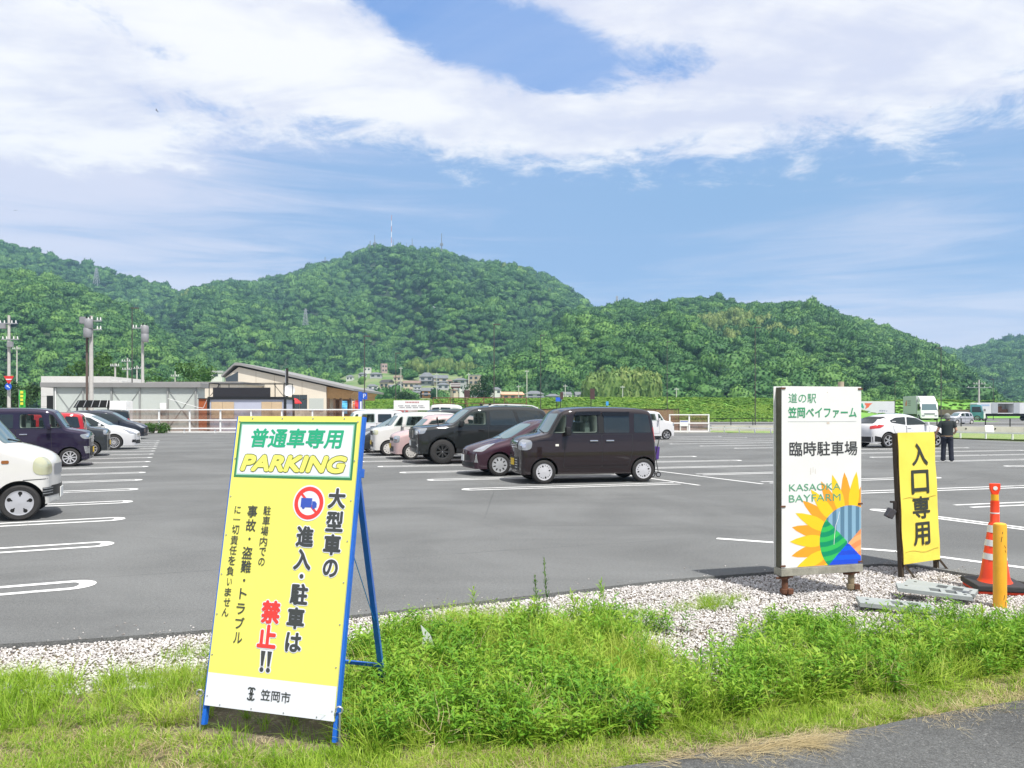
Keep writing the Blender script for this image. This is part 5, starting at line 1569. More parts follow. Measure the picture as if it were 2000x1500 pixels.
    def clip(poly):
        for ax, lim, sg in ((0, w2 - .004, 1), (1, y0 + .004, -1)):
            out = []
            for i in range(len(poly)):
                p, q = poly[i - 1], poly[i]
                ip, iq = (p[ax] - lim) * sg <= 0, (q[ax] - lim) * sg <= 0
                if ip != iq:
                    t = (lim - p[ax]) / (q[ax] - p[ax]); out.append((p[0] + (q[0] - p[0]) * t, p[1] + (q[1] - p[1]) * t))
                if iq: out.append(q)
            poly = out
            if len(poly) < 3: return None
        return poly
    YL, OR = vinyl('petal_yellow', (.90, .56, .02)), vinyl('petal_orange', (.86, .34, .025))
    em = MB().add([M @ Vector((p[0], p[1], .001)) for p in clip([(cx + Rr * 1.05 * math.cos(2 * math.pi * i / 48), cy + Rr * 1.05 * math.sin(2 * math.pi * i / 48)) for i in range(48)])], [])
    petals = {0: MB(), 1: MB()}
    ang0, n = 83, 30
    for i in range(n):
        a = R(ang0 + 360 / n * i); odd = i % 2
        r1 = Rr * (1.98 if odd == 0 else 1.96); wd = Rr * .175
        pts = []
        for t, k in ((.93, .62), (1.0, .80), (1.12, .95), (1.30, 1.0), (1.52, .82), (1.78, .45), (r1 / Rr, .0)):
            pts.append((t * Rr, k * wd))
        poly = pts + [(x, -y) for x, y in reversed(pts[:-1])]
        poly = [(cx + x * math.cos(a) - y * math.sin(a), cy + x * math.sin(a) + y * math.cos(a)) for x, y in poly]
        poly = clip(poly)
        if poly: petals[odd].add([M @ Vector((p[0], p[1], .0012 + .0006 * (1 - odd))) for p in poly], [tuple(range(len(poly)))])
    petals[1].build('sunflower_petals', OR, panel, world=True); petals[0].build('sunflower_petals', YL, panel, world=True)
    # the disc: sky stripes, green field, orange field, blue sea
    cols = {k: vinyl('emblem_' + k, c) for k, c in dict(sky_a=(.095, .20, .30), sky_b=(.23, .40, .54), green_a=(.0, .26, .12), green_b=(.03, .46, .10), orange_a=(.72, .27, .10), orange_b=(.86, .40, .17), sea_a=(.003, .10, .80), sea_b=(.01, .065, .60)).items()}
    sects = {k: MB() for k in cols}
    N = 150
    def region(x, y):
        """which stripe a point of the unit disc belongs to"""
        if y < -.05 - .62 * max(0, -.05 - x) * 0 and y < -.12 + .0 and x > -.62 + (-y - .85) * .9 and y < -.08 - abs(x + .05) * .95: return 'sea_a' if int((y + 2) / .13) % 2 else 'sea_b'
        if x < -.08 and y < .62 - (x + .78) * .95: 
            q = math.hypot(x + .9, y - .95); return 'green_a' if int(q / .14) % 2 else 'green_b'
        if x > -.08 and y < .55 - (.75 - x) * 1.0 * .95 + .1: 
            q = math.hypot(x - .75, y + 1.15); return 'orange_a' if int(q / .15) % 2 else 'orange_b'
        if y < -.08 - abs(x + .05) * .6: return 'sea_a' if int((y + 2) / .13) % 2 else 'sea_b'
        return 'sky_a' if int((x + 2) / .13) % 2 else 'sky_b'
    for i in range(N):
        x = -1 + 2 * (i + .5) / N
        hh = math.sqrt(max(0, 1 - x * x)); ys = np.linspace(-hh, hh, 120); cur, st = None, None
        for j in range(len(ys)):
            k = region(x, ys[j])
            if k != cur or j == len(ys) - 1:
                if cur is not None:
                    poly = clip([(cx + (x - 1 / N) * Rr, cy + st * Rr), (cx + (x + 1 / N) * Rr, cy + st * Rr), (cx + (x + 1 / N) * Rr, cy + ys[j] * Rr), (cx + (x - 1 / N) * Rr, cy + ys[j] * Rr)])
                    if poly: sects[cur].add([M @ Vector((p[0], p[1], .0024)) for p in poly], [tuple(range(len(poly)))])
                cur, st = k, ys[j]
    for k, mb in sects.items():
        if mb.v: mb.build('emblem_field', cols[k], panel, world=True)
    G2 = vinyl('board_pale_green', (.11, .34, .20))
    fit('KASAOKA', 195, 713, 526, 757, G2, bold=-.012, depth=.0034)
    fit('BAYFARM', 195, 782, 528, 828, G2, bold=-.012, depth=.0034)
    # weather stains and a long scratch
    st = MB()
    for (x0, y0_, x1, y1_) in ((330, 610, 334, 655), (345, 605, 348, 640), (360, 618, 363, 650), (428, 315, 446, 330), (425, 118, 431, 124)):
        a_, b_ = c3(x0, y0_), c3(x1, y1_); st.add([M @ Vector((a_[0], b_[1], .0015)), M @ Vector((b_[0], b_[1], .0015)), M @ Vector((b_[0], a_[1], .0015)), M @ Vector((a_[0], a_[1], .0015))], [(0, 1, 2, 3)])
    st.build('rust_stain', vinyl('pale_rust_stain', (.60, .52, .46)), panel, world=True)
    sx = MB(); pts_ = [c3(*q_) for q_ in ((523, 900), (515, 945), (500, 990), (494, 1060), (492, 1110))]
    for a_, b_ in zip(pts_, pts_[1:]): sx.bar(M @ Vector((a_[0], a_[1], .0035)), M @ Vector((b_[0], b_[1], .0035)), .004, .0006, up=M.to_3x3() @ Vector((0, 0, 1)))
    sx.build('scratch', M_WHITE, panel, world=True)
    # brackets on the panel edges
    bk = MB()
    for yy in (y0 + .02, y0 + .58, y1 - .02):
        for s in (-1, 1): bk.box(M @ Vector((s * (w2 - .012), yy, .003)), (.05, .016, .008), M.to_3x3())
    bk.build('edge_bracket', rust, root, world=True)
white_board()

def entrance_sign():
    pl, pr = gp(1763, 1122), gp(1839, 1110)
    u = (pr - pl); width = .62; u.normalize(); org = (pl + pr) / 2
    n0 = Vector((u.y, -u.x, 0))
    v = Vector((0, 0, 1)) - u * .070 - n0 * .05
    M = frame_matrix(org, u, v)
    w2, y0, y1 = width / 2, .10, 1.475
    root = thing('entrance_sign', 'narrow yellow banner board on a brown frame with four big black characters, on the gravel', 'sign board', org)
    # slightly wavy sheet
    nx, ny = 10, 24; vs = []
    for j in range(ny + 1):
        for i in range(nx + 1):
            x = -w2 + width * i / nx; y = y0 + (y1 - y0) * j / ny
            x += .003 * math.sin(j * .9) * (abs(i - nx / 2) / (nx / 2)) ** 3
            z = .003 + .003 * math.sin(j * .7 + i * .5) * (1 if 0 < j < ny else 0) + .002 * (vnoise(i * .6, j * .5, 4) - .5)
            vs.append(M @ Vector((x, y, z)))
    fs = [(j * (nx + 1) + i, j * (nx + 1) + i + 1, (j + 1) * (nx + 1) + i + 1, (j + 1) * (nx + 1) + i) for j in range(ny) for i in range(nx)]
    panel = MB().add(vs, fs).build('banner', vinyl('faded_yellow_banner', (.80, .66, .085), .5, .10), root, world=True, smooth=180)
    bt = MB().prism([(-w2 + .01, y0 + .01), (w2 - .01, y0 + .01), (w2 - .01, y1 - .01), (-w2 + .01, y1 - .01)], M, -.016, -.006); bt.build('backing_board', mat('plywood_back', (.28, .20, .11), .8, var=.2), root, world=True)
    wood = mat('brown_frame_wood', (.055, .038, .022), .75, var=.3, vscale=8)
    fr = MB(); up_ = M.to_3x3() @ Vector((0, 0, 1))
    for s in (-1, 1): fr.bar(M @ Vector((s * (w2 - .012), -.06, -.04)), M @ Vector((s * (w2 - .012), y1 - .004, -.04)), .035, .045, up=up_)
    for yy in (y0 + .02, .8, y1 - .03): fr.bar(M @ Vector((-w2, yy, -.04)), M @ Vector((w2, yy, -.04)), .03, .03, up=up_)
    fr.build('frame', wood, root, world=True)
    for s in (-1, 1):
        b = MB(); a = M @ Vector((s * (w2 - .012), .42, -.06)); f_ = M @ Vector((s * (w2 - .012) + .07, 0, -.30)); f_.z = -.04
        g = M @ Vector((s * (w2 - .012), .12, -.02)); h = M @ Vector((s * (w2 - .012) + .085, 0, .06)); h.z = -.04
        b.bar(g, h, .022, .022)
        b.build('brace', wood, root, world=True)
    f = homography([(1745.5, 848.5), (1819, 842), (1841.5, 1096), (1766.5, 1108.6)], [(-w2, y1), (w2, y1), (w2, y0), (-w2, y0)])
    t = MB()
    for ch, x, y, w, h in (('入', 1035, 526, 108, 150), ('口', 1045, 706, 118, 158), ('専', 1058, 876, 118, 150), ('用', 1069, 1050, 112, 152)):
        q = f(1480 + x / 3.333, 730 + y / 3.333)
        k = (y1 - y0) / 258 / 3.333
        put_text(t, M, ch, q[0], q[1], w * width / 74.5 / 3.333, h * k, .0085, bold=.026)
    t.build('lettering', vinyl('banner_black', (.030, .034, .026), .5), panel, world=True)
    cr = MB()
    for yy in (.22, .78):
        for i in range(10):
            x0, x1 = -w2 + .03 + i * .056, -w2 + .03 + (i + 1) * .056
            cr.bar(M @ Vector((x0, yy + .012 * math.sin(i * .8), .0075)), M @ Vector((x1, yy + .012 * math.sin((i + 1) * .8), .0075)), .004, .002, up=up_)
    cr.build('crease', vinyl('crease_brown', (.50, .38, .06), .6), panel, world=True)
    # small lamp clipped to the left post
    c = M @ Vector((-w2 - .03, .66, -.07))
    lp = thing('clip_lamp', 'small dark clip-on floodlight on the left post of the entrance sign', 'lamp', c)
    MB().box((-.03, 0, -.03), (.07, .08, .10), Matrix.Rotation(.5, 3, 'Y')).build('lamp_head', mat('dusty_plastic', (.05, .048, .055), .6), lp, bevel=.008)
    MB().box((.02, 0, .05), (.03, .03, .08)).box((.0, 0, .09), (.06, .02, .02)).build('clip', M_DARKMET, lp, bevel=.003)
entrance_sign()

# ------------------------------------------------------------------ cone, bollard, slabs on the gravel
def cone():
    c = gp(1943, 1146); c.z = -.03
    root = thing('traffic_cone', 'tall orange and white striped cone on a black rubber base behind the yellow bollard', 'traffic cone', c, R(-12))
    ob = mat('cone_orange', (.80, .055, .010), .45, var=.1, vscale=6); wb = mat('cone_reflective_white', (.72, .72, .70), .35)
    rb = MB().box((0, 0, .055), (.46, .46, .055)); rb.build('rubber_base', mat('black_rubber_weight', (.03, .031, .033), .7, var=.2), root, bevel=.012)
    MB().box((0, 0, .012), (.43, .43, .024)).build('base_plate', ob, root, bevel=.006)
    P = [(.150, .083), (.138, .10), (.126, .13), (.055, .64), (.040, .66), (.038, .86), (.031, .862), (.031, .93), (.0, .935)]
    MB().lathe(P, None, 28).build('cone_body', ob, root, smooth=40)
    r_at = lambda z: .128 + (.055 - .128) * (z - .13) / .51 + .0022
    for z0, z1 in ((.30, .36), (.43, .49), (.56, .63)):
        MB().lathe([(r_at(z0), z0), (r_at(z1), z1)], None, 28).build('reflective_band', wb, root, smooth=60)
    MB().lathe([(.0405, .74), (.0405, .752)], None, 20).build('reflective_band', wb, root, smooth=60)
    MB().lathe([(.0335, .868), (.0335, .925)], None, 20).build('yellow_collar', mat('cone_yellow', (.80, .42, .02), .4), root, smooth=60)
    pd = MB().prism([(-.030, .0), (.030, .0), (.047, .05), (.047, .10), (-.047, .10), (-.047, .05)], Matrix.Translation((0, .012, .93)) @ Matrix.Rotation(R(90), 4, 'X'), 0, .024)
    top = pd.build('reflector_paddle', ob, root, bevel=.006)
    MB().cyl((0, -.0135, .985), (0, -.0155, .985), .020, None, 16).build('reflector_disc', wb, top)
cone()
def bollard():
    c = gp(1953, 1178); c.z = -.08
    root = thing('bollard', 'short round yellow bollard with scratches in front of the striped cone', 'bollard', c)
    ym = mat('bollard_yellow', (.80, .40, .025), .42, coat=.2, var=.12, vscale=7)
    MB().lathe([(.054, 0), (.054, .765), (.050, .782), (.036, .790), (0, .792)], None, 28).build('post', ym, root, smooth=40)
    sc = MB()
    for (a, z, l, t) in ((-.9, .63, .05, 1.2), (-.4, .60, .045, -.6), (-.32, .56, .03, -.9), (-.7, .70, .02, 1.5), (-.5, .12, .05, 1.1), (-.3, .05, .06, 1.3)):
        a = a - math.pi / 2 + .5
        p = Vector((math.cos(a) * .0545, math.sin(a) * .0545, z)); q = Vector((math.cos(a + .35 * math.cos(t)) * .0545, math.sin(a + .35 * math.cos(t)) * .0545, z + l * math.sin(t)))
        sc.bar(p, q, .004, .002)
    sc.build('scratch', mat('scratch_brown', (.12, .06, .02), .7), root)
bollard()
def slab(loc, rz, rx, lab):
    root = thing('kerb_ramp', lab, 'ramp slab', loc, rz, 'plastic ramp slabs on the gravel')
    gm = mat('grey_plastic', (.30, .33, .33), .6, var=.15, vscale=6)
    b = MB(); Rm = Matrix.Rotation(rx, 3, 'Y')
    L_, W_, T_ = .60, .25, .035
    cells = [(-.30, -.02), (-.02, .06), (.06, .14), (.14, .22), (.22, .30)]
    solid = []
    # slab with two through openings
    for x0, x1 in ((-.30, -.03), (.06, .10), (.19, .30)): solid.append(((x0, -W_ / 2), (x1, W_ / 2)))
    for x0, x1 in ((-.03, .06), (.10, .19)):
        solid.append(((x0, -W_ / 2), (x1, -W_ / 2 + .06))); solid.append(((x0, W_ / 2 - .06), (x1, W_ / 2)))
    for a, c in solid: b.box(Rm @ Vector(((a[0] + c[0]) / 2, (a[1] + c[1]) / 2, T_ / 2)), (c[0] - a[0] - .0005, c[1] - a[1] - .0005, T_), Rm)
    b.build('slab', gm, root)
    h = MB()
    for x, y in ((-.22, .03), (.25, .02), (.25, -.05)): h.cyl(Rm @ Vector((x, y, T_)), Rm @ Vector((x, y, T_ + .002)), .014, None, 12)
    h.build('bolt_hole', M_BLACK, root)
p = gp(1822, 1163); p.z = .02; slab(p, R(-22), R(3), 'grey plastic kerb ramp slab lying on top of the other in the white gravel')
p = gp(1836, 1150); p.z = -.01; slab(p, R(-38), R(2), 'grey plastic kerb ramp slab underneath, its far end sticking out towards the entrance sign')
p = gp(1748, 1183); p.z = -.01; slab(p, R(-16), R(2), 'grey plastic kerb ramp slab half buried in weeds at the gravel edge')

def shard():
    c = gp(836, 1290); c.z = -.03
    P = [(-.055, .0), (.05, .0), (.055, .10), (.02, .20), (-.045, .27), (-.030, .20)]
    M = Matrix.Translation(c) @ Matrix.Rotation(R(14), 4, 'Z') @ Matrix.Rotation(R(78), 4, 'X')
    o = MB().prism(P, M, -.004, .004).build('plastic_shard', mat('grey_shard', (.42, .46, .43), .5, var=.1), None, bevel=.002)
    tag(o, 'broken pale grey plastic shard sticking up out of the weeds', 'debris')
shard()

# ------------------------------------------------------------------ buildings behind the far fence
M_CREAM = mat('cream_siding', (.66, .595, .49), .75, var=.08, vscale=.5)
M_ROOFG = mat('grey_metal_roof', (.26, .255, .25), .6, .1, var=.12, vscale=.4)
M_SHED = mat('pale_steel_cladding', (.50, .535, .505), .6, .0, var=.08, vscale=.6)
M_WOOD = mat('soffit_timber', (.46, .27, .11), .7, var=.2, vscale=3)
M_WIN = mat('house_window', (.05, .065, .075), .08, spec=.6)
M_CURT = mat('curtain_tan', (.56, .42, .27), .85, var=.12, vscale=2)
def yz(py, Z): return EYE + (HORIZON - py) / FOCAL * Z
def px_(x, Z): return (x - 1000) / FOCAL * Z

def wall_uv(a, b):
    """frame on a wall standing from ground point a to ground point b, facing the camera side"""
    a, b = Vector(a), Vector(b)
    return frame_matrix(a, (b - a), Vector((0, 0, 1))), (b - a).length

# concrete building at the far left
def concrete_block():
    a, b = Vector((px_(80, 82), 82, 0)), Vector((px_(238, 82.6), 82.6, 0))
    M, L = wall_uv(a, b)
    root = thing('concrete_building', 'bare pale concrete building with a flat top behind the long steel shed', 'building', a)
    h = yz(733, 80)
    MB().prism([(0, 0), (L, 0), (L, h - .5), (L * .86, h - .5), (L * .86, h), (0, h)], M, -9, 0).build('wall', mat('fair_faced_concrete', (.58, .57, .55), .85, var=.15, vscale=.5), root, world=True)
    MB().prism([(.6, 0), (1.35, 0), (1.35, yz(772, 80)), (.6, yz(772, 80))], M, .004, .02).build('doorway', M_DARK, root, world=True)
    g = MB()
    for k in range(1, 5): g.prism([(0, h * k / 5), (L * .86, h * k / 5), (L * .86, h * k / 5 + .03), (0, h * k / 5 + .03)], M, .002, .008)
    g.build('formwork_joints', mat('concrete_joint', (.38, .37, .35), .9), root, world=True)
concrete_block()

def shed():
    a, b = Vector((px_(104, 70), 70, 0)), Vector((px_(386, 71.2), 71.2, 0))
    M, L = wall_uv(a, b)
    root = thing('steel_shed', 'long low steel shed with pale ribbed walls, cross braces and a flat grey roof', 'shed', a)
    h = yz(756, 70)
    w = MB().prism([(0, 0), (L, 0), (L, h), (0, h)], M, -2.2, 0)
    n = 120
    for k in range(n):
        x = L * (k + .5) / n; w.prism([(x - .03, .02), (x + .03, .02), (x + .03, h - .05), (x - .03, h - .05)], M, .0, .02)
    w.build('wall', M_SHED, root, world=True)
    MB().prism([(-1.0, h - .02), (L + .35, h - .02), (L + .35, h + .42), (-1.0, h + .42)], M, -2.5, .32).build('roof', M_ROOFG, root, world=True, bevel=.03)
    fr = mat('grey_column', (.30, .31, .30), .6, .2)
    for k in range(6):
        x = .15 + (L - .3) * k / 5
        MB().prism([(x - .07, 0), (x + .07, 0), (x + .07, h - .03), (x - .07, h - .03)], M, .022, .14).build('column', fr, root, world=True)
    br = MB()
    for i in (0, 2, 4):
        x0, x1 = .15 + (L - .3) * i / 5, .15 + (L - .3) * (i + 1) / 5
        for p, q in (((x0, .1), (x1, h - .2)), ((x1, .1), (x0, h - .2))): br.bar(M @ Vector((p[0], p[1], .05)), M @ Vector((q[0], q[1], .05)), .05, .03)
    br.build('brace', fr, root, world=True)
    x = L * (320 - 104) / (386 - 104)
    MB().prism([(x - .28, 1.9), (x + .28, 1.9), (x + .28, 2.45), (x - .28, 2.45)], M, .15, .35).build('vent_box', M_WHITE, root, world=True, bevel=.03)
    MB().tube([M @ Vector((.25, z, .1)) for z in (0, 1.5, h - .1)], .05, 8).build('downpipe', M_WHITE, root, world=True)
shed()

def long_low():
    a, b = Vector((px_(300, 92), 92, 0)), Vector((px_(470, 92), 92, 0))
    M, L = wall_uv(a, b)
    root = thing('low_building', 'low cream building with a thin grey roof between the shed and the gabled hall', 'building', a)
    h = yz(750, 92)
    MB().prism([(0, 0), (L, 0), (L, h), (0, h)], M, -8, 0).build('wall', M_CREAM, root, world=True)
    MB().prism([(-.8, h), (L + .3, h), (L + .3, h + .26), (-.8, h + .26)], M, -8.5, .25).build('roof', M_ROOFG, root, world=True)
    for k in range(3): MB().prism([(1.5 + k * 3.1, 1.1), (3.2 + k * 3.1, 1.1), (3.2 + k * 3.1, 2.4), (1.5 + k * 3.1, 2.4)], M, .004, .04).build('window', M_WIN, root, world=True)
    ob = thing('orange_hut', 'small orange boarded hut between the shed and the black framed cabin', 'hut', (px_(397, 69), 69, 0))
    z1 = yz(779, 69)
    MB().span((-.42, 0, 0), (.42, 1.5, z1)).build('wall', mat('orange_board', (.36, .085, .018), .6, var=.15, vscale=2), ob)
    MB().span((-.48, -.1, z1), (.48, 1.6, z1 + .06)).build('roof', M_DARKMET, ob)
long_low()

def hall():
    Z = 100
    P = lambda x, y, d=0.: Vector((px_(x, Z), Z + d, yz(y, Z)))
    root = thing('station_hall', 'big cream hall under one long sloping roof with a timber porch at its right', 'building', (px_(540, Z), Z, 0))
    M = Matrix(((1, 0, 0, 0), (0, 0, -1, Z), (0, 1, 0, 0), (0, 0, 0, 1)))     # local (x, z) drawn on the gable, pushed away from the camera
    q = lambda x, y: (px_(x, Z), yz(y, Z))
    wall = [q(440, 803 + 1.7 * 15), q(440, 737), q(466, 717), q(637, 754), q(637, 803 + 1.7 * 15)]
    wall[0] = (wall[0][0], 0); wall[-1] = (wall[-1][0], 0)
    MB().prism(wall, M, -22, 0).build('wall', M_CREAM, root, world=True)
    jn = MB()
    for x in (500, 536, 590): jn.prism([(px_(x, Z) - .03, 0), (px_(x, Z) + .03, 0), (px_(x, Z) + .03, yz(726 + (x - 500) * .21, Z)), (px_(x, Z) - .03, yz(726 + (x - 500) * .21, Z))], M, .002, .012)
    jn.build('panel_joints', mat('joint_beige', (.44, .38, .30), .8), root, world=True)
    roof = [q(434, 733), q(461, 708.5), q(468, 708.5), q(692, 759), q(692, 763.5), q(470, 714), q(459, 714), q(435, 737)]
    MB().prism([roof[0], roof[1], roof[6], roof[7]], M, -23, .45).prism([roof[1], roof[2], roof[3], roof[4], roof[5], roof[6]], M, -23, .45).build('roof', M_ROOFG, root, world=True)
    MB().prism([q(637, 755.2), q(690, 764.2), q(684, 771), q(684, 779), q(637, 779)], M, -18, -.4).build('porch_gable', M_WOOD, root, world=True)
    for x in (640, 652, 664, 683):
        MB().span((px_(x, Z) - .13, Z + .3, 0), (px_(x, Z) + .13, Z + .55, yz(778, Z))).build('porch_post', mat('dark_timber', (.10, .055, .03), .7, var=.2), root, world=True)
    MB().span((px_(638, Z), Z + 5, 0), (px_(672, Z), Z + 5.2, yz(779, Z))).build('porch_wall', mat('porch_brown', (.20, .10, .05), .7, var=.3, vscale=1.5), root, world=True)
    for (x0, x1, y0, y1) in ((571, 584, 772, 779), (586, 599, 772, 779), (571, 584, 781, 800), (586, 599, 781, 800)):
        o = MB().prism([q(x0, y1), q(x1, y1), q(x1, y0), q(x0, y0)], M, .0, .05).build('window', M_WIN, root, world=True)
        MB().prism([q(x0 - .8, y1 + .8), q(x1 + .8, y1 + .8), q(x1 + .8, y0 - .8), q(x0 - .8, y0 - .8)], M, -.02, .03).build('frame', M_DARKMET, o, world=True)
    MB().prism([q(604, 803), q(632, 803), q(632, 778), q(604, 778)], M, .0, .05).build('shutter', mat('pale_shutter', (.44, .47, .44), .5), root, world=True)
    MB().prism([q(441, 745), q(465, 745), q(465, 726), q(441, 738.5)], M, .0, .04).build('clerestory_window', M_WIN, root, world=True)
hall()

def cabin():
    Z = 66
    root = thing('event_cabin', 'pale blue cabin in a black frame with a railed deck and black boards', 'cabin', (px_(482, Z), Z, 0))
    q = lambda x, y: (px_(x, Z), yz(y, Z))
    M = Matrix(((1, 0, 0, 0), (0, 0, -1, Z), (0, 1, 0, 0), (0, 0, 0, 1)))
    x0, x1 = px_(409, Z), px_(556, Z); h = yz(780, Z)
    MB().span((x0, Z, 0), (x1, Z + 2.4, h)).build('wall', mat('pale_blue_cladding', (.48, .50, .60), .5, .1, var=.05, vscale=1), root, world=True)
    MB().span((x0 - .12, Z - .12, h), (x1 + .12, Z + 2.5, h + .22)).build('deck_beam', M_BLACK, root, world=True)
    for x in (x0 - .06, x1 + .06):
        for y in (Z - .06, Z + 2.45): MB().span((x - .09, y - .09, 0), (x + .09, y + .09, h)).build('corner_post', M_BLACK, root, world=True)
    r = MB(); zt = yz(748.5, Z)
    for y in (Z - .05, Z + 2.4): r.bar((x0, y, zt), (x1, y, zt), .06)
    for x in (x0, x1): r.bar((x, Z - .05, zt), (x, Z + 2.4, zt), .06)
    for x in (x0, x0 + .8, x1 - .8, x1): 
        for y in (Z - .05, Z + 2.4): r.bar((x, y, h + .2), (x, y, zt), .05)
    r.bar((x0 + .1, Z - .05, h + .3), (x0 + .9, Z - .05, zt - .1), .04); r.bar((x1 - .1, Z - .05, h + .3), (x1 - .9, Z - .05, zt - .1), .04)
    r.build('railing', M_BLACK, root, world=True)
    MB().prism([q(417, 775), q(529, 775), q(529, 757), q(417, 757)], M, .10, .14).build('banner_board', mat('black_banner', (.016, .015, .02), .7), root, world=True)
    for (a, b) in ((413, 434.5), (435, 457), (511, 530.5), (531, 551)):
        o = MB().prism([q(a, 817), q(b, 817), q(b, 785), q(a, 785)], M, .0, .03).build('window', M_CURT, root, world=True)
        MB().prism([q(a - .5, 818), q(b + .5, 818), q(b + .5, 784), q(a - .5, 784)], M, -.01, .02).build('frame', M_STEEL, o, world=True)
    MB().tube([(px_(383, 73), Z + 1, yz(778, Z)), (px_(388, Z), Z, yz(796, Z)), (px_(397, Z), Z, yz(797, Z)), (px_(405, Z), Z - .1, yz(781, Z))], .02, 6).build('cable', M_WHITE, root, world=True)
    z0 = thing('dish_pole', 'tall dark pole with a round white dish between the cabin and the hall', 'pole', (px_(561, 70), 70, 0))
    MB().cyl((0, 0, 0), (0, 0, yz(719, 70)), .10, None, 10).build('pole', M_DARKMET, z0)
    MB().cyl((-.12, -.1, 0), (-.12, -.1, yz(721, 70)), .045, None, 8).build('conduit', M_STEEL, z0)
    MB().lathe([(0, -.16), (.30, -.10), (.52, .03), (.53, .05), (.30, -.07), (0, -.12)], Matrix.Translation((.25, -.25, yz(763, 70))) @ Matrix.Rotation(R(75), 4, 'X'), 24).build('dish', M_WHITE, z0, smooth=60)
    p = thing('parasol', 'red parasol open in front of the hall windows', 'parasol', (px_(573, 82), 82, 0))
    zt = yz(777, 82)
    MB().lathe([(0, zt), (.42, zt - .12), (.88, zt - .52), (.88, zt - .62), (.40, zt - .20), (0, zt - .1)], None, 8).build('canopy', mat('red_canopy', (.62, .02, .025), .7), p)
    MB().cyl((0, 0, 0), (0, 0, zt), .03, None, 8).build('pole', M_STEEL, p)
cabin()

# ------------------------------------------------------------------ fences and rails
M_NET = bpy.data.materials.new('brown_windbreak_net'); M_NET.use_nodes = True
def _net():
    t = M_NET.node_tree; n = NT(t); out = t.nodes['Material Output']; b = t.nodes['Principled BSDF']
    b.inputs['Base Color'].default_value = (.19, .105, .07, 1); b.inputs['Roughness'].default_value = .9
    o = n.n('ShaderNodeTexCoord').outputs['Object']
    f = n.ramp(n.noise(o, 1.3, 4, .6), .3, .7, .50, .74)
    tr = n.n('ShaderNodeBsdfTransparent'); mx = n.n('ShaderNodeMixShader')
    t.links.new(f, mx.inputs[0]); t.links.new(tr.outputs[0], mx.inputs[1]); t.links.new(b.outputs[0], mx.inputs[2]); t.links.new(mx.outputs[0], out.inputs[0])
_net()
def rail_fence(name, label, a, b, h, n, rails, net=None, post=.09, rail=.07, m=M_WHITE, cat='fence'):
    a, b = Vector(a), Vector(b); d = (b - a); L = d.length; d.normalize(); s = Vector((d.y, -d.x, 0))
    root = thing(name, label, cat, a)
    for k in range(n + 1):
        p = a + d * L * k / n
        MB().bar(p + Vector((0, 0, .0)), p + Vector((0, 0, h)), post).build('post', m, root, world=True)
    for z in rails:
        MB().bar(a + s * (post / 2 + rail / 2 - .01) + Vector((0, 0, z)), b + s * (post / 2 + rail / 2 - .01) + Vector((0, 0, z)), rail * .6, rail).build('rail', m, root, world=True)
    if net:
        o = -s * .07
        MB().add([a + o + Vector((0, 0, net[0])), b + o + Vector((0, 0, net[0])), b + o + Vector((0, 0, net[1])), a + o + Vector((0, 0, net[1]))], [(0, 1, 2, 3)]).build('net', M_NET, root, world=True, fix=False)
    return root
fl_ = Vector((px_(251, 60.6), 60.6, 0)); fr2 = Vector((px_(850, 60.6), 60.6, 0))
rail_fence('netted_fence', 'long white rail fence with a brown net before the shed and cabin', fl_, fr2, yz(799, 60.6), 10, (.06, 1.0, yz(800, 60.6)), (.1, yz(800, 60.6)), .11, .09)
rail_fence('guard_rail', 'knee-high white rail along the foot of the netted fence in front of the cabin', Vector((px_(300, 59.7), 59.7, 0)), Vector((px_(840, 59.7), 59.7, 0)), .40, 9, (.36,), None, .09, .10)
a, b = Vector((px_(1308, 63), 63, 0)), Vector((px_(1384, 63), 63, 0))
rail_fence('netted_fence', 'short white rail fence with a brown net right of the brown minivan', a, b, yz(809, 63), 2, (.06, .72, yz(810, 63)), (.1, yz(810, 63)), .11, .08)
rail_fence('guard_rail', 'knee-high white rail right of the short netted fence, running behind the white board', Vector((px_(1386, 62), 62, 0)), Vector((px_(1640, 55), 55, 0)), .42, 8, (.38,), None, .08, .10)
rail_fence('guard_rail', 'knee-high white rail at the right edge behind the standing man', Vector((px_(1700, 53), 53, 0)), Vector((px_(2090, 43.5), 43.5, 0)), .42, 8, (.38,), None, .08, .10)
M_BLACKP = mat('black_pipe', (.02, .02, .02), .5)
rail_fence('pipe_fence', 'thin black pipe fence along the truck yard', Vector((px_(1385, 76), 76, 0)), Vector((px_(2120, 70), 70, 0)), yz(817, 72), 16, (.12, .5, yz(818, 72)), None, .07, .05, M_BLACKP)
# brown screened structure behind the minivan
root = thing('shade_screen', 'long brown netted screen behind the brown minivan and the white box car', 'screen', (px_(1190, 66), 66, 0))
xa, xb, zt = px_(1052, 66), px_(1326, 66), yz(799, 66)
MB().add([(xa, 66, .1), (xb, 66, .1), (xb, 66, zt), (xa, 66, zt)], [(0, 1, 2, 3)]).build('net', M_NET, root, world=True, fix=False)
MB().add([(xa, 66.3, .1), (xb, 66.3, .1), (xb, 68.5, zt - .05), (xa, 68.5, zt - .05)], [(0, 1, 2, 3)]).build('net', M_NET, root, world=True, fix=False)
MB().bar((xa, 66, zt), (xb, 66, zt), .07).build('top_bar', M_DARKMET, root, world=True)
for k in range(7): MB().bar((xa + (xb - xa) * k / 6, 66.05, 0), (xa + (xb - xa) * k / 6, 66.05, zt), .07).build('post', M_DARKMET, root, world=True)
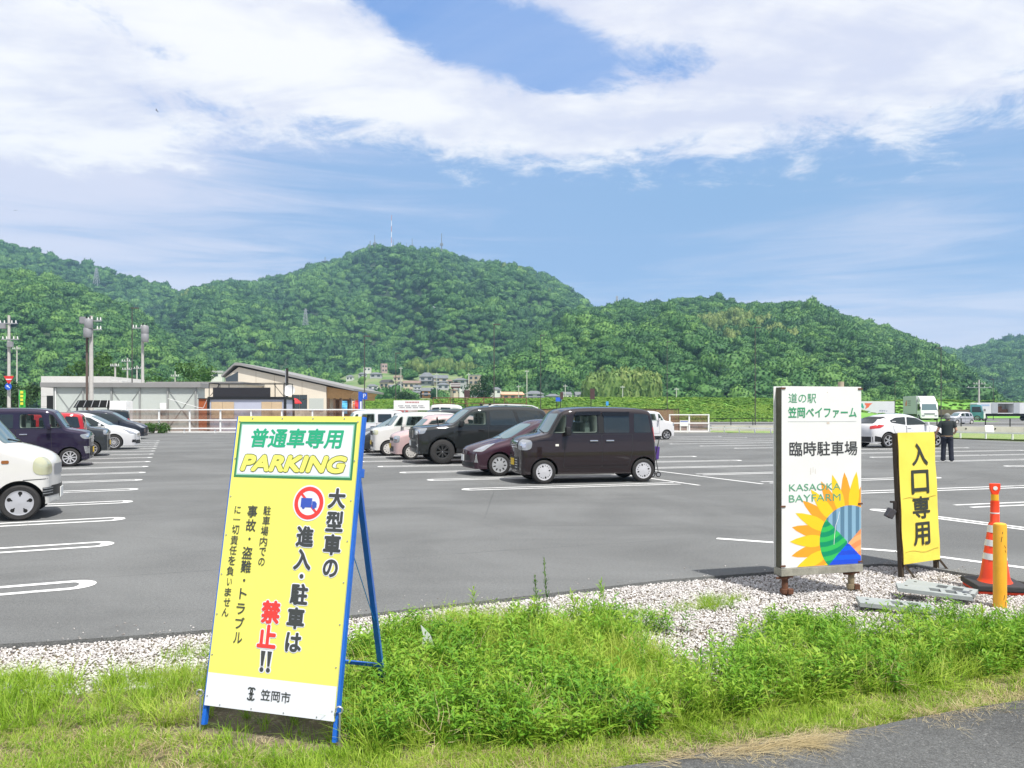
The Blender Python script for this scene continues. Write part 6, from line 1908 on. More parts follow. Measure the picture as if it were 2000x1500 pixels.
# rusty pipe frame
M_RUST = mat('rusty_pipe', (.17, .075, .05), .8, var=.4, vscale=3)
root = thing('trellis', 'rusty pipe trellis frame behind the parked cars in the middle', 'trellis', (px_(940, 68), 68, 0))
zt = yz(777, 68)
for x in (846, 880, 912, 945, 985, 1028):
    X = px_(x, 68); MB().cyl((X, 68, 0), (X, 68, zt), .035, None, 8).build('upright', M_RUST, root, world=True)
b = MB(); b.bar((px_(846, 68), 68, zt), (px_(1030, 68), 68, zt), .07); b.bar((px_(846, 68), 68, zt - .5), (px_(1030, 68), 68, zt - .5), .05); b.build('top_bar', M_RUST, root, world=True)
b = MB()
for x0, x1 in ((855, 878), (878, 870), (905, 922), (945, 925), (985, 1005)): b.bar((px_(x0, 68), 68, zt - .05), (px_(x1, 68), 68, zt - 1.3), .05)
b.build('brace', M_RUST, root, world=True)

# low retaining wall, board and verge beyond the right rail
root = thing('retaining_wall', 'long low pale concrete wall between the car park and the truck yard', 'wall', (px_(1850, 62), 62, 0))
MB().bar((px_(1390, 68), 68, .22), (px_(2150, 60), 60, .22), .3, .46).build('wall', mat('pale_wall_concrete', (.55, .52, .47), .85, var=.2, vscale=.8), root, world=True)
h = MB()
for k in range(14):
    t = (k + .5) / 14; p = Vector((px_(1390, 68), 68, .28)).lerp(Vector((px_(2150, 60), 60, .28)), t) + Vector((0, -.158, 0)); h.cyl(p, p + Vector((0, -.012, 0)), .07, None, 10)
h.build('weep_hole', M_DARK, root, world=True)
sheet('grass_strip', [(px_(1385, 62.5), 62.6), (px_(1640, 55.6), 55.6), (px_(2100, 44), 44), (px_(2150, 59), 59), (px_(1390, 67.5), 67.5)], .006, soil_mat('strip_grass', (.13, .24, .05), (.22, .26, .09), .8, (.40, .36, .26)), .05)
o = MB().prism([(-.28, 0), (.28, 0), (.28, .62), (-.28, .62)], Matrix.Translation((px_(1932, 60.5), 60.4, .02)) @ Matrix.Rotation(R(-18), 4, 'Z') @ Matrix.Rotation(R(62), 4, 'X'), 0, .03).build('leaning_board', M_WHITE, None)
tag(o, 'white board leaning against the low wall right of the standing man', 'board')
t_ = thing('bay_notice', 'small white notice on a two-legged stand by the short netted fence', 'sign board', (px_(1336, 61.5), 61.5, 0))
MB().span((-.33, -.02, .50), (.33, .02, .95)).build('board', M_WHITE, t_)
MB().span((-.30, -.026, .84), (.30, -.021, .90)).build('blue_band', V_BLU, t_)
for s in (-.28, .28): MB().span((s - .03, -.0, 0), (s + .03, .04, .50)).build('leg', M_WHITE, t_)

# ------------------------------------------------------------------ canopy, boxes and banners on the left
root = thing('bicycle_canopy', 'small black slanted canopy above the parked cars in front of the shed', 'canopy', (px_(181, 62), 62, 0))
Mx = Matrix.Translation((px_(181, 62), 62, yz(789, 62)))
MB().prism([(-1.45, -.34), (1.45, -.34), (1.28, .34), (-1.28, .34)], Mx @ Matrix.Rotation(R(58), 4, 'X'), -.02, .03).build('roof_sheet', mat('black_roof_sheet', (.012, .012, .012), .9, spec=.1), root, world=True)
b = MB()
for k in range(5): b.bar(Mx @ Matrix.Rotation(R(58), 4, 'X') @ Vector((-1.25 + .62 * k, -.33, .05)), Mx @ Matrix.Rotation(R(58), 4, 'X') @ Vector((-1.15 + .575 * k, .33, .05)), .04)
b.build('rib', M_STEEL, root, world=True)
for s in (-1.25, 1.25): MB().span((px_(181, 62) + s - .05, 61.95, 0), (px_(181, 62) + s + .05, 62.05, yz(792, 62))).build('leg', M_BLACKP, root, world=True)
root = thing('white_container', 'low white storage box in front of the shed behind the black wagon', 'box', (px_(225, 66), 66, 0))
MB().span((px_(213, 66), 66, 0), (px_(246, 66), 67.2, yz(783, 66))).build('shell', M_WHITE, root, world=True, bevel=.03)
MB().span((px_(214, 66), 65.96, 1.0), (px_(245, 66), 65.995, 1.06)).build('seam', M_STEEL, root, world=True)

def banner(px0, Z, y0, y1, w, col, label, marks=None, pole=True):
    root = thing('nobori_banner', label, 'banner', (px_(px0, Z), Z, 0))
    z1, z0 = yz(y0, Z), yz(y1, Z)
    vs, fs = [], []
    for j in range(7):
        for i in range(3): vs.append((i * w / 2, .05 * math.sin(j * 1.3 + i), z0 + (z1 - z0) * j / 6))
    fs = [(j * 3 + i, j * 3 + i + 1, j * 3 + i + 4, j * 3 + i + 3) for j in range(6) for i in range(2)]
    cl = MB().add(vs, fs).build('cloth', col, root, fix=False)
    if marks:
        for k in range(4):
            z = z0 + (z1 - z0) * (.18 + .21 * k); MB().span((w * .28, -.075, z), (w * .72, -.07, z + (z1 - z0) * .14)).build('lettering', marks, cl)
    MB().cyl((0, 0, 0), (0, 0, z1 + .1), .025, None, 8).build('pole', M_STEEL, root)
banner(37, 70, 762, 797, .60, mat('green_cloth', (.05, .42, .06), .8), 'green banner with yellow writing at the left edge', mat('yellow_cloth', (.7, .62, .05), .8))
banner(668, 66, 783, 808, .45, mat('cyan_cloth', (.10, .42, .66), .8), 'pale blue banner at the right end of the hall')
banner(687, 66, 783, 808, .40, mat('pale_cloth', (.62, .50, .40), .8), 'pale banner beside the red one near the hall porch', mat('orange_cloth', (.7, .2, .05), .8))
banner(693, 65, 782, 806, .30, mat('red_cloth', (.62, .05, .05), .8), 'red banner just left of the blue parking sign')
banner(849, 63, 793, 806, .50, mat('orange_banner', (.80, .30, .10), .8), 'orange banner with a round emblem behind the parked cars', V_YEL)

def parking_sign():
    Z = 64
    root = thing('parking_sign', 'tall blue and white parking sign with a letter P right of the hall', 'sign', (px_(707, Z), Z, 0))
    b = MB().span((px_(700, Z), Z, .4), (px_(706.5, Z), Z + .12, yz(765, Z))).build('sign_tower', mat('sign_blue', (.02, .10, .52), .4), root, world=True)
    MB().span((px_(703, Z), Z - .012, yz(806, Z)), (px_(706.3, Z), Z - .004, yz(784, Z))).build('white_strip', V_WHT, b, world=True)
    pl = MB().span((px_(707, Z), Z, yz(780, Z)), (px_(717, Z), Z + .08, yz(767, Z))).build('plate', mat('sign_blue', None), root, world=True)
    t = MB(); put_text(t, Matrix(((1, 0, 0, px_(712, Z)), (0, 0, -1, Z - .01), (0, 1, 0, yz(773.4, Z)), (0, 0, 0, 1))), 'P', 0, 0, h=.36, size=1); t.build('lettering', V_WHT, pl, world=True)
    MB().cyl((px_(708, Z), Z + .06, 0), (px_(708, Z), Z + .06, yz(780, Z)), .05, None, 8).build('pole', M_STEEL, root, world=True)
parking_sign()
def info_board():
    Z = 62
    root = thing('notice_board', 'large white notice with a red and a green panel above the parked cars', 'sign board', (px_(803, Z), Z, 0))
    x0, x1, z0, z1 = px_(769, Z), px_(839, Z), yz(812, Z), yz(782, Z)
    p = MB().span((x0, Z, z0), (x1, Z + .06, z1)).build('panel', M_WHITE, root, world=True)
    q = lambda a, b, y0, y1: MB().span((px_(a, Z), Z - .014, yz(y1, Z)), (px_(b, Z), Z - .004, yz(y0, Z)))
    q(773, 797, 799.5, 809).build('red_panel', mat('notice_red', (.72, .10, .14), .5), p, world=True)
    q(816, 836, 799.5, 809).build('green_panel', mat('notice_green', (.01, .35, .08), .5), p, world=True)
    t = MB()
    for k in range(9): t.span((px_(792 + k * 3, Z), Z - .012, yz(786.8, Z)), (px_(794 + k * 3, Z), Z - .004, yz(784.4, Z)))
    t.build('title_writing', mat('notice_title', (.45, .10, .10), .6), p, world=True)
    t = MB()
    for y in (792.2, 795.6):
        for k in range(20):
            if (k * 7 + int(y)) % 5: t.span((px_(778 + k * 2.6, Z), Z - .012, yz(y + 1.1, Z)), (px_(779.8 + k * 2.6, Z), Z - .004, yz(y - .7, Z)))
    t.build('small_writing', mat('notice_grey', (.25, .25, .26), .6), p, world=True)
    for x in (x0 + .3, x1 - .3): MB().span((x - .04, Z + .065, 0), (x + .04, Z + .14, z1)).build('post', M_STEEL, root, world=True)
info_board()
def small_sign(px, Z, y0, y1, w, m, label, base_y=None, arm=False):
    root = thing('road_sign', label, 'sign', (px_(px, Z), Z, 0))
    wz = w * Z / FOCAL
    MB().span((-wz / 2, -.05, yz(y1, Z)), (wz / 2, 0, yz(y0, Z))).build('plate', m, root)
    MB().cyl((-wz * .3, .06, 0), (-wz * .3, .06, yz(y1, Z)), .045, None, 8).build('pole', M_DARKMET, root)
    if arm:
        for k in (0.2, .55): MB().span((-wz * .6, -.058, yz(y0 + (y1 - y0) * (k + .12), Z)), (wz * .5, -.051, yz(y0 + (y1 - y0) * k, Z))).build('white_band', M_WHITE, root)
M_BROWNP = mat('brown_sign_back', (.06, .030, .028), .6)
small_sign(890, 80, 747, 758, 18, M_BROWNP, 'dark sign with white bands on a post above the off-roader', arm=True)
small_sign(912, 82, 762, 776, 11, M_BROWNP, 'dark brown square sign back above the rusty trellis')
small_sign(1097, 84, 766, 780, 6, M_BROWNP, 'narrow brown sign back next to the blue and white sign')
small_sign(1157, 84, 759, 780, 9, M_BROWNP, 'tall brown sign back standing alone left of the bamboo grove')
small_sign(1091, 86, 776, 784, 11, mat('sign_blue_white', (.03, .11, .55), .4), 'blue sign with a white foot strip above the minivan roof', arm=False)
small_sign(1186, 110, 784, 792, 5, mat('sign_sky', (.05, .28, .60), .4), 'tiny blue sign on the green bank behind the minivan')

# ------------------------------------------------------------------ lamp posts
M_LAMPPOST = mat('lamp_post_brown', (.085, .080, .072), .5, .3)
def lamp_post(px, py, Z, label, arm=1):
    root = thing('lamp_post', label, 'lamp post', (px_(px, Z), Z, 0), 0, 'tall lamp posts')
    h = yz(py, Z)
    MB().cyl((0, 0, 0), (0, 0, h), .065, .042, 10).build('pole', M_LAMPPOST, root, smooth=40)
    MB().box((arm * .28, 0, h + .02), (.75, .26, .10)).build('lamp_head', M_LAMPPOST, root, bevel=.03)
lamp_post(258, 602, 76, 'tall thin lamp post between the two grey utility poles', 1)
lamp_post(712, 657, 78, 'tall thin lamp post behind the blue parking sign', 1)
lamp_post(773, 690, 104, 'thin lamp post left of the large white notice', 1)
lamp_post(965, 634, 78, 'tall thin lamp post rising above the black off-roader', 1)
lamp_post(1056, 655, 120, 'thin dark lamp post above the brown minivan windscreen', 1)
lamp_post(1303, 668, 118, 'thin lamp post above the white box car', 1)
lamp_post(1475, 640, 92, 'tall thin lamp post left of the white double-sided board', 1)
lamp_post(1748, 745, 140, 'lamp post between the white trailer and the white box truck', 1)
lamp_post(1838, 680, 98, 'tall dark lamp post directly behind the standing man', -1)
lamp_post(1940, 741, 150, 'thin lamp post behind the long white trailer', -1)

# ------------------------------------------------------------------ utility poles
M_POLE = mat('concrete_pole', (.50, .48, .45), .8, var=.2, vscale=1)
M_TRAFO = mat('transformer_grey', (.27, .27, .285), .5, .1, var=.15)
M_INS = mat('porcelain', (.72, .72, .70), .3)
def utility_pole(px, py, Z, r, label, arms=(), cans=(), boxes=(), dark=False):
    root = thing('utility_pole', label, 'utility pole', (px_(px, Z), Z, 0))
    h = yz(py, Z)
    MB().cyl((0, 0, 0), (0, 0, h), r, r * .68, 12).build('pole', M_POLE, root, smooth=40)
    if dark: MB().cyl((-r * 2.0, .1, 0), (-r * 2.0, .1, h * .86), r * .5, None, 10).build('cable_riser', mat('riser_brown', (.12, .085, .07), .7), root, smooth=40)
    for z, w, off in arms:
        z = yz(z, Z); a = MB().bar((off - w / 2, -.12, z), (off + w / 2, -.12, z), .09)
        arm = a.build('cross_arm', M_STEEL, root)
        for k in (-.42, -.2, .2, .42):
            i = MB().cyl((off + w * k, -.12, z + .05), (off + w * k, -.12, z + .30), .06, .04, 8); i.build('insulator', M_INS, arm)
    for z, x in cans:
        z = yz(z, Z); c = MB().lathe([(0, -.42), (.30, -.42), (.33, -.36), (.33, .32), (.28, .40), (0, .44)], Matrix.Translation((x, -.30, z)), 16); can = c.build('transformer', M_TRAFO, root, smooth=40)
        MB().cyl((x - .15, -.35, z + .42), (x - .15, -.35, z + .62), .05, None, 8).cyl((x + .15, -.35, z + .42), (x + .15, -.35, z + .62), .05, None, 8).build('bushing', M_BLACK, can)
    for z, x in boxes:
        z = yz(z, Z); MB().box((x, -.2, z), (.50, .3, .55)).build('junction_box', M_TRAFO, root, bevel=.04)
    return root
utility_pole(17.5, 616, 75, .17, 'grey utility pole with two cross arms at the left edge, traffic signs on it', [(632, 1.8, 0), (663, 1.7, .2)], [], [(673, .25), (637, -.45)])
utility_pole(178, 617, 64, .20, 'thick utility pole with transformers and a dark cable riser behind the black canopy', [(627, 1.2, .35), (644, 1.2, .35)], [(650, -.12), (633, -.05)], [(626, -.55)], True)
utility_pole(278.5, 637, 72, .16, 'utility pole with two grey transformers right of the thin lamp post', [(641, 1.2, -.3)], [(645, .36), (660, .36)], [])
utility_pole(225, 710, 100, .15, 'short utility pole above the concrete building', [(715, 1.2, 0)])
utility_pole(249, 699, 120, .15, 'distant utility pole with two cross arms above the shed roof', [(706, 1.8, 0), (722, 1.6, 0)])
utility_pole(267.5, 714, 120, .14, 'distant utility pole close right of the one with two cross arms', [(720, 1.6, 0)])
utility_pole(342, 725, 130, .13, 'small utility pole above the right end of the shed roof', [(735, 1.4, 0)])
utility_pole(33, 676, 130, .14, 'distant utility pole just right of the one at the left edge', [(682, 1.4, 0)])
utility_pole(1912, 742, 150, .20, 'dark utility pole with cross arms above the long white trailer', [(757, 5.0, 0), (750, 2.5, 0)])
for px, py, Z, lab in ((1029, 722, 210, 'thin pole among the trees above the salmon house'), (1104, 751, 215, 'thin pole between the two small white houses'), (1216, 753, 200, 'thin pole in front of the bamboo grove'), (1321, 757, 190, 'thin pole right of the bamboo grove at the foot of the hill'),
                       (853, 728, 250, 'thin pole between the grey two-storey house and the cream house'), (783, 716, 260, 'thin pole beside the pinkish tower block'), (1013, 752, 220, 'thin pole behind the salmon house'), (915, 728, 250, 'thin pole left of the beige blocks on the hillside')):
    utility_pole(px, py, Z, .16, lab, [(py + 4, 1.2, 0)])

s = thing('give_way_sign', 'red triangular give way sign on the utility pole at the left edge', 'road sign', (px_(17.5, 74.6), 74.6, yz(742, 74.6)))
MB().prism([(-.50, .38), (.50, .38), (0, -.48)], Matrix.Rotation(R(90), 4, 'X'), 0, .03).build('plate', mat('sign_red', (.62, .03, .03), .4), s)
MB().prism([(-.30, .10), (.30, .10), (.24, 0), (-.24, 0)], Matrix.Rotation(R(90), 4, 'X'), .032, .036).build('lettering', V_WHT, s)
s = thing('round_sign', 'round blue road sign below the red triangle at the left edge', 'road sign', (px_(16.3, 74.6), 74.6, yz(755, 74.6)))
MB().cyl((0, -.03, 0), (0, 0, 0), .33, None, 24).build('plate', mat('sign_blue', None), s)
MB().prism([(-.04, -.2), (.04, -.2), (.04, .05), (.13, .02), (0, .22), (-.13, .02), (-.04, .05)], Matrix.Rotation(R(90) , 4, 'X') @ Matrix.Rotation(R(50), 4, 'Z'), .031, .034).build('arrow', V_WHT, s)
# small orange cone at the fence
c = thing('traffic_cone', 'small plain orange cone at the foot of the netted fence left of the yellow sign', 'traffic cone', (px_(473, 58.5), 58.5, 0))
MB().lathe([(.17, .03), (.15, .05), (.03, .68), (0, .69)], None, 20).build('cone_body', mat('cone_orange', None), c, smooth=40)
MB().box((0, 0, .018), (.38, .38, .036)).build('base_plate', mat('cone_orange', None), c)

# ------------------------------------------------------------------ village on the hillside
M_TILE = mat('slate_tile', (.14, .15, .165), .55, var=.2, vscale=.6); M_TILED = mat('dark_tile', (.055, .050, .048), .6, var=.2, vscale=.6); M_TILEB = mat('brown_tile', (.22, .15, .12), .6, var=.2, vscale=.6)
H_WHITE = mat('house_white', (.62, .61, .58), .8, var=.06, vscale=.4); H_CREAM = mat('house_cream', (.55, .47, .36), .8, var=.08, vscale=.4); H_GREY = mat('house_grey', (.40, .40, .41), .8, var=.1, vscale=.4)
H_ORANGE = mat('house_orange', (.62, .27, .08), .8, var=.08, vscale=.4); H_SALMON = mat('house_salmon', (.60, .34, .23), .8, var=.08, vscale=.4); H_BEIGE = mat('house_beige', (.44, .36, .30), .85, var=.15, vscale=.4); H_BLUE = mat('house_bluegrey', (.11, .16, .19), .7, var=.1, vscale=.4); H_PINK = mat('tower_pink', (.46, .34, .31), .85, var=.2, vscale=.4)
def on_village(px, py):
    for t in np.linspace(-.05, 1.05, 400):
        zf, Zr, Zb, a, b = HILLS['village_hill']; Y = Zb + (Zr - Zb) * t
        z = float(zf(np.array([px]), np.array([t]))[0])
        if HORIZON - (z - EYE) / Y * FOCAL <= py: return Y, z
    return Zr * .98, z
HOUSES = []
def house(label, x0, x1, ytop, ybase, wm, rm, roof='hip', storeys=1, turn=None):
    px = (x0 + x1) / 2
    Z, zb = on_village(px, ybase)
    if px > 880: Z = min(Z, 280.)
    zb = yz(ybase, Z)
    HOUSES.append((x0, x1, ytop, ybase, Z))
    k = Z / FOCAL
    w, tot = (x1 - x0) * k, (ybase - ytop) * k
    t = rnd.uniform(-.35, .35) if turn is None else turn
    d = w * .72
    c = abs(math.cos(t)) * 1 + abs(math.sin(t)) * .72
    w = w / c; d = w * .72
    root = thing('village_house', label, 'house', ((px - 1000) * k, Z + d * .5, zb - 3), t, 'houses of the hillside village')
    rh = tot * (.34 if roof != 'flat' else .06); wh = tot - rh + 3; e = w * .06
    MB().span((-w / 2, -d / 2, 0), (w / 2, d / 2, wh)).build('wall', wm, root)
    m = MB()
    if roof == 'hip': m.add([(-w / 2 - e, -d / 2 - e, wh - .1), (w / 2 + e, -d / 2 - e, wh - .1), (w / 2 + e, d / 2 + e, wh - .1), (-w / 2 - e, d / 2 + e, wh - .1), (-w * .20, 0, wh + rh), (w * .20, 0, wh + rh)], [(3, 2, 1, 0), (0, 1, 5, 4), (1, 2, 5), (2, 3, 4, 5), (3, 0, 4)])
    elif roof == 'gable': m.add([(-w / 2 - e, -d / 2 - e, wh - .1), (w / 2 + e, -d / 2 - e, wh - .1), (w / 2 + e, d / 2 + e, wh - .1), (-w / 2 - e, d / 2 + e, wh - .1), (-w / 2 - e, 0, wh + rh), (w / 2 + e, 0, wh + rh)], [(3, 2, 1, 0), (0, 1, 5, 4), (1, 2, 5), (2, 3, 4, 5), (3, 0, 4)])
    else: m.span((-w / 2 - .1, -d / 2 - .1, wh), (w / 2 + .1, d / 2 + .1, wh + rh))
    m.build('roof', rm, root)
    n = 2 if w < 7 else 3
    for s in range(storeys):
        z = 3 + (wh - 3) * (s + .45) / storeys
        for i in range(n):
            x = -w / 2 + w * (i + .5) / n; hh = min(.6, (wh - 3) / storeys * .26)
            MB().span((x - w / n * .26, -d / 2 - .05, z - hh), (x + w / n * .26, -d / 2 + .02, z + hh)).build('window', M_WIN, root)
    if storeys == 2 and roof != 'flat':
        z = 3 + (wh - 3) * .5
        MB().add([(-w / 2 - e, -d / 2 - e * 2.4, z - .35), (w / 2 + e, -d / 2 - e * 2.4, z - .35), (w / 2, -d / 2 - .02, z + .2), (-w / 2, -d / 2 - .02, z + .2)], [(0, 1, 2, 3)]).build('lean_to_roof', rm, root, fix=False)
house('pinkish concrete tower block at the top of the village', 742, 756, 710, 727, H_PINK, H_PINK, 'flat', 2, .5)
house('long white low house at the upper left of the village', 710, 724, 717.5, 724, H_WHITE, H_WHITE, 'flat')
house('grey house with a wide dark roof under the pinkish tower', 722, 745, 727, 737, H_GREY, M_TILE)
house('cream house with a big dark gable roof above the large notice', 740, 768, 741, 757, H_CREAM, M_TILED, 'gable', 1, -.55)
house('white house with a slate hip roof left of the dark gabled house', 714, 738, 750, 761, H_WHITE, M_TILE)
house('long blue grey warehouse above the blue parking sign', 692, 741, 758, 775, H_BLUE, M_TILE, 'gable', 1, .05)
house('white two-storey house beside the blue grey warehouse', 737, 765, 759, 775, H_WHITE, M_TILE, 'gable', 2, .15)
house('white house with a brown front below the dark gabled house', 757, 784, 751, 766, H_BEIGE, M_TILE, 'gable', 1, .4)
house('grey two-storey house with tiered slate roofs in the middle of the village', 819, 846, 727, 751, H_GREY, M_TILE, 'hip', 2)
house('cream two-storey house right of the tiered grey house', 846, 874, 732, 751, H_CREAM, M_TILE, 'gable', 2, .1)
house('low cream house left of the tiered grey house', 788, 819, 743, 757, H_CREAM, M_TILEB, 'gable')
house('bright orange house with a grey roof', 822, 855, 757, 775, H_ORANGE, M_TILE, 'gable', 2, .12)
house('grey roofed house just above the bright orange house', 853, 877, 747, 759, H_GREY, M_TILE)
house('beige block of flats at the right end of the village', 915, 939, 732, 751, H_BEIGE, H_GREY, 'flat', 2, -.3)
house('long grey roofed house left of the beige block of flats', 884, 914, 738, 749, H_GREY, M_TILE)
house('grey house under the beige block of flats', 920, 949, 759, 773, H_GREY, M_TILE, 'gable')
house('white house left of the salmon house', 957, 979, 756, 769, H_WHITE, M_TILE)
house('salmon coloured house with two gables', 974, 1022, 765, 780, H_SALMON, H_SALMON, 'gable', 1, .25)
house('white house with a grey hip roof right of the salmon house', 1025, 1062, 763, 780, H_WHITE, M_TILE, 'hip', 2, .1)
house('low grey house behind the blue and white sign', 1066, 1094, 769, 781, H_GREY, M_TILE)
house('small white house with a pitched roof behind the narrow brown sign', 1096, 1117, 765, 780, H_WHITE, M_TILE, 'gable', 1, .3)
house('white two-storey house standing rightmost in the village', 1122, 1142, 765, 782, H_WHITE, M_TILE, 'gable', 2, .2)
house('grey shed roof left of the blue grey warehouse', 664, 692, 752, 763, H_GREY, M_TILE)
house('tiny white house at the left end of the village', 676, 690, 732, 742, H_WHITE, M_TILE)
house('small cream house among the trees in the middle of the village', 790, 806, 758, 768, H_CREAM, M_TILEB)
house('slate roofed house directly under the long white low house', 698, 716, 727, 736, H_GREY, M_TILE)
house('cream house with a brown roof right of the grey wide-roofed house', 768, 786, 733, 743, H_CREAM, M_TILEB, 'gable', 1, -.3)
house('white house with a dark roof left of the low cream house', 773, 789, 745, 755, H_WHITE, M_TILED)
house('narrow white two-storey house below the tiered grey house', 806, 822, 752, 764, H_WHITE, M_TILE, 'gable', 2, .2)
house('beige house with a brown roof between the cream house and the long grey roof', 868, 886, 741, 750, H_BEIGE, M_TILEB)
house('pale house with a slate roof at the lower left of the orange house', 800, 823, 763, 774, H_WHITE, M_TILE, 'gable', 1, -.2)
house('low brown roofed house right of the orange house', 878, 902, 758, 769, H_CREAM, M_TILEB)
house('white gabled house under the long grey roofed house', 893, 915, 750, 761, H_WHITE, M_TILE, 'gable', 1, .35)
root = thing('village_house', 'small white house with a flat roof showing beside the hall gable', 'house', (px_(423, 170), 170, 0), .2, 'houses of the hillside village')
MB().span((-1.2, 0, 0), (1.2, 3, yz(728, 170))).build('wall', H_WHITE, root); MB().span((-1.35, -.15, yz(728, 170)), (1.35, 3.15, yz(724, 170))).build('roof', H_GREY, root)
MB().span((-.7, -.04, yz(735, 170)), (.3, .01, yz(730, 170))).build('window', M_WIN, root)

for i, (x0, x1, m, lab) in enumerate(((1197, 1208, mat('container_green', (.03, .26, .16), .5), 'dark green storage container on the green bank'), (1209, 1219, mat('container_mint', (.10, .40, .24), .5), 'mint green storage container between the dark green and the white ones'), (1220, 1236, M_WHITE, 'white storage container left of the other white one'), (1237, 1253, mat('container_ivory', (.62, .60, .56), .5), 'ivory storage container at the right end of the row'))):
    Z = 142; root = thing('storage_container', lab, 'container', (px_((x0 + x1) / 2, Z), Z, 1.9), 0, 'containers on the green bank')
    w = (x1 - x0) * Z / FOCAL - .04
    b = MB().span((-w / 2, 0, 0), (w / 2, 2.2, yz(786.5, Z) - 1.9))
    for k in range(8): b.span((-w / 2 + w * (k + .25) / 8, -.03, .08), (-w / 2 + w * (k + .6) / 8, .0, yz(786.5, Z) - 2.0))
    b.build('shell', m, root)

# grassy bank between the car park and the village
M_BANK = soil_mat('bank_grass', (.10, .27, .030), (.17, .36, .05), .12, (.10, .22, .03))
def bank():
    X = np.linspace(-70, 170, 160); Y = np.r_[np.linspace(118, 150, 14), np.linspace(154, 262, 20)]
    XX, YY = np.meshgrid(X, Y)
    Zz = 4.1 * np.clip((YY - 122) / 30, 0, 1) ** .8 * np.clip((XX + 66) / 30, 0, 1) * np.clip((168 - XX) / 40, 0, 1) * np.clip((264 - YY) / 12, 0, 1) * (.82 + .36 * fbm(XX / 22, YY / 30, 3, 8)) - .12
    Zz *= np.where(XX > 52, np.clip(1 - (XX - 52) / 40 * np.clip((195 - YY) / 20, 0, 1) * 1.4, .0, 1), 1)
    nx = len(X)
    struct(MB().add(np.stack([XX, YY, Zz], -1).reshape(-1, 3), [(j * nx + i, j * nx + i + 1, (j + 1) * nx + i + 1, (j + 1) * nx + i) for j in range(len(Y) - 1) for i in range(nx - 1)]).build('grass_bank', M_BANK, smooth=180, fix=False))
    r = np.random.default_rng(3); n = 9500
    px = np.r_[r.uniform(690, 1640, n - 3000), r.uniform(1640, 2070, 3000)]; y = 121 + r.uniform(0, 1, n) ** 1.6 * 60; y = np.where(px > 1640, 150 + r.uniform(0, 1, n) * 96, y)
    x = (px - 1000) / FOCAL * y
    def hz(x, y):
        z = 4.1 * np.clip((y - 122) / 30, 0, 1) ** .8 * np.clip((x + 66) / 30, 0, 1) * np.clip((168 - x) / 40, 0, 1) * np.clip((264 - y) / 12, 0, 1) * (.82 + .36 * fbm(x / 22, y / 30, 3, 8)) - .12
        return z * np.where(x > 52, np.clip(1 - (x - 52) / 40 * np.clip((195 - y) / 20, 0, 1) * 1.4, .0, 1), 1)
    z = hz(x, y); k = (px < 1640) | (z > .25); x, y, z = x[k], y[k], z[k]; n = len(x)
    s = r.uniform(.25, .62, n)
    M_REED = foliage_mat('bank_weeds', (.06, .15, .02), (.14, .28, .035), (.25, .38, .06), .25)
    pr = [crown_proto(70 + i, M_REED, leaf=.22, nleaf=260, lobes=5) for i in range(3)]
    tint = np.clip(.55 + (fbm(x / 9, y / 9, 2, 4) - .5) * .7 + r.normal(0, .15, n), 0, 1)
    scatter('bank_vegetation', np.stack([x, y, z + .1], -1), np.stack([np.zeros(n), np.zeros(n), r.uniform(0, 6, n)], -1), np.stack([s * 1.3, s * 1.3, s * .75], -1), tint, pr)
bank()

# ------------------------------------------------------------------ trucks in the yard
M_BOXW = mat('truck_box_white', (.60, .61, .63), .5, var=.06, vscale=.6); M_TEAL = mat('truck_teal', (.07, .24, .27), .4, coat=.5)
def wheels(root, xs, w, r=.48, half=1.05):
    for x in xs:
        for s in (1, -1): make_wheel(root, x, s * half, r, s, ('spokes', 8, .10, [0], mat('truck_rim', (.42, .42, .43), .5, .3)), .30)
def truck_cab(root, x0, x1, w, h, m, z0=.45):
    prof = [(x1, z0), (x1 + .02, 1.2), (x1 - .06, 1.55), (x1 - .30, h - .25), (x1 - .5, h), (x0, h), (x0, z0)]
    M = Matrix(((1, 0, 0, 0), (0, 0, -1, 0), (0, 1, 0, 0), (0, 0, 0, 1)))
    cab = MB().prism(prof, M, -w / 2, w / 2).build('cab', m, root, bevel=.08, smooth=35)
    MB().add([(x1 - .045, -w * .44, 1.56), (x1 - .045, w * .44, 1.56), (x1 - .265, w * .40, h - .32), (x1 - .265, -w * .40, h - .32)], [(0, 1, 2, 3)]).build('windscreen', M_SCREEN, cab, fix=False)
    for s in (1, -1):
        MB().prism([(x0 + .25, 1.5), (x1 - .25, 1.5), (x1 - .45, h - .35), (x0 + .25, h - .35)], M, s * (w / 2 + .004) - .006, s * (w / 2 + .004) + .006).build('side_window', M_GLASS, cab)
        MB().box((x1 + .03, s * w * .36, .78), (.06, .36, .18)).build('headlight', M_LAMP, cab, bevel=.02)
        MB().box((x1 + .10, s * (w / 2 + .12), 1.85), (.10, .16, .42)).build('mirror', M_BLACK, cab, bevel=.02)
    MB().span((x1 + .005, -w * .30, .95), (x1 + .045, w * .30, 1.18)).build('grille', M_STEEL, cab)
    MB().span((x1 - .02, -w * .48, .42), (x1 + .12, w * .48, .66)).build('bumper', m, cab, bevel=.03)
    return cab
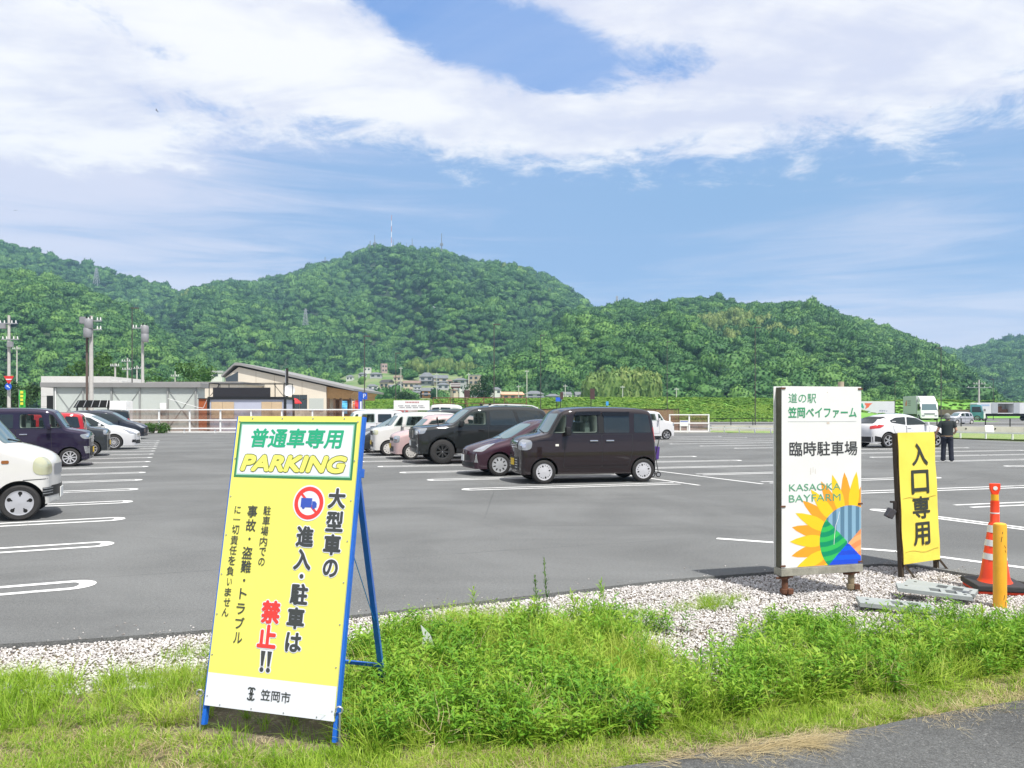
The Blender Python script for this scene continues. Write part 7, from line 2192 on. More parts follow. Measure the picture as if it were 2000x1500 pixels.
# white trailer with red and green emblem
Z = 172; root = thing('box_trailer', 'white box trailer with a green and red emblem partly hidden by the white board', 'trailer', (px_(1700, Z), Z, .02), R(4))
b = MB().span((-10.5, -1.2, 1.15), (4.9, 1.2, 3.85)).build('box', M_BOXW, root, bevel=.05)
MB().span((4.905, -1.15, 1.2), (4.95, 1.15, 3.8)).build('rear_door', mat('truck_box_grey', (.50, .51, .53), .5), b)
Mt = Matrix(((1, 0, 0, 0), (0, 0, -1, -1.212), (0, 1, 0, 0), (0, 0, 0, 1)))
MB().prism([(-2.9, 3.35), (-2.5, 3.45), (-2.15, 2.55), (-2.3, 2.2), (-2.75, 2.55)], Mt, 0, .004).build('emblem_green', mat('emblem_teal', (.02, .30, .22), .5), b)
MB().prism([(-2.0, 3.45), (-.2, 3.45), (-.9, 2.9), (-1.0, 2.6), (-1.9, 2.1), (-1.65, 2.85), (-1.9, 3.1)], Mt, 0, .004).build('emblem_red', mat('emblem_vermilion', (.70, .13, .06), .5), b)
t = MB(); put_text(t, Mt, 'OKAKEN', -1.75, 1.62, 2.0, .34, .004, bold=.01); t.build('lettering', mat('emblem_teal', None), b)
t = MB(); put_text(t, Mt, 'オカケン', 2.3, 1.75, 1.9, .40, .004, bold=.02); t.build('lettering', mat('truck_navy', (.03, .06, .22), .5), b)
MB().span((-10.3, -.9, .75), (4.8, .9, 1.14)).build('chassis', M_BLACK, root)
wheels(root, (.1, 1.2, -8), 2.4)
# white box truck facing right towards the camera
Z = 129; root = thing('box_truck', 'white box truck with a red mark on its grey side, facing the camera', 'truck', (px_(1800, Z), Z, .02), R(-101))
root.scale = (1.18, 1.18, 1.18)
b = MB().span((-4.4, -1.2, 1.0), (1.55, 1.2, 3.55)).build('box', mat('truck_box_grey', None), root, bevel=.05)
Ms = Matrix(((1, 0, 0, 0), (0, 0, -1, -1.208), (0, 1, 0, 0), (0, 0, 0, 1)))
MB().prism([(-3.2, 2.2), (-2.6, 2.2), (-2.6, 3.0), (-2.9, 3.0), (-2.9, 2.7), (-3.2, 2.7)], Ms, 0, .004).build('emblem_red', mat('emblem_vermilion', None), b)
t = MB()
for k in range(3): t.prism([(-2.2, 2.2 + .3 * k), (-.8, 2.2 + .3 * k), (-.8, 2.36 + .3 * k), (-2.2, 2.36 + .3 * k)], Ms, 0, .004)
t.build('writing', mat('notice_grey', None), b)
truck_cab(root, 1.65, 3.3, 2.25, 2.75, M_WHITE)
MB().prism([(1.7, 2.78), (2.9, 2.78), (2.3, 3.35), (1.7, 3.5)], Matrix(((1, 0, 0, 0), (0, 0, -1, 0), (0, 1, 0, 0), (0, 0, 0, 1))), -1.0, 1.0).build('wind_deflector', M_WHITE, root, bevel=.05)
MB().span((-4.3, -.9, .6), (2.4, .9, .99)).build('chassis', M_BLACK, root)
wheels(root, (2.5, -2.6), 2.2)
# teal and white truck
Z = 130; root = thing('flatbed_truck', 'white and teal truck with a low brown load bed, left of the long trailer', 'truck', (px_(1888, Z), Z, .02), R(-35))
truck_cab(root, .6, 2.5, 2.3, 2.75, M_TEAL)
MB().span((.6, -1.1, 2.78), (1.6, 1.1, 3.05)).build('roof_sleeper', M_BOXW, root, bevel=.08)
MB().span((2.50, -1.14, .40), (2.66, 1.14, 1.3)).build('front_panel', M_WHITE, root, bevel=.04)
MB().span((-4.8, -1.15, 1.0), (.5, 1.15, 1.95)).build('load_bed', mat('load_brown', (.20, .15, .12), .8, var=.2), root)
MB().span((-4.7, -.8, .6), (.8, .8, .99)).build('chassis', M_BLACK, root)
wheels(root, (1.6, -3.2), 2.2)
# long trailer with an open side
Z = 134; root = thing('box_trailer', 'long white trailer with an open side door at the right picture edge', 'trailer', (px_(1902, Z), Z, .02), R(-2))
L_ = 13
b = MB().span((0, -1.2, 1.25), (3.4, 1.2, 3.15)).span((6.0, -1.2, 1.25), (L_, 1.2, 3.15)).span((3.4, 1.1, 1.25), (6.0, 1.2, 3.15)).span((3.4, -1.2, 3.0), (6.0, 1.1, 3.15)).span((3.4, -1.2, 1.25), (6.0, 1.1, 1.38)).build('box', M_BOXW, root)
for x0, x1 in ((2.35, 3.38), (6.02, 7.05)): MB().span((x0, -1.27, 1.3), (x1, -1.215, 3.1)).build('folded_door', mat('door_steel', (.46, .48, .50), .4, .4), b)
MB().span((3.6, .2, 1.39), (4.9, 1.05, 2.5)).build('load_crate', mat('cardboard', (.22, .11, .07), .8), root)
MB().span((4.95, .2, 1.39), (5.9, 1.05, 2.0)).build('load_crate', mat('cardboard', None), root)
MB().span((.5, -1.212, 2.55), (2.0, -1.203, 2.85)).build('writing', mat('faded_blue', (.32, .42, .58), .5), b)
MB().span((0, -.9, .8), (L_, .9, 1.24)).build('chassis', M_BLACK, root)
wheels(root, (1.2, 9.0, 10.2), 2.2)

# ------------------------------------------------------------------ masts and pylons on the hills
M_MAST = mat('mast_steel', (.20, .21, .23), .6, .2); M_MASTR = mat('mast_red', (.48, .20, .18), .6)
def on_hill(hname, px, py):
    zf, Zr, Zb, a, b = HILLS[hname]
    best = None
    for t in np.linspace(.0, 1.0, 300):
        Y = Zb + (Zr - Zb) * t; z = float(zf(np.array([px]), np.array([t]))[0])
        y = HORIZON - (z - EYE) / Y * FOCAL
        if y <= py: return Y, z
        if best is None or y < best[0]: best = (y, Y, z)
    return best[1], best[2]
def mast(px, y0, y1, label, kind='pole', hname='antenna_hill', w=1.2):
    Y, z = on_hill(hname, px, y1)
    top = yz(y0, Y)
    root = thing('radio_mast' if kind != 'pylon' else 'pylon', label, 'mast' if kind != 'pylon' else 'pylon', (px_(px, Y), Y, z - 3))
    h = top - z + 3; w *= 1.7
    if kind == 'pole':
        MB().cyl((0, 0, 0), (0, 0, h), w * .45, w * .22, 6).build('pole', M_MAST, root)
        MB().box((0, 0, h * .55), (w * 1.9, w * 1.2, h * .10)).build('antenna', M_MAST, root)
    elif kind == 'striped':
        n = 7
        for k in range(n): MB().cyl((0, 0, h * k / n), (0, 0, h * (k + 1) / n), w * .35, w * .30, 6).build('mast_section', (M_MASTR, M_WHITE)[k % 2], root)
    elif kind == 'tower':
        MB().cyl((0, 0, 0), (0, 0, h * .5), w * .7, None, 8).cyl((0, 0, h * .62), (0, 0, h), w * .3, None, 6).build('shaft', M_MAST, root)
        MB().cyl((0, 0, h * .5), (0, 0, h * .62), w * 2.6, w * 3.2, 12).build('platform', M_MAST, root)
    else:
        b = MB(); bw, tw = h * .13, h * .018; t = max(.16, Y * .00042)
        for sx in (-1, 1):
            for sy in (-1, 1): b.bar((sx * bw, sy * bw, 0), (sx * tw, sy * tw, h), t)
        n = 9; lv = [h * (1 - (1 - k / n) ** 1.35) for k in range(n + 1)]
        wd = [bw + (tw - bw) * z_ / h for z_ in lv]
        for k in range(n):
            for s in (-1, 1):
                b.bar((-wd[k], s * wd[k], lv[k]), (wd[k + 1], s * wd[k + 1], lv[k + 1]), t * .7); b.bar((wd[k], s * wd[k], lv[k]), (-wd[k + 1], s * wd[k + 1], lv[k + 1]), t * .7)
            b.bar((-wd[k + 1], -wd[k + 1], lv[k + 1]), (wd[k + 1], -wd[k + 1], lv[k + 1]), t * .7)
        b.build('lattice', M_STEEL, root)
        for q in (.70, .82, .94):
            MB().bar((-h * .085, 0, h * q), (h * .085, 0, h * q), t * 1.2).build('cross_arm', M_STEEL, root)
mast(723, 471, 492, 'short thick mast at the left end of the hilltop antennas', w=1.6)
mast(732, 459, 492, 'slim mast second from the left on the hilltop')
mast(764.5, 420, 492, 'tallest red and white mast on the hilltop', 'striped', w=.85)
mast(768, 467, 490, 'short slim mast beside the red and white mast', w=.9)
mast(794, 474, 491, 'shortest mast in the middle of the hilltop', w=.9)
mast(805, 466, 491, 'slim mast right of the middle of the hilltop')
mast(855, 483, 499, 'stub mast beside the tall one at the right end of the hilltop', w=1.5)
mast(862.5, 456, 500, 'tall grey mast at the right end of the hilltop antennas', w=1.3)
mast(635, 502, 521, 'tower with a round platform on the left shoulder of the hill', 'tower')
mast(188.5, 523, 569, 'steel pylon on the far left ridge above the near wooded spur', 'pylon', 'far_ridge_hill')
mast(597, 603, 650, 'steel pylon on the lower left slope of the antenna hill', 'pylon')
mast(847, 598, 634, 'steel pylon in the middle of the antenna hill slope', 'pylon')
mast(1205, 578, 600, 'tiny pylon on the saddle left of the long wooded hill', 'pylon', 'long_wooded_hill')

# ------------------------------------------------------------------ single trees and shrubs
def leaf_tree(label, px, Z, h, w, seed, m, name='broadleaf_tree', cat='tree', zb=0., group=None, tall=1.):
    r = np.random.default_rng(seed)
    root = thing(name, label, cat, (px_(px, Z), Z, zb), 0, group)
    tr = MB().tube([(0, 0, 0), (.1 * w * .2, 0, h * .3), (-.05, .05, h * .6)], max(.05, h * .022), 8)
    for k in range(4): tr.cyl((0, 0, h * (.25 + .08 * k)), (w * .28 * math.cos(k * 1.7), w * .28 * math.sin(k * 1.7), h * (.55 + .06 * k)), h * .012, h * .006, 6)
    tr.build('trunk', mat('bark', (.10, .075, .05), .9, var=.3), root)
    V, F, T = [], [], []; k = 0
    lobes = r.normal(0, 1, (14, 3)) * np.array([w * .24, w * .24, h * .16]) + np.array([0, 0, h * .60])
    rad = r.uniform(.13, .24, 14) * w
    n = 2600
    for i in range(n):
        j = r.integers(0, 14); d = r.normal(0, 1, 3); d /= np.linalg.norm(d)
        c = lobes[j] + d * rad[j] * r.uniform(.55, 1.08) * np.array([1, 1, .85]); c[2] = max(c[2], h * .12)
        nn = d + r.normal(0, .6, 3); nn /= np.linalg.norm(nn); u = np.cross(nn, r.normal(0, 1, 3)); u /= np.linalg.norm(u); v = np.cross(nn, u)
        s = w * r.uniform(.018, .036)
        V += [c - u * s, c - v * s * .6, c + u * s, c + v * s * .6]; F.append((k, k + 1, k + 2, k + 3)); k += 4
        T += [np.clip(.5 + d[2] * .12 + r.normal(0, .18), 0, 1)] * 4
    me = proto_mesh('crown', V, F, T, m)
    o = bpy.data.objects.new('crown', me); COL.objects.link(o); o.parent = root
M_TREE = foliage_mat('tree_leaves', (.020, .052, .012), (.04, .095, .02), (.09, .16, .035), .25)
M_TREE_L = foliage_mat('bright_tree_leaves', (.05, .12, .02), (.11, .22, .03), (.18, .30, .05), .25)
leaf_tree('dark round tree at the left picture edge under the hill', -10, 88, yz(735, 88), 7.5, 1, M_TREE)
leaf_tree('bright yellow green bush between the pole and the green banner', 30, 96, yz(752, 96), 5.5, 2, M_TREE_L)
leaf_tree('light green tree behind the shed, left of the thin lamp post', 196, 150, yz(690, 150), 13, 3, M_TREE_L)
leaf_tree('light green tree behind the low cream building', 372, 140, yz(704, 140), 9, 4, M_TREE_L)
leaf_tree('round dark tree right of the beige flats in front of the long hill', 945, 235, yz(735, 235) , 11, 6, M_TREE)
leaf_tree('dense tree cluster between the warehouse and the orange house', 795, 245, yz(752, 245), 12, 7, M_TREE)
leaf_tree('low bright bush at the foot of the fence corner by the blue black crossover', 300, 59, .62, 2.2, 8, M_TREE_L, 'shrub', 'shrub')

HOUSES = np.array(HOUSES)
def vkeep(px, py, r):
    ok = np.ones(len(px), bool)
    for x0, x1, y0, y1, Y in HOUSES:
        ok &= ~((px > x0 - 5) & (px < x1 + 5) & (py > y0 - 2) & (py < y1 + 9))
    open_ = (px > 655) & (px < 1000) & (py > 722)
    return ok & (~open_ | (r.uniform(0, 1, len(px)) < .34))
forest('village_trees', 'village_hill', 5.0, 2.9, 6, keep=vkeep, tint0=.60)

# ------------------------------------------------------------------ the man standing in the car park, seen from behind
def remeshed(name, mb, m, parent, voxel, smooth_it=3):
    o = mb.build(name, m, None)
    md = o.modifiers.new('r', 'REMESH'); md.mode = 'VOXEL'; md.voxel_size = voxel
    sm = o.modifiers.new('s', 'SMOOTH'); sm.factor = .5; sm.iterations = smooth_it
    bpy.context.view_layer.update()
    me = bpy.data.meshes.new_from_object(o.evaluated_get(bpy.context.evaluated_depsgraph_get()))
    o.modifiers.clear(); old = o.data; o.data = me; bpy.data.meshes.remove(old); me.name = name
    me.materials.clear(); me.materials.append(m)
    me.polygons.foreach_set('use_smooth', [True] * len(me.polygons))
    o.parent = parent
    return o
def cap(mb, a, b, r0, r1=None, n=14):
    r1 = r0 if r1 is None else r1
    mb.cyl(a, b, r0, r1, n); mb.sphere(a, r0, n, 8); mb.sphere(b, r1, n, 8)
def person():
    c = gp(1850, 902)
    root = thing('person', 'grey-haired man in a dark T-shirt and dark jeans standing with his back turned', 'person', c, R(-24))
    skin = mat('skin', (.50, .30, .21), .55, var=.05, vscale=6); shirt = mat('charcoal_cotton', (.020, .027, .030), .9, var=.25, vscale=7, bump=.3, bscale=18); denim = mat('dark_denim', (.016, .020, .036), .9, var=.35, vscale=5, bump=.3, bscale=16)
    hair = mat('grey_hair', (.20, .215, .20), .8, var=.4, vscale=30, bump=.6, bscale=70); shoe = mat('black_shoe', (.015, .015, .016), .6); sole = mat('white_sole', (.6, .6, .58), .6)
    b = MB()
    b.sphere((0, .015, 1.505), (.078, .098, .112), 18, 12); b.sphere((0, .05, 1.455), (.058, .058, .055), 14, 8)
    b.cyl((0, .115, 1.50), (0, .122, 1.475), .010, .016, 8); b.sphere((0, .118, 1.474), (.017, .016, .012), 8, 6)
    for s in (-1, 1): b.sphere((s * .081, .01, 1.50), (.012, .024, .034), 8, 6); b.sphere((s * .03, .100, 1.522), (.022, .012, .009), 8, 6)
    b.sphere((0, .100, 1.440), (.026, .012, .008), 8, 6)
    cap(b, (0, -.005, 1.33), (0, .0, 1.44), .056, .052)
    for z0, z1, r in ((.84, 1.0, .12), (1.0, 1.2, .115), (1.2, 1.30, .12)): b.sphere((0, 0, (z0 + z1) / 2), (r * 1.3, r * .88, (z1 - z0) * .9), 16, 10)
    def arm(s, sh, el, wr, hand_dir, curl):
        cap(b, sh, el, .052, .041); cap(b, el, wr, .040, .027)
        sh, el, wr = Vector(sh), Vector(el), Vector(wr); d = Vector(hand_dir).normalized()
        side_ = d.cross(Vector((0, 1, 0))); side_ = (side_ if side_.length > .2 else d.cross(Vector((1, 0, 0)))).normalized(); nrm = d.cross(side_)
        palm = wr + d * .075
        cap(b, wr + d * .01, wr + d * .03, .024, .027)
        for q in (-.024, -.008, .008, .024): cap(b, wr + d * .03 + side_ * q * .6, palm + side_ * q, .013, .011, 8)
        for q, L in ((-.025, .058), (-.0085, .072), (.0085, .068), (.025, .050)):
            p0 = palm + side_ * q; p1 = p0 + d * L * .45 + nrm * curl * L * .18; p2 = p1 + d * L * .25 + nrm * curl * L * .42
            cap(b, p0, p1, .0085, .008, 8); cap(b, p1, p2, .008, .0068, 8)
        t0 = wr + d * .03 + side_ * .026; t1 = t0 + d * .028 + side_ * .022 + nrm * curl * .012; t2 = t1 + d * .028 + side_ * .004 + nrm * curl * .016
        cap(b, t0, t1, .0105, .0095, 8); cap(b, t1, t2, .0095, .008, 8)
        return palm
    pl = arm(-1, (-.185, 0, 1.325), (-.272, -.02, 1.075), (-.345, .13, .875), (-.05, .45, -.75), 1)
    pr = arm(1, (.185, 0, 1.325), (.262, .0, 1.07), (.245, .19, .97), (-.25, .9, -.1), 1)
    for s, y0 in ((-1, .02), (1, -.05)):
        cap(b, (s * .085, 0, .84), (s * .105, y0 * .5 + .015, .45), .085, .058); cap(b, (s * .105, y0 * .5 + .015, .45), (s * .118, y0 - .01, .08), .056, .038); cap(b, (s * .118, y0, .045), (s * .135, y0 + .13, .035), .034, .026)
    remeshed('body', b, skin, root, .0068, 2)
    t = MB()
    rings = [(.845, .175, .125), (.90, .178, .128), (1.0, .172, .125), (1.12, .178, .125), (1.24, .192, .122), (1.31, .190, .108), (1.36, .150, .088), (1.385, .085, .074)]
    n = 28
    vs = [(rx * math.cos(2 * math.pi * i / n), ry * math.sin(2 * math.pi * i / n) - .005, z) for z, rx, ry in rings for i in range(n)]
    fs = [(a * n + i, a * n + (i + 1) % n, (a + 1) * n + (i + 1) % n, (a + 1) * n + i) for a in range(len(rings) - 1) for i in range(n)] + [tuple(range(n - 1, -1, -1)), tuple(range((len(rings) - 1) * n, len(rings) * n))]
    t.add(vs, fs)
    for s, el in ((-1, (-.272, -.02, 1.075)), (1, (.262, 0, 1.07))):
        sh = Vector((s * .170, 0, 1.315)); e = sh.lerp(Vector(el), .66)
        t.cyl(sh, e, .073, .070, 18); t.sphere(sh, .072, 16, 10)
    remeshed('t_shirt', t, shirt, root, .011, 5)
    j = MB()
    j.sphere((0, -.005, .86), (.172, .128, .12), 20, 12)
    j.sphere((-.075, -.05, .80), (.088, .085, .10), 14, 10); j.sphere((.075, -.05, .80), (.088, .085, .10), 14, 10)
    for s, y0 in ((-1, .02), (1, -.05)):
        cap(j, (s * .083, -.01, .82), (s * .105, y0 * .5 + .01, .46), .100, .080); cap(j, (s * .105, y0 * .5 + .01, .46), (s * .118, y0 - .01, .12), .080, .076)
        j.cyl((s * .118, y0 - .01, .14), (s * .12, y0, .055), .077, .082, 18)
    remeshed('jeans', j, denim, root, .011, 4)
    h = MB(); h.sphere((0, -.006, 1.535), (.092, .110, .100), 20, 12); h.sphere((0, -.045, 1.475), (.082, .075, .075), 16, 10)
    for s in (-1, 1): h.sphere((s * .074, -.01, 1.505), (.02, .05, .05), 10, 8)
    ho = remeshed('hair', h, hair, root, .010, 2)
    for s, y0 in ((-1, .02), (1, -.05)):
        q = MB(); cap(q, (s * .118, y0 - .045, .045), (s * .132, y0 + .11, .040), .043, .036); so = remeshed('shoe', q, shoe, root, .009, 2)
        MB().prism([(s * .118 - .045, y0 - .085), (s * .118 + .045, y0 - .085), (s * .136 + .042, y0 + .10), (s * .136 + .02, y0 + .15), (s * .136 - .02, y0 + .15), (s * .136 - .042, y0 + .10)], Matrix.Identity(4), .002, .020).build('sole', sole, so, bevel=.004)
    bl = MB(); bl.lathe([(.176, .84), (.180, .845), (.180, .875), (.176, .88)], Matrix.Diagonal((1, .74, 1, 1)).to_4x4(), 28); bl.build('belt', mat('belt_brown', (.30, .20, .12), .6), root, smooth=60)
    # glasses case / black bag in his left hand
    k = c + Matrix.Rotation(R(-24), 3, 'Z') @ (pl + Vector((.02, .03, -.045)))
    bag = thing('hand_bag', 'small black pouch held in the left hand of the standing man', 'pouch', k, R(-24))
    m_ = MB(); m_.sphere((0, 0, -.02), (.055, .035, .07), 14, 10); m_.box((0, 0, -.05), (.09, .05, .05)); remeshed('pouch', m_, M_BLACK, bag, .009, 2)
    MB().tube([(-.02, 0, .04), (-.01, 0, .075), (.02, 0, .075), (.03, 0, .04)], .006, 6).build('strap', M_BLACK, bag)
person()

# birds far up in the sky
def bird(px, py, Z, span, label, roll=.3):
    o = at(px, py, Z); root = thing('bird', label, 'bird', o, rnd.uniform(0, 6)); k = span / 2
    b = MB(); Rm = Matrix.Rotation(roll, 3, 'Y')
    prof = [(-.36, .010), (-.28, .05), (-.05, .085), (.18, .07), (.30, .055), (.40, .012)]
    V, F = [], []
    for x, r in prof:
        for i in range(8): V.append(Rm @ Vector((r * k * math.cos(i * math.pi / 4), x * k, r * k * math.sin(i * math.pi / 4))))
    for a in range(5):
        for i in range(8): F.append((a * 8 + i, a * 8 + (i + 1) % 8, a * 8 + 8 + (i + 1) % 8, a * 8 + 8 + i))
    F += [tuple(range(8)), tuple(range(47, 39, -1))]
    b.add(V, F)
    for s in (-1, 1):
        top = [(.05, .12, .03), (.45, .22, .16), (1.0, .02, .10), (.50, -.06, .14), (.05, -.12, .02)]
        P = [Rm @ Vector((s * x * k, y * k, z * k)) for x, y, z in top]; Q = [p - Vector((0, 0, .012 * k)) for p in P]; n = 5
        b.add(P + Q, [tuple(range(n)), tuple(range(2 * n - 1, n - 1, -1))] + [(i, (i + 1) % n, n + (i + 1) % n, n + i) for i in range(n)])
    b.prism([(-.03 * k, -.3 * k), (.03 * k, -.3 * k), (.10 * k, -.55 * k), (-.10 * k, -.55 * k)], Rm.to_4x4(), -.008 * k, .008 * k)
    b.build('body', mat('dark_feathers', (.05, .05, .055), .8, var=.2), root, smooth=50)
bird(306, 216, 70, .62, 'dark bird flying high at the upper left of the sky', .9)
bird(1817, 209, 160, .7, 'tiny bird far away at the upper right of the sky', .4)
bird(31, 411, 160, .8, 'tiny bird low at the left edge of the sky', .2)

# ------------------------------------------------------------------ gravel, grass and weeds along the road
def inpoly(P, poly):
    x, y = P[:, 0], P[:, 1]; c = np.zeros(len(P), bool); n = len(poly)
    for i in range(n):
        (x0, y0), (x1, y1) = poly[i - 1], poly[i]
        k = ((y0 > y) != (y1 > y))
        c ^= k & (x < (x1 - x0) * (y - y0) / ((y1 - y0) + 1e-12) + x0)
    return c
def zone(pix):
    return [tuple(gp(*p)[:2]) for p in pix]
def fill(poly, density, r):
    P = np.array(poly); lo, hi = P.min(0), P.max(0)
    n = int((hi[0] - lo[0]) * (hi[1] - lo[1]) * density)
    Q = r.uniform(0, 1, (n, 2)) * (hi - lo) + lo
    return Q[inpoly(Q, poly)]
def tilt(n, r, amt): return np.stack([r.normal(0, amt, n), r.normal(0, amt, n), r.uniform(0, 6.28, n)], -1)

Z_GRAVEL = zone([(-200, 1280)] + EDGE[1:12] + [(2000, 1139), (2200, 1166), (2500, 1172), (2800, 1150), (2800, 1172), (2200, 1222), (2000, 1218), (1900, 1222), (1750, 1235), (1600, 1270), (1480, 1300), (1390, 1330), (1300, 1290), (1180, 1245), (1000, 1240), (860, 1262), (720, 1275), (420, 1318), (200, 1340), (-200, 1350)])
Z_WEED = zone([(690, 1262), (790, 1228), (900, 1216), (1050, 1214), (1180, 1216), (1255, 1255), (1330, 1300), (1400, 1330), (1480, 1292), (1600, 1262), (1690, 1258), (1800, 1246), (1920, 1236), (2060, 1228), (2200, 1222), (2800, 1160), (2800, 1190), (2200, 1262), (2000, 1306), (1800, 1336), (1600, 1362), (1450, 1395), (1250, 1425), (1050, 1445), (850, 1455), (690, 1455), (665, 1400)])
Z_SIGN = zone([(380, 1330), (700, 1300), (690, 1430), (640, 1455), (395, 1420)])
Z_LEFT = zone([(-250, 1320), (-40, 1308), (200, 1318), (420, 1298), (400, 1400), (250, 1408), (-250, 1430)])
Z_MOWN = zone([(-350, 1425), (120, 1412), (390, 1420), (640, 1450), (900, 1446), (1100, 1432), (1300, 1412), (1500, 1382), (1700, 1346), (1900, 1318), (2200, 1262), (2800, 1188), (2860, 1232), (2260, 1318), (2000, 1372), (1500, 1426), (1130, 1506), (900, 1570), (-350, 1600)])

def blades(nb, h0, h1, w, spread, bend, seed, m, seg=3, flat=False, tone=(.25, .75), align=None):
    r = np.random.default_rng(seed); V, F, T = [], [], []; k = 0
    for i in range(nb):
        a = r.uniform(0, 6.28); rad = spread * math.sqrt(r.uniform()); base = np.array([rad * math.cos(a), rad * math.sin(a), -.01])
        h = r.uniform(h0, h1); d = a + r.normal(0, .7); d = r.normal(0, align) if align else d; lean = r.uniform(.1, 1) * bend; ww = w * r.uniform(.6, 1.3)
        u = np.array([math.cos(d), math.sin(d), 0]); s = np.array([-u[1], u[0], 0]) * ww / 2
        tn = r.uniform(*tone)
        for j in range(seg + 1):
            t = j / seg
            if flat: p = base + u * h * t + np.array([0, 0, .012 + .02 * math.sin(t * 3) * r.uniform(.2, 1)]) + s * r.normal(0, 3)
            else: p = base + u * h * lean * t * t + np.array([0, 0, h * (t - .35 * lean * t * t)])
            q = s * (1 - .92 * t ** 1.5)
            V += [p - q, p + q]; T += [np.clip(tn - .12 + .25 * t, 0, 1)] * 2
            if j: F.append((k + 2 * j - 2, k + 2 * j - 1, k + 2 * j + 1, k + 2 * j))
        k += 2 * (seg + 1)
    return proto_mesh('tuft', V, F, T, m)

def leafy(seed, m, stems=3, h=.26, leaves=11, ll=.062, lw=.016, up=.5, radial=False, bare=.15):
    """stems carrying lance-shaped folded leaves"""
    r = np.random.default_rng(seed); V, F, T = [], [], []; k = 0
    for s in range(stems):
        a = r.uniform(0, 6.28); base = np.array([math.cos(a), math.sin(a), 0]) * r.uniform(0, .035); hh = h * r.uniform(.7, 1.15)
        top = base + np.array([math.cos(a), math.sin(a), 0]) * hh * r.uniform(.1, .45) + np.array([0, 0, hh])
        st = np.array([-math.sin(a), math.cos(a), 0]) * .0022
        V += [base - st, base + st, top + st * .5, top - st * .5]; F.append((k, k + 1, k + 2, k + 3)); k += 4; T += [.35] * 4
        for i in range(leaves):
            t = bare + (1 - bare) * (i + r.uniform(0, .8)) / leaves; t = min(t, 1)
            p = base + (top - base) * t; az = i * 2.4 + r.normal(0, .35) + a
            el = up * (.4 + .9 * t) + r.normal(0, .18) if not radial else r.normal(.55, .25) + .5 * t
            L = ll * r.uniform(.65, 1.2) * (1 - .35 * max(0, t - .7) / .3); W = lw * r.uniform(.8, 1.2)
            d = np.array([math.cos(az) * math.cos(el), math.sin(az) * math.cos(el), math.sin(el)])
            sd = np.cross(d, [0, 0, 1]); sd /= np.linalg.norm(sd) + 1e-9; n = np.cross(sd, d)
            tn = np.clip(.5 + r.normal(0, .16) + .18 * (t - .5), 0, 1)
            mid = [p + d * .006, p + d * L * .40 - n * 0, p + d * L * .75 - n * L * .09, p + d * L - n * L * .22]
            V += [mid[0], mid[1] + sd * W / 2 + n * W * .18, mid[1], mid[1] - sd * W / 2 + n * W * .18, mid[2] + sd * W * .34 + n * W * .1, mid[2], mid[2] - sd * W * .34 + n * W * .1, mid[3]]
            F += [(k, k + 2, k + 1), (k, k + 3, k + 2), (k + 1, k + 2, k + 5, k + 4), (k + 2, k + 3, k + 6, k + 5), (k + 4, k + 5, k + 7), (k + 5, k + 6, k + 7)]; k += 8
            T += [tn] * 8
    return proto_mesh('weed', V, F, T, m)

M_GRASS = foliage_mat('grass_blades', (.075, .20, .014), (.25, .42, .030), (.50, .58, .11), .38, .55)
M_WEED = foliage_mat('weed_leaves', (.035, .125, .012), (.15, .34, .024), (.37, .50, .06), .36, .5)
M_STRAW = foliage_mat('dry_straw', (.26, .20, .10), (.46, .37, .20), (.62, .54, .33), .25, .7)
M_STONE = foliage_mat('white_gravel', (.22, .195, .18), (.50, .475, .46), (.70, .68, .665), 0, .85)

def gravel():
    r = np.random.default_rng(8)
    pr = []
    for s in range(7):
        vs, fs = ico(2); q = np.random.default_rng(s)
        n_ = q.normal(0, 1, (9, 3)); n_ /= np.linalg.norm(n_, axis=1)[:, None]
        c = q.uniform(.55, .85, 9)
        P = vs.copy()
        for a, b in zip(n_, c):
            e = P @ a - b; P = P - np.outer(np.maximum(e, 0), a)
        P *= np.array([1.0, q.uniform(.6, .95), q.uniform(.45, .75)])
        pr.append(proto_mesh('stone', P, fs, np.full(len(P), .5), M_STONE))
    P = fill(Z_GRAVEL, 4200, r)
    n = len(P); s = r.uniform(.005, .0125, n) * (1 + (r.uniform(0, 1, n) < .06) * .6)
    z = verge_z(P[:, 0], P[:, 1]) + .004 + r.uniform(-.004, .013, n)
    tint = np.clip(.62 + r.normal(0, .20, n) - (r.uniform(0, 1, n) < .05) * .5, 0, 1)
    # stones kicked onto the tarmac
    k = 260; i = r.integers(0, len(edge_w) - 1, k); f = r.uniform(0, 1, k); E = np.array([[q.x, q.y] for q in edge_w])
    Q = E[i] * (1 - f)[:, None] + E[i + 1] * f[:, None]; dv = E[i + 1] - E[i]; nv = np.stack([-dv[:, 1], dv[:, 0]], -1); nv /= np.linalg.norm(nv, axis=1)[:, None]
    Q = Q + nv * (np.abs(r.normal(0, 1, k)) ** 1.6 * .16)[:, None]
    P = np.concatenate([P, Q]); s = np.r_[s, r.uniform(.004, .010, k)]; z = np.r_[z, np.full(k, .004)]; tint = np.r_[tint, np.clip(.28 + r.normal(0, .2, k), 0, 1)]; n = len(P)
    scatter('gravel', np.stack([P[:, 0], P[:, 1], z], -1), np.stack([r.normal(0, .5, n), r.normal(0, .5, n), r.uniform(0, 6, n)], -1), np.repeat(s[:, None], 3, 1), tint, pr)
gravel()

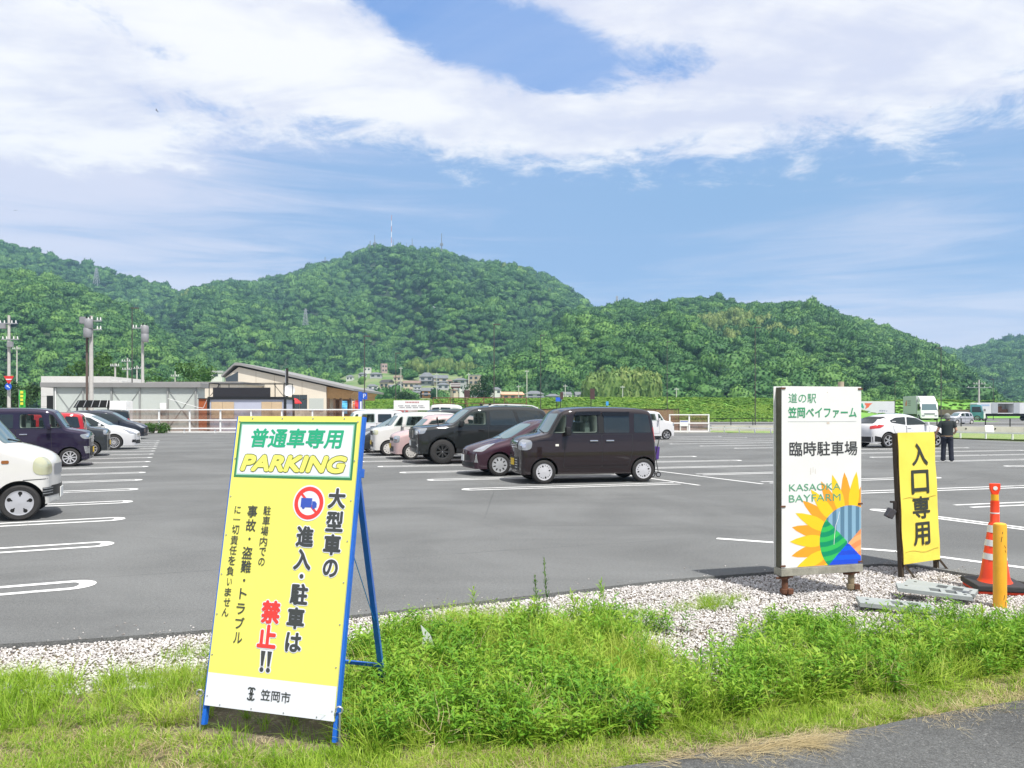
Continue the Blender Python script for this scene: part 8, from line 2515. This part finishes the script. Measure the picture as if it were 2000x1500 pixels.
def near(P, spots):
    d = np.full(len(P), 9.)
    for (x, y, rad) in spots: d = np.minimum(d, np.hypot(P[:, 0] - x, P[:, 1] - y) / rad)
    return d
def verge_plants():
    r = np.random.default_rng(12)
    patch = lambda P, s, sd: fbm(P[:, 0] * s + 50, P[:, 1] * s, 3, sd)
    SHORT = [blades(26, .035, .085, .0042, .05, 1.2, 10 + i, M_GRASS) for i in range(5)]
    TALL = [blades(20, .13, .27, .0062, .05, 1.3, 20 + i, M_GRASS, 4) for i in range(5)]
    STRAW = [blades(16, .05, .15, .0022, .06, 1, 30 + i, M_STRAW, 3, True) for i in range(5)]
    ROUND = [leafy(40 + i, M_WEED, 4, .20, 9, .060, .022, .35) for i in range(4)]
    LANCE = [leafy(50 + i, M_WEED, 3, .24, 13, .075, .014, .5) for i in range(4)]
    FEATH = [leafy(60 + i, M_WEED, 1, .30, 34, .085, .009, .5, True, .25) for i in range(3)]
    z_at = lambda P, dz=0: np.stack([P[:, 0], P[:, 1], verge_z(P[:, 0], P[:, 1]) + dz], -1)
    def put(name, P, smin, smax, tint0, protos, tl=.15, tv=.12, dz=0., pat=.5):
        n = len(P); s = r.uniform(smin, smax, n)
        t = np.clip(tint0 + r.normal(0, tv, n) + (patch(P, 1.6, 3) - .5) * pat, 0, 1)
        scatter(name, z_at(P, dz), tilt(n, r, tl), np.stack([s, s, s * r.uniform(.8, 1.2, n)], -1), t, protos)
    # close-cut grass and cut straw along the road
    P = fill(Z_MOWN, 760, r); P = P[(patch(P, 1.3, 7) + r.normal(0, .10, len(P))) > .38]
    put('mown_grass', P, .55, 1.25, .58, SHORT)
    P = fill(Z_MOWN, 330, r); P = P[(patch(P, 1.1, 17) + r.normal(0, .09, len(P))) > .47]
    put('cut_straw', P, .6, 1.2, .60, STRAW, .05, .2, .012)
    # straw raked onto the road edge
    k = 420; t = r.uniform(-4.5, 5.5, k); q = r.normal(0, 1, k) ** 2 * .07 - .04
    big = np.exp(-((t - 1.05) / .28) ** 2); q = q + big * r.uniform(0, .16, k)
    keep = r.uniform(0, 1, k) < (.25 + .75 * (vnoise(t * 1.7, t * 0, 3) > .45) + big)
    t, q = t[keep], q[keep]
    P = np.stack([re0.x + rd.x * t + rd.y * q, re0.y + rd.y * t - rd.x * q], -1); n = len(P)
    s = r.uniform(.5, 1.1, n)
    scatter('straw_litter', np.stack([P[:, 0], P[:, 1], np.full(n, -.012)], -1), tilt(n, r, .04), np.repeat(s[:, None], 3, 1), np.clip(.62 + r.normal(0, .18, n), 0, 1), STRAW)
    LAID = [blades(18, .10, .30, .0022, .05, 1, 80 + i, M_STRAW, 4, True, align=.30) for i in range(4)]
    k = 46; a, b = r.normal(1.15, .30, k), -.03 - np.abs(r.normal(0, .045, k))
    P = np.stack([re0.x + rd.x * a - rd.y * b, re0.y + rd.y * a + rd.x * b], -1); s = r.uniform(.5, 1.1, k)
    scatter('straw_heap', np.stack([P[:, 0], P[:, 1], np.full(k, -.010)], -1), np.stack([np.zeros(k), np.zeros(k), r.normal(.15, .35, k) + (r.uniform(0, 1, k) < .4) * 3.14], -1), np.repeat(s[:, None], 3, 1), np.clip(.66 + r.normal(0, .14, k), 0, 1), LAID)
    # left part: knee-deep loose grass and straw
    P = fill(Z_LEFT, 330, r); put('loose_grass', P, .35, .85, .56, TALL, .25)
    P = fill(Z_LEFT, 150, r); P = P[patch(P, 1.4, 9) > .42]; put('left_straw', P, .6, 1.1, .6, STRAW, .1, .2, .03)
    # round the folding sign: thin growth, bare soil shows
    P = fill(Z_SIGN, 70, r); put('sign_foot_grass', P, .3, .65, .5, TALL, .25)
    # tall weeds in the middle and right
    lots = fill(Z_WEED, 150, r); h = patch(lots, 1.1, 23)
    put('round_leaf_weeds', lots[h < .54], .55, 1.05, .58, ROUND)
    lots = fill(Z_WEED, 120, r); h = patch(lots, 1.2, 31)
    put('lance_leaf_weeds', lots[h > .44], .50, 1.15, .54, LANCE)
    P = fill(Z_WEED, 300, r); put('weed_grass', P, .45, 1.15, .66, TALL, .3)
    P = fill(Z_WEED, 24, r); h = patch(P, 1.5, 41); put('feathery_weeds', P[h > .42], .6, 1.1, .66, FEATH, .12)
    P = fill(Z_WEED, 40, r); P = P[patch(P, 2, 44) > .5]; put('weed_straw', P, .8, 1.4, .6, STRAW, .5, .2, .10)
    # stray tufts on the gravel
    cl = [gp(*p) for p in ((1390, 1175), (1420, 1168), (1360, 1180), (1240, 1192), (1545, 1212), (1580, 1215), (520, 1258), (380, 1272), (880, 1205), (930, 1200), (1000, 1205))]
    P = np.concatenate([np.stack([r.normal(c.x, .12, 26), r.normal(c.y, .07, 26)], -1) for c in cl])
    put('gravel_tufts', P, .25, .62, .6, TALL, .35)
    c = [gp(*p) for p in ((1560, 1228), (1590, 1226), (1620, 1240), (1500, 1262), (1460, 1280), (1250, 1225), (1200, 1215), (1560, 1232), (1610, 1240), (1530, 1245), (1800, 1214), (1850, 1212))]
    P = np.concatenate([np.stack([r.normal(q.x, .14, 22), r.normal(q.y, .08, 22)], -1) for q in c])
    put('gravel_weeds', P, .5, .9, .48, LANCE, .25)
verge_plants()

def stalk(px, py, h, label):
    c = gp(px, py); c.z = -.05
    root = thing('tall_weed', label, 'plant', c)
    r = np.random.default_rng(int(px)); pts = [Vector((0, 0, 0))]
    for k in range(1, 7): pts.append(Vector((.012 * math.sin(k * .8), .01 * k * .3, h * k / 6)))
    m = mat('weed_stem', (.14, .22, .05), .7)
    MB().tube(pts, .0035, 5).build('stem', m, root)
    V, F, T, k = [], [], [], 0
    for i in range(60):
        t = r.uniform(.45, 1); p = Vector((.012 * math.sin(t * 6 * .8), .018 * t, h * t)); a = r.uniform(0, 6.28); L = r.uniform(.02, .055) * (1.25 - t)
        d = Vector((math.cos(a), math.sin(a), r.uniform(.5, 1.6))).normalized() * L * 1.6; s = Vector((-math.sin(a), math.cos(a), 0)) * .0035
        V += [p - s * .3, p + s * .3, p + d + s, p + d - s]; F.append((k, k + 1, k + 2, k + 3)); k += 4; T += [r.uniform(.3, .8)] * 4
    o = bpy.data.objects.new('leaves', proto_mesh('leaves', V, F, T, M_WEED)); COL.objects.link(o); o.parent = root
stalk(1066, 1235, .62, 'tallest thin weed stalk with seed heads in front of the car park edge')
stalk(1048, 1238, .50, 'slightly shorter thin weed stalk just left of the tallest one')

# ------------------------------------------------------------------ the summer haze that pales the far hills
def haze():
    m = bpy.data.materials.new('summer_haze'); m.use_nodes = True
    t = m.node_tree; t.nodes.clear(); n = NT(t)
    out = n.n('ShaderNodeOutputMaterial'); v = n.n('ShaderNodeVolumePrincipled')
    v.inputs['Color'].default_value = (.42, .72, 1.0, 1)
    v.inputs['Density'].default_value = 0.00021
    v.inputs['Anisotropy'].default_value = 0.0
    t.links.new(v.outputs[0], out.inputs['Volume'])
    o = MB().span((-2500, -420, -1.3), (2500, 2150, 345)).build('haze', m)
    struct(o, 'stuff')
haze()
S.cycles.volume_bounces = 0
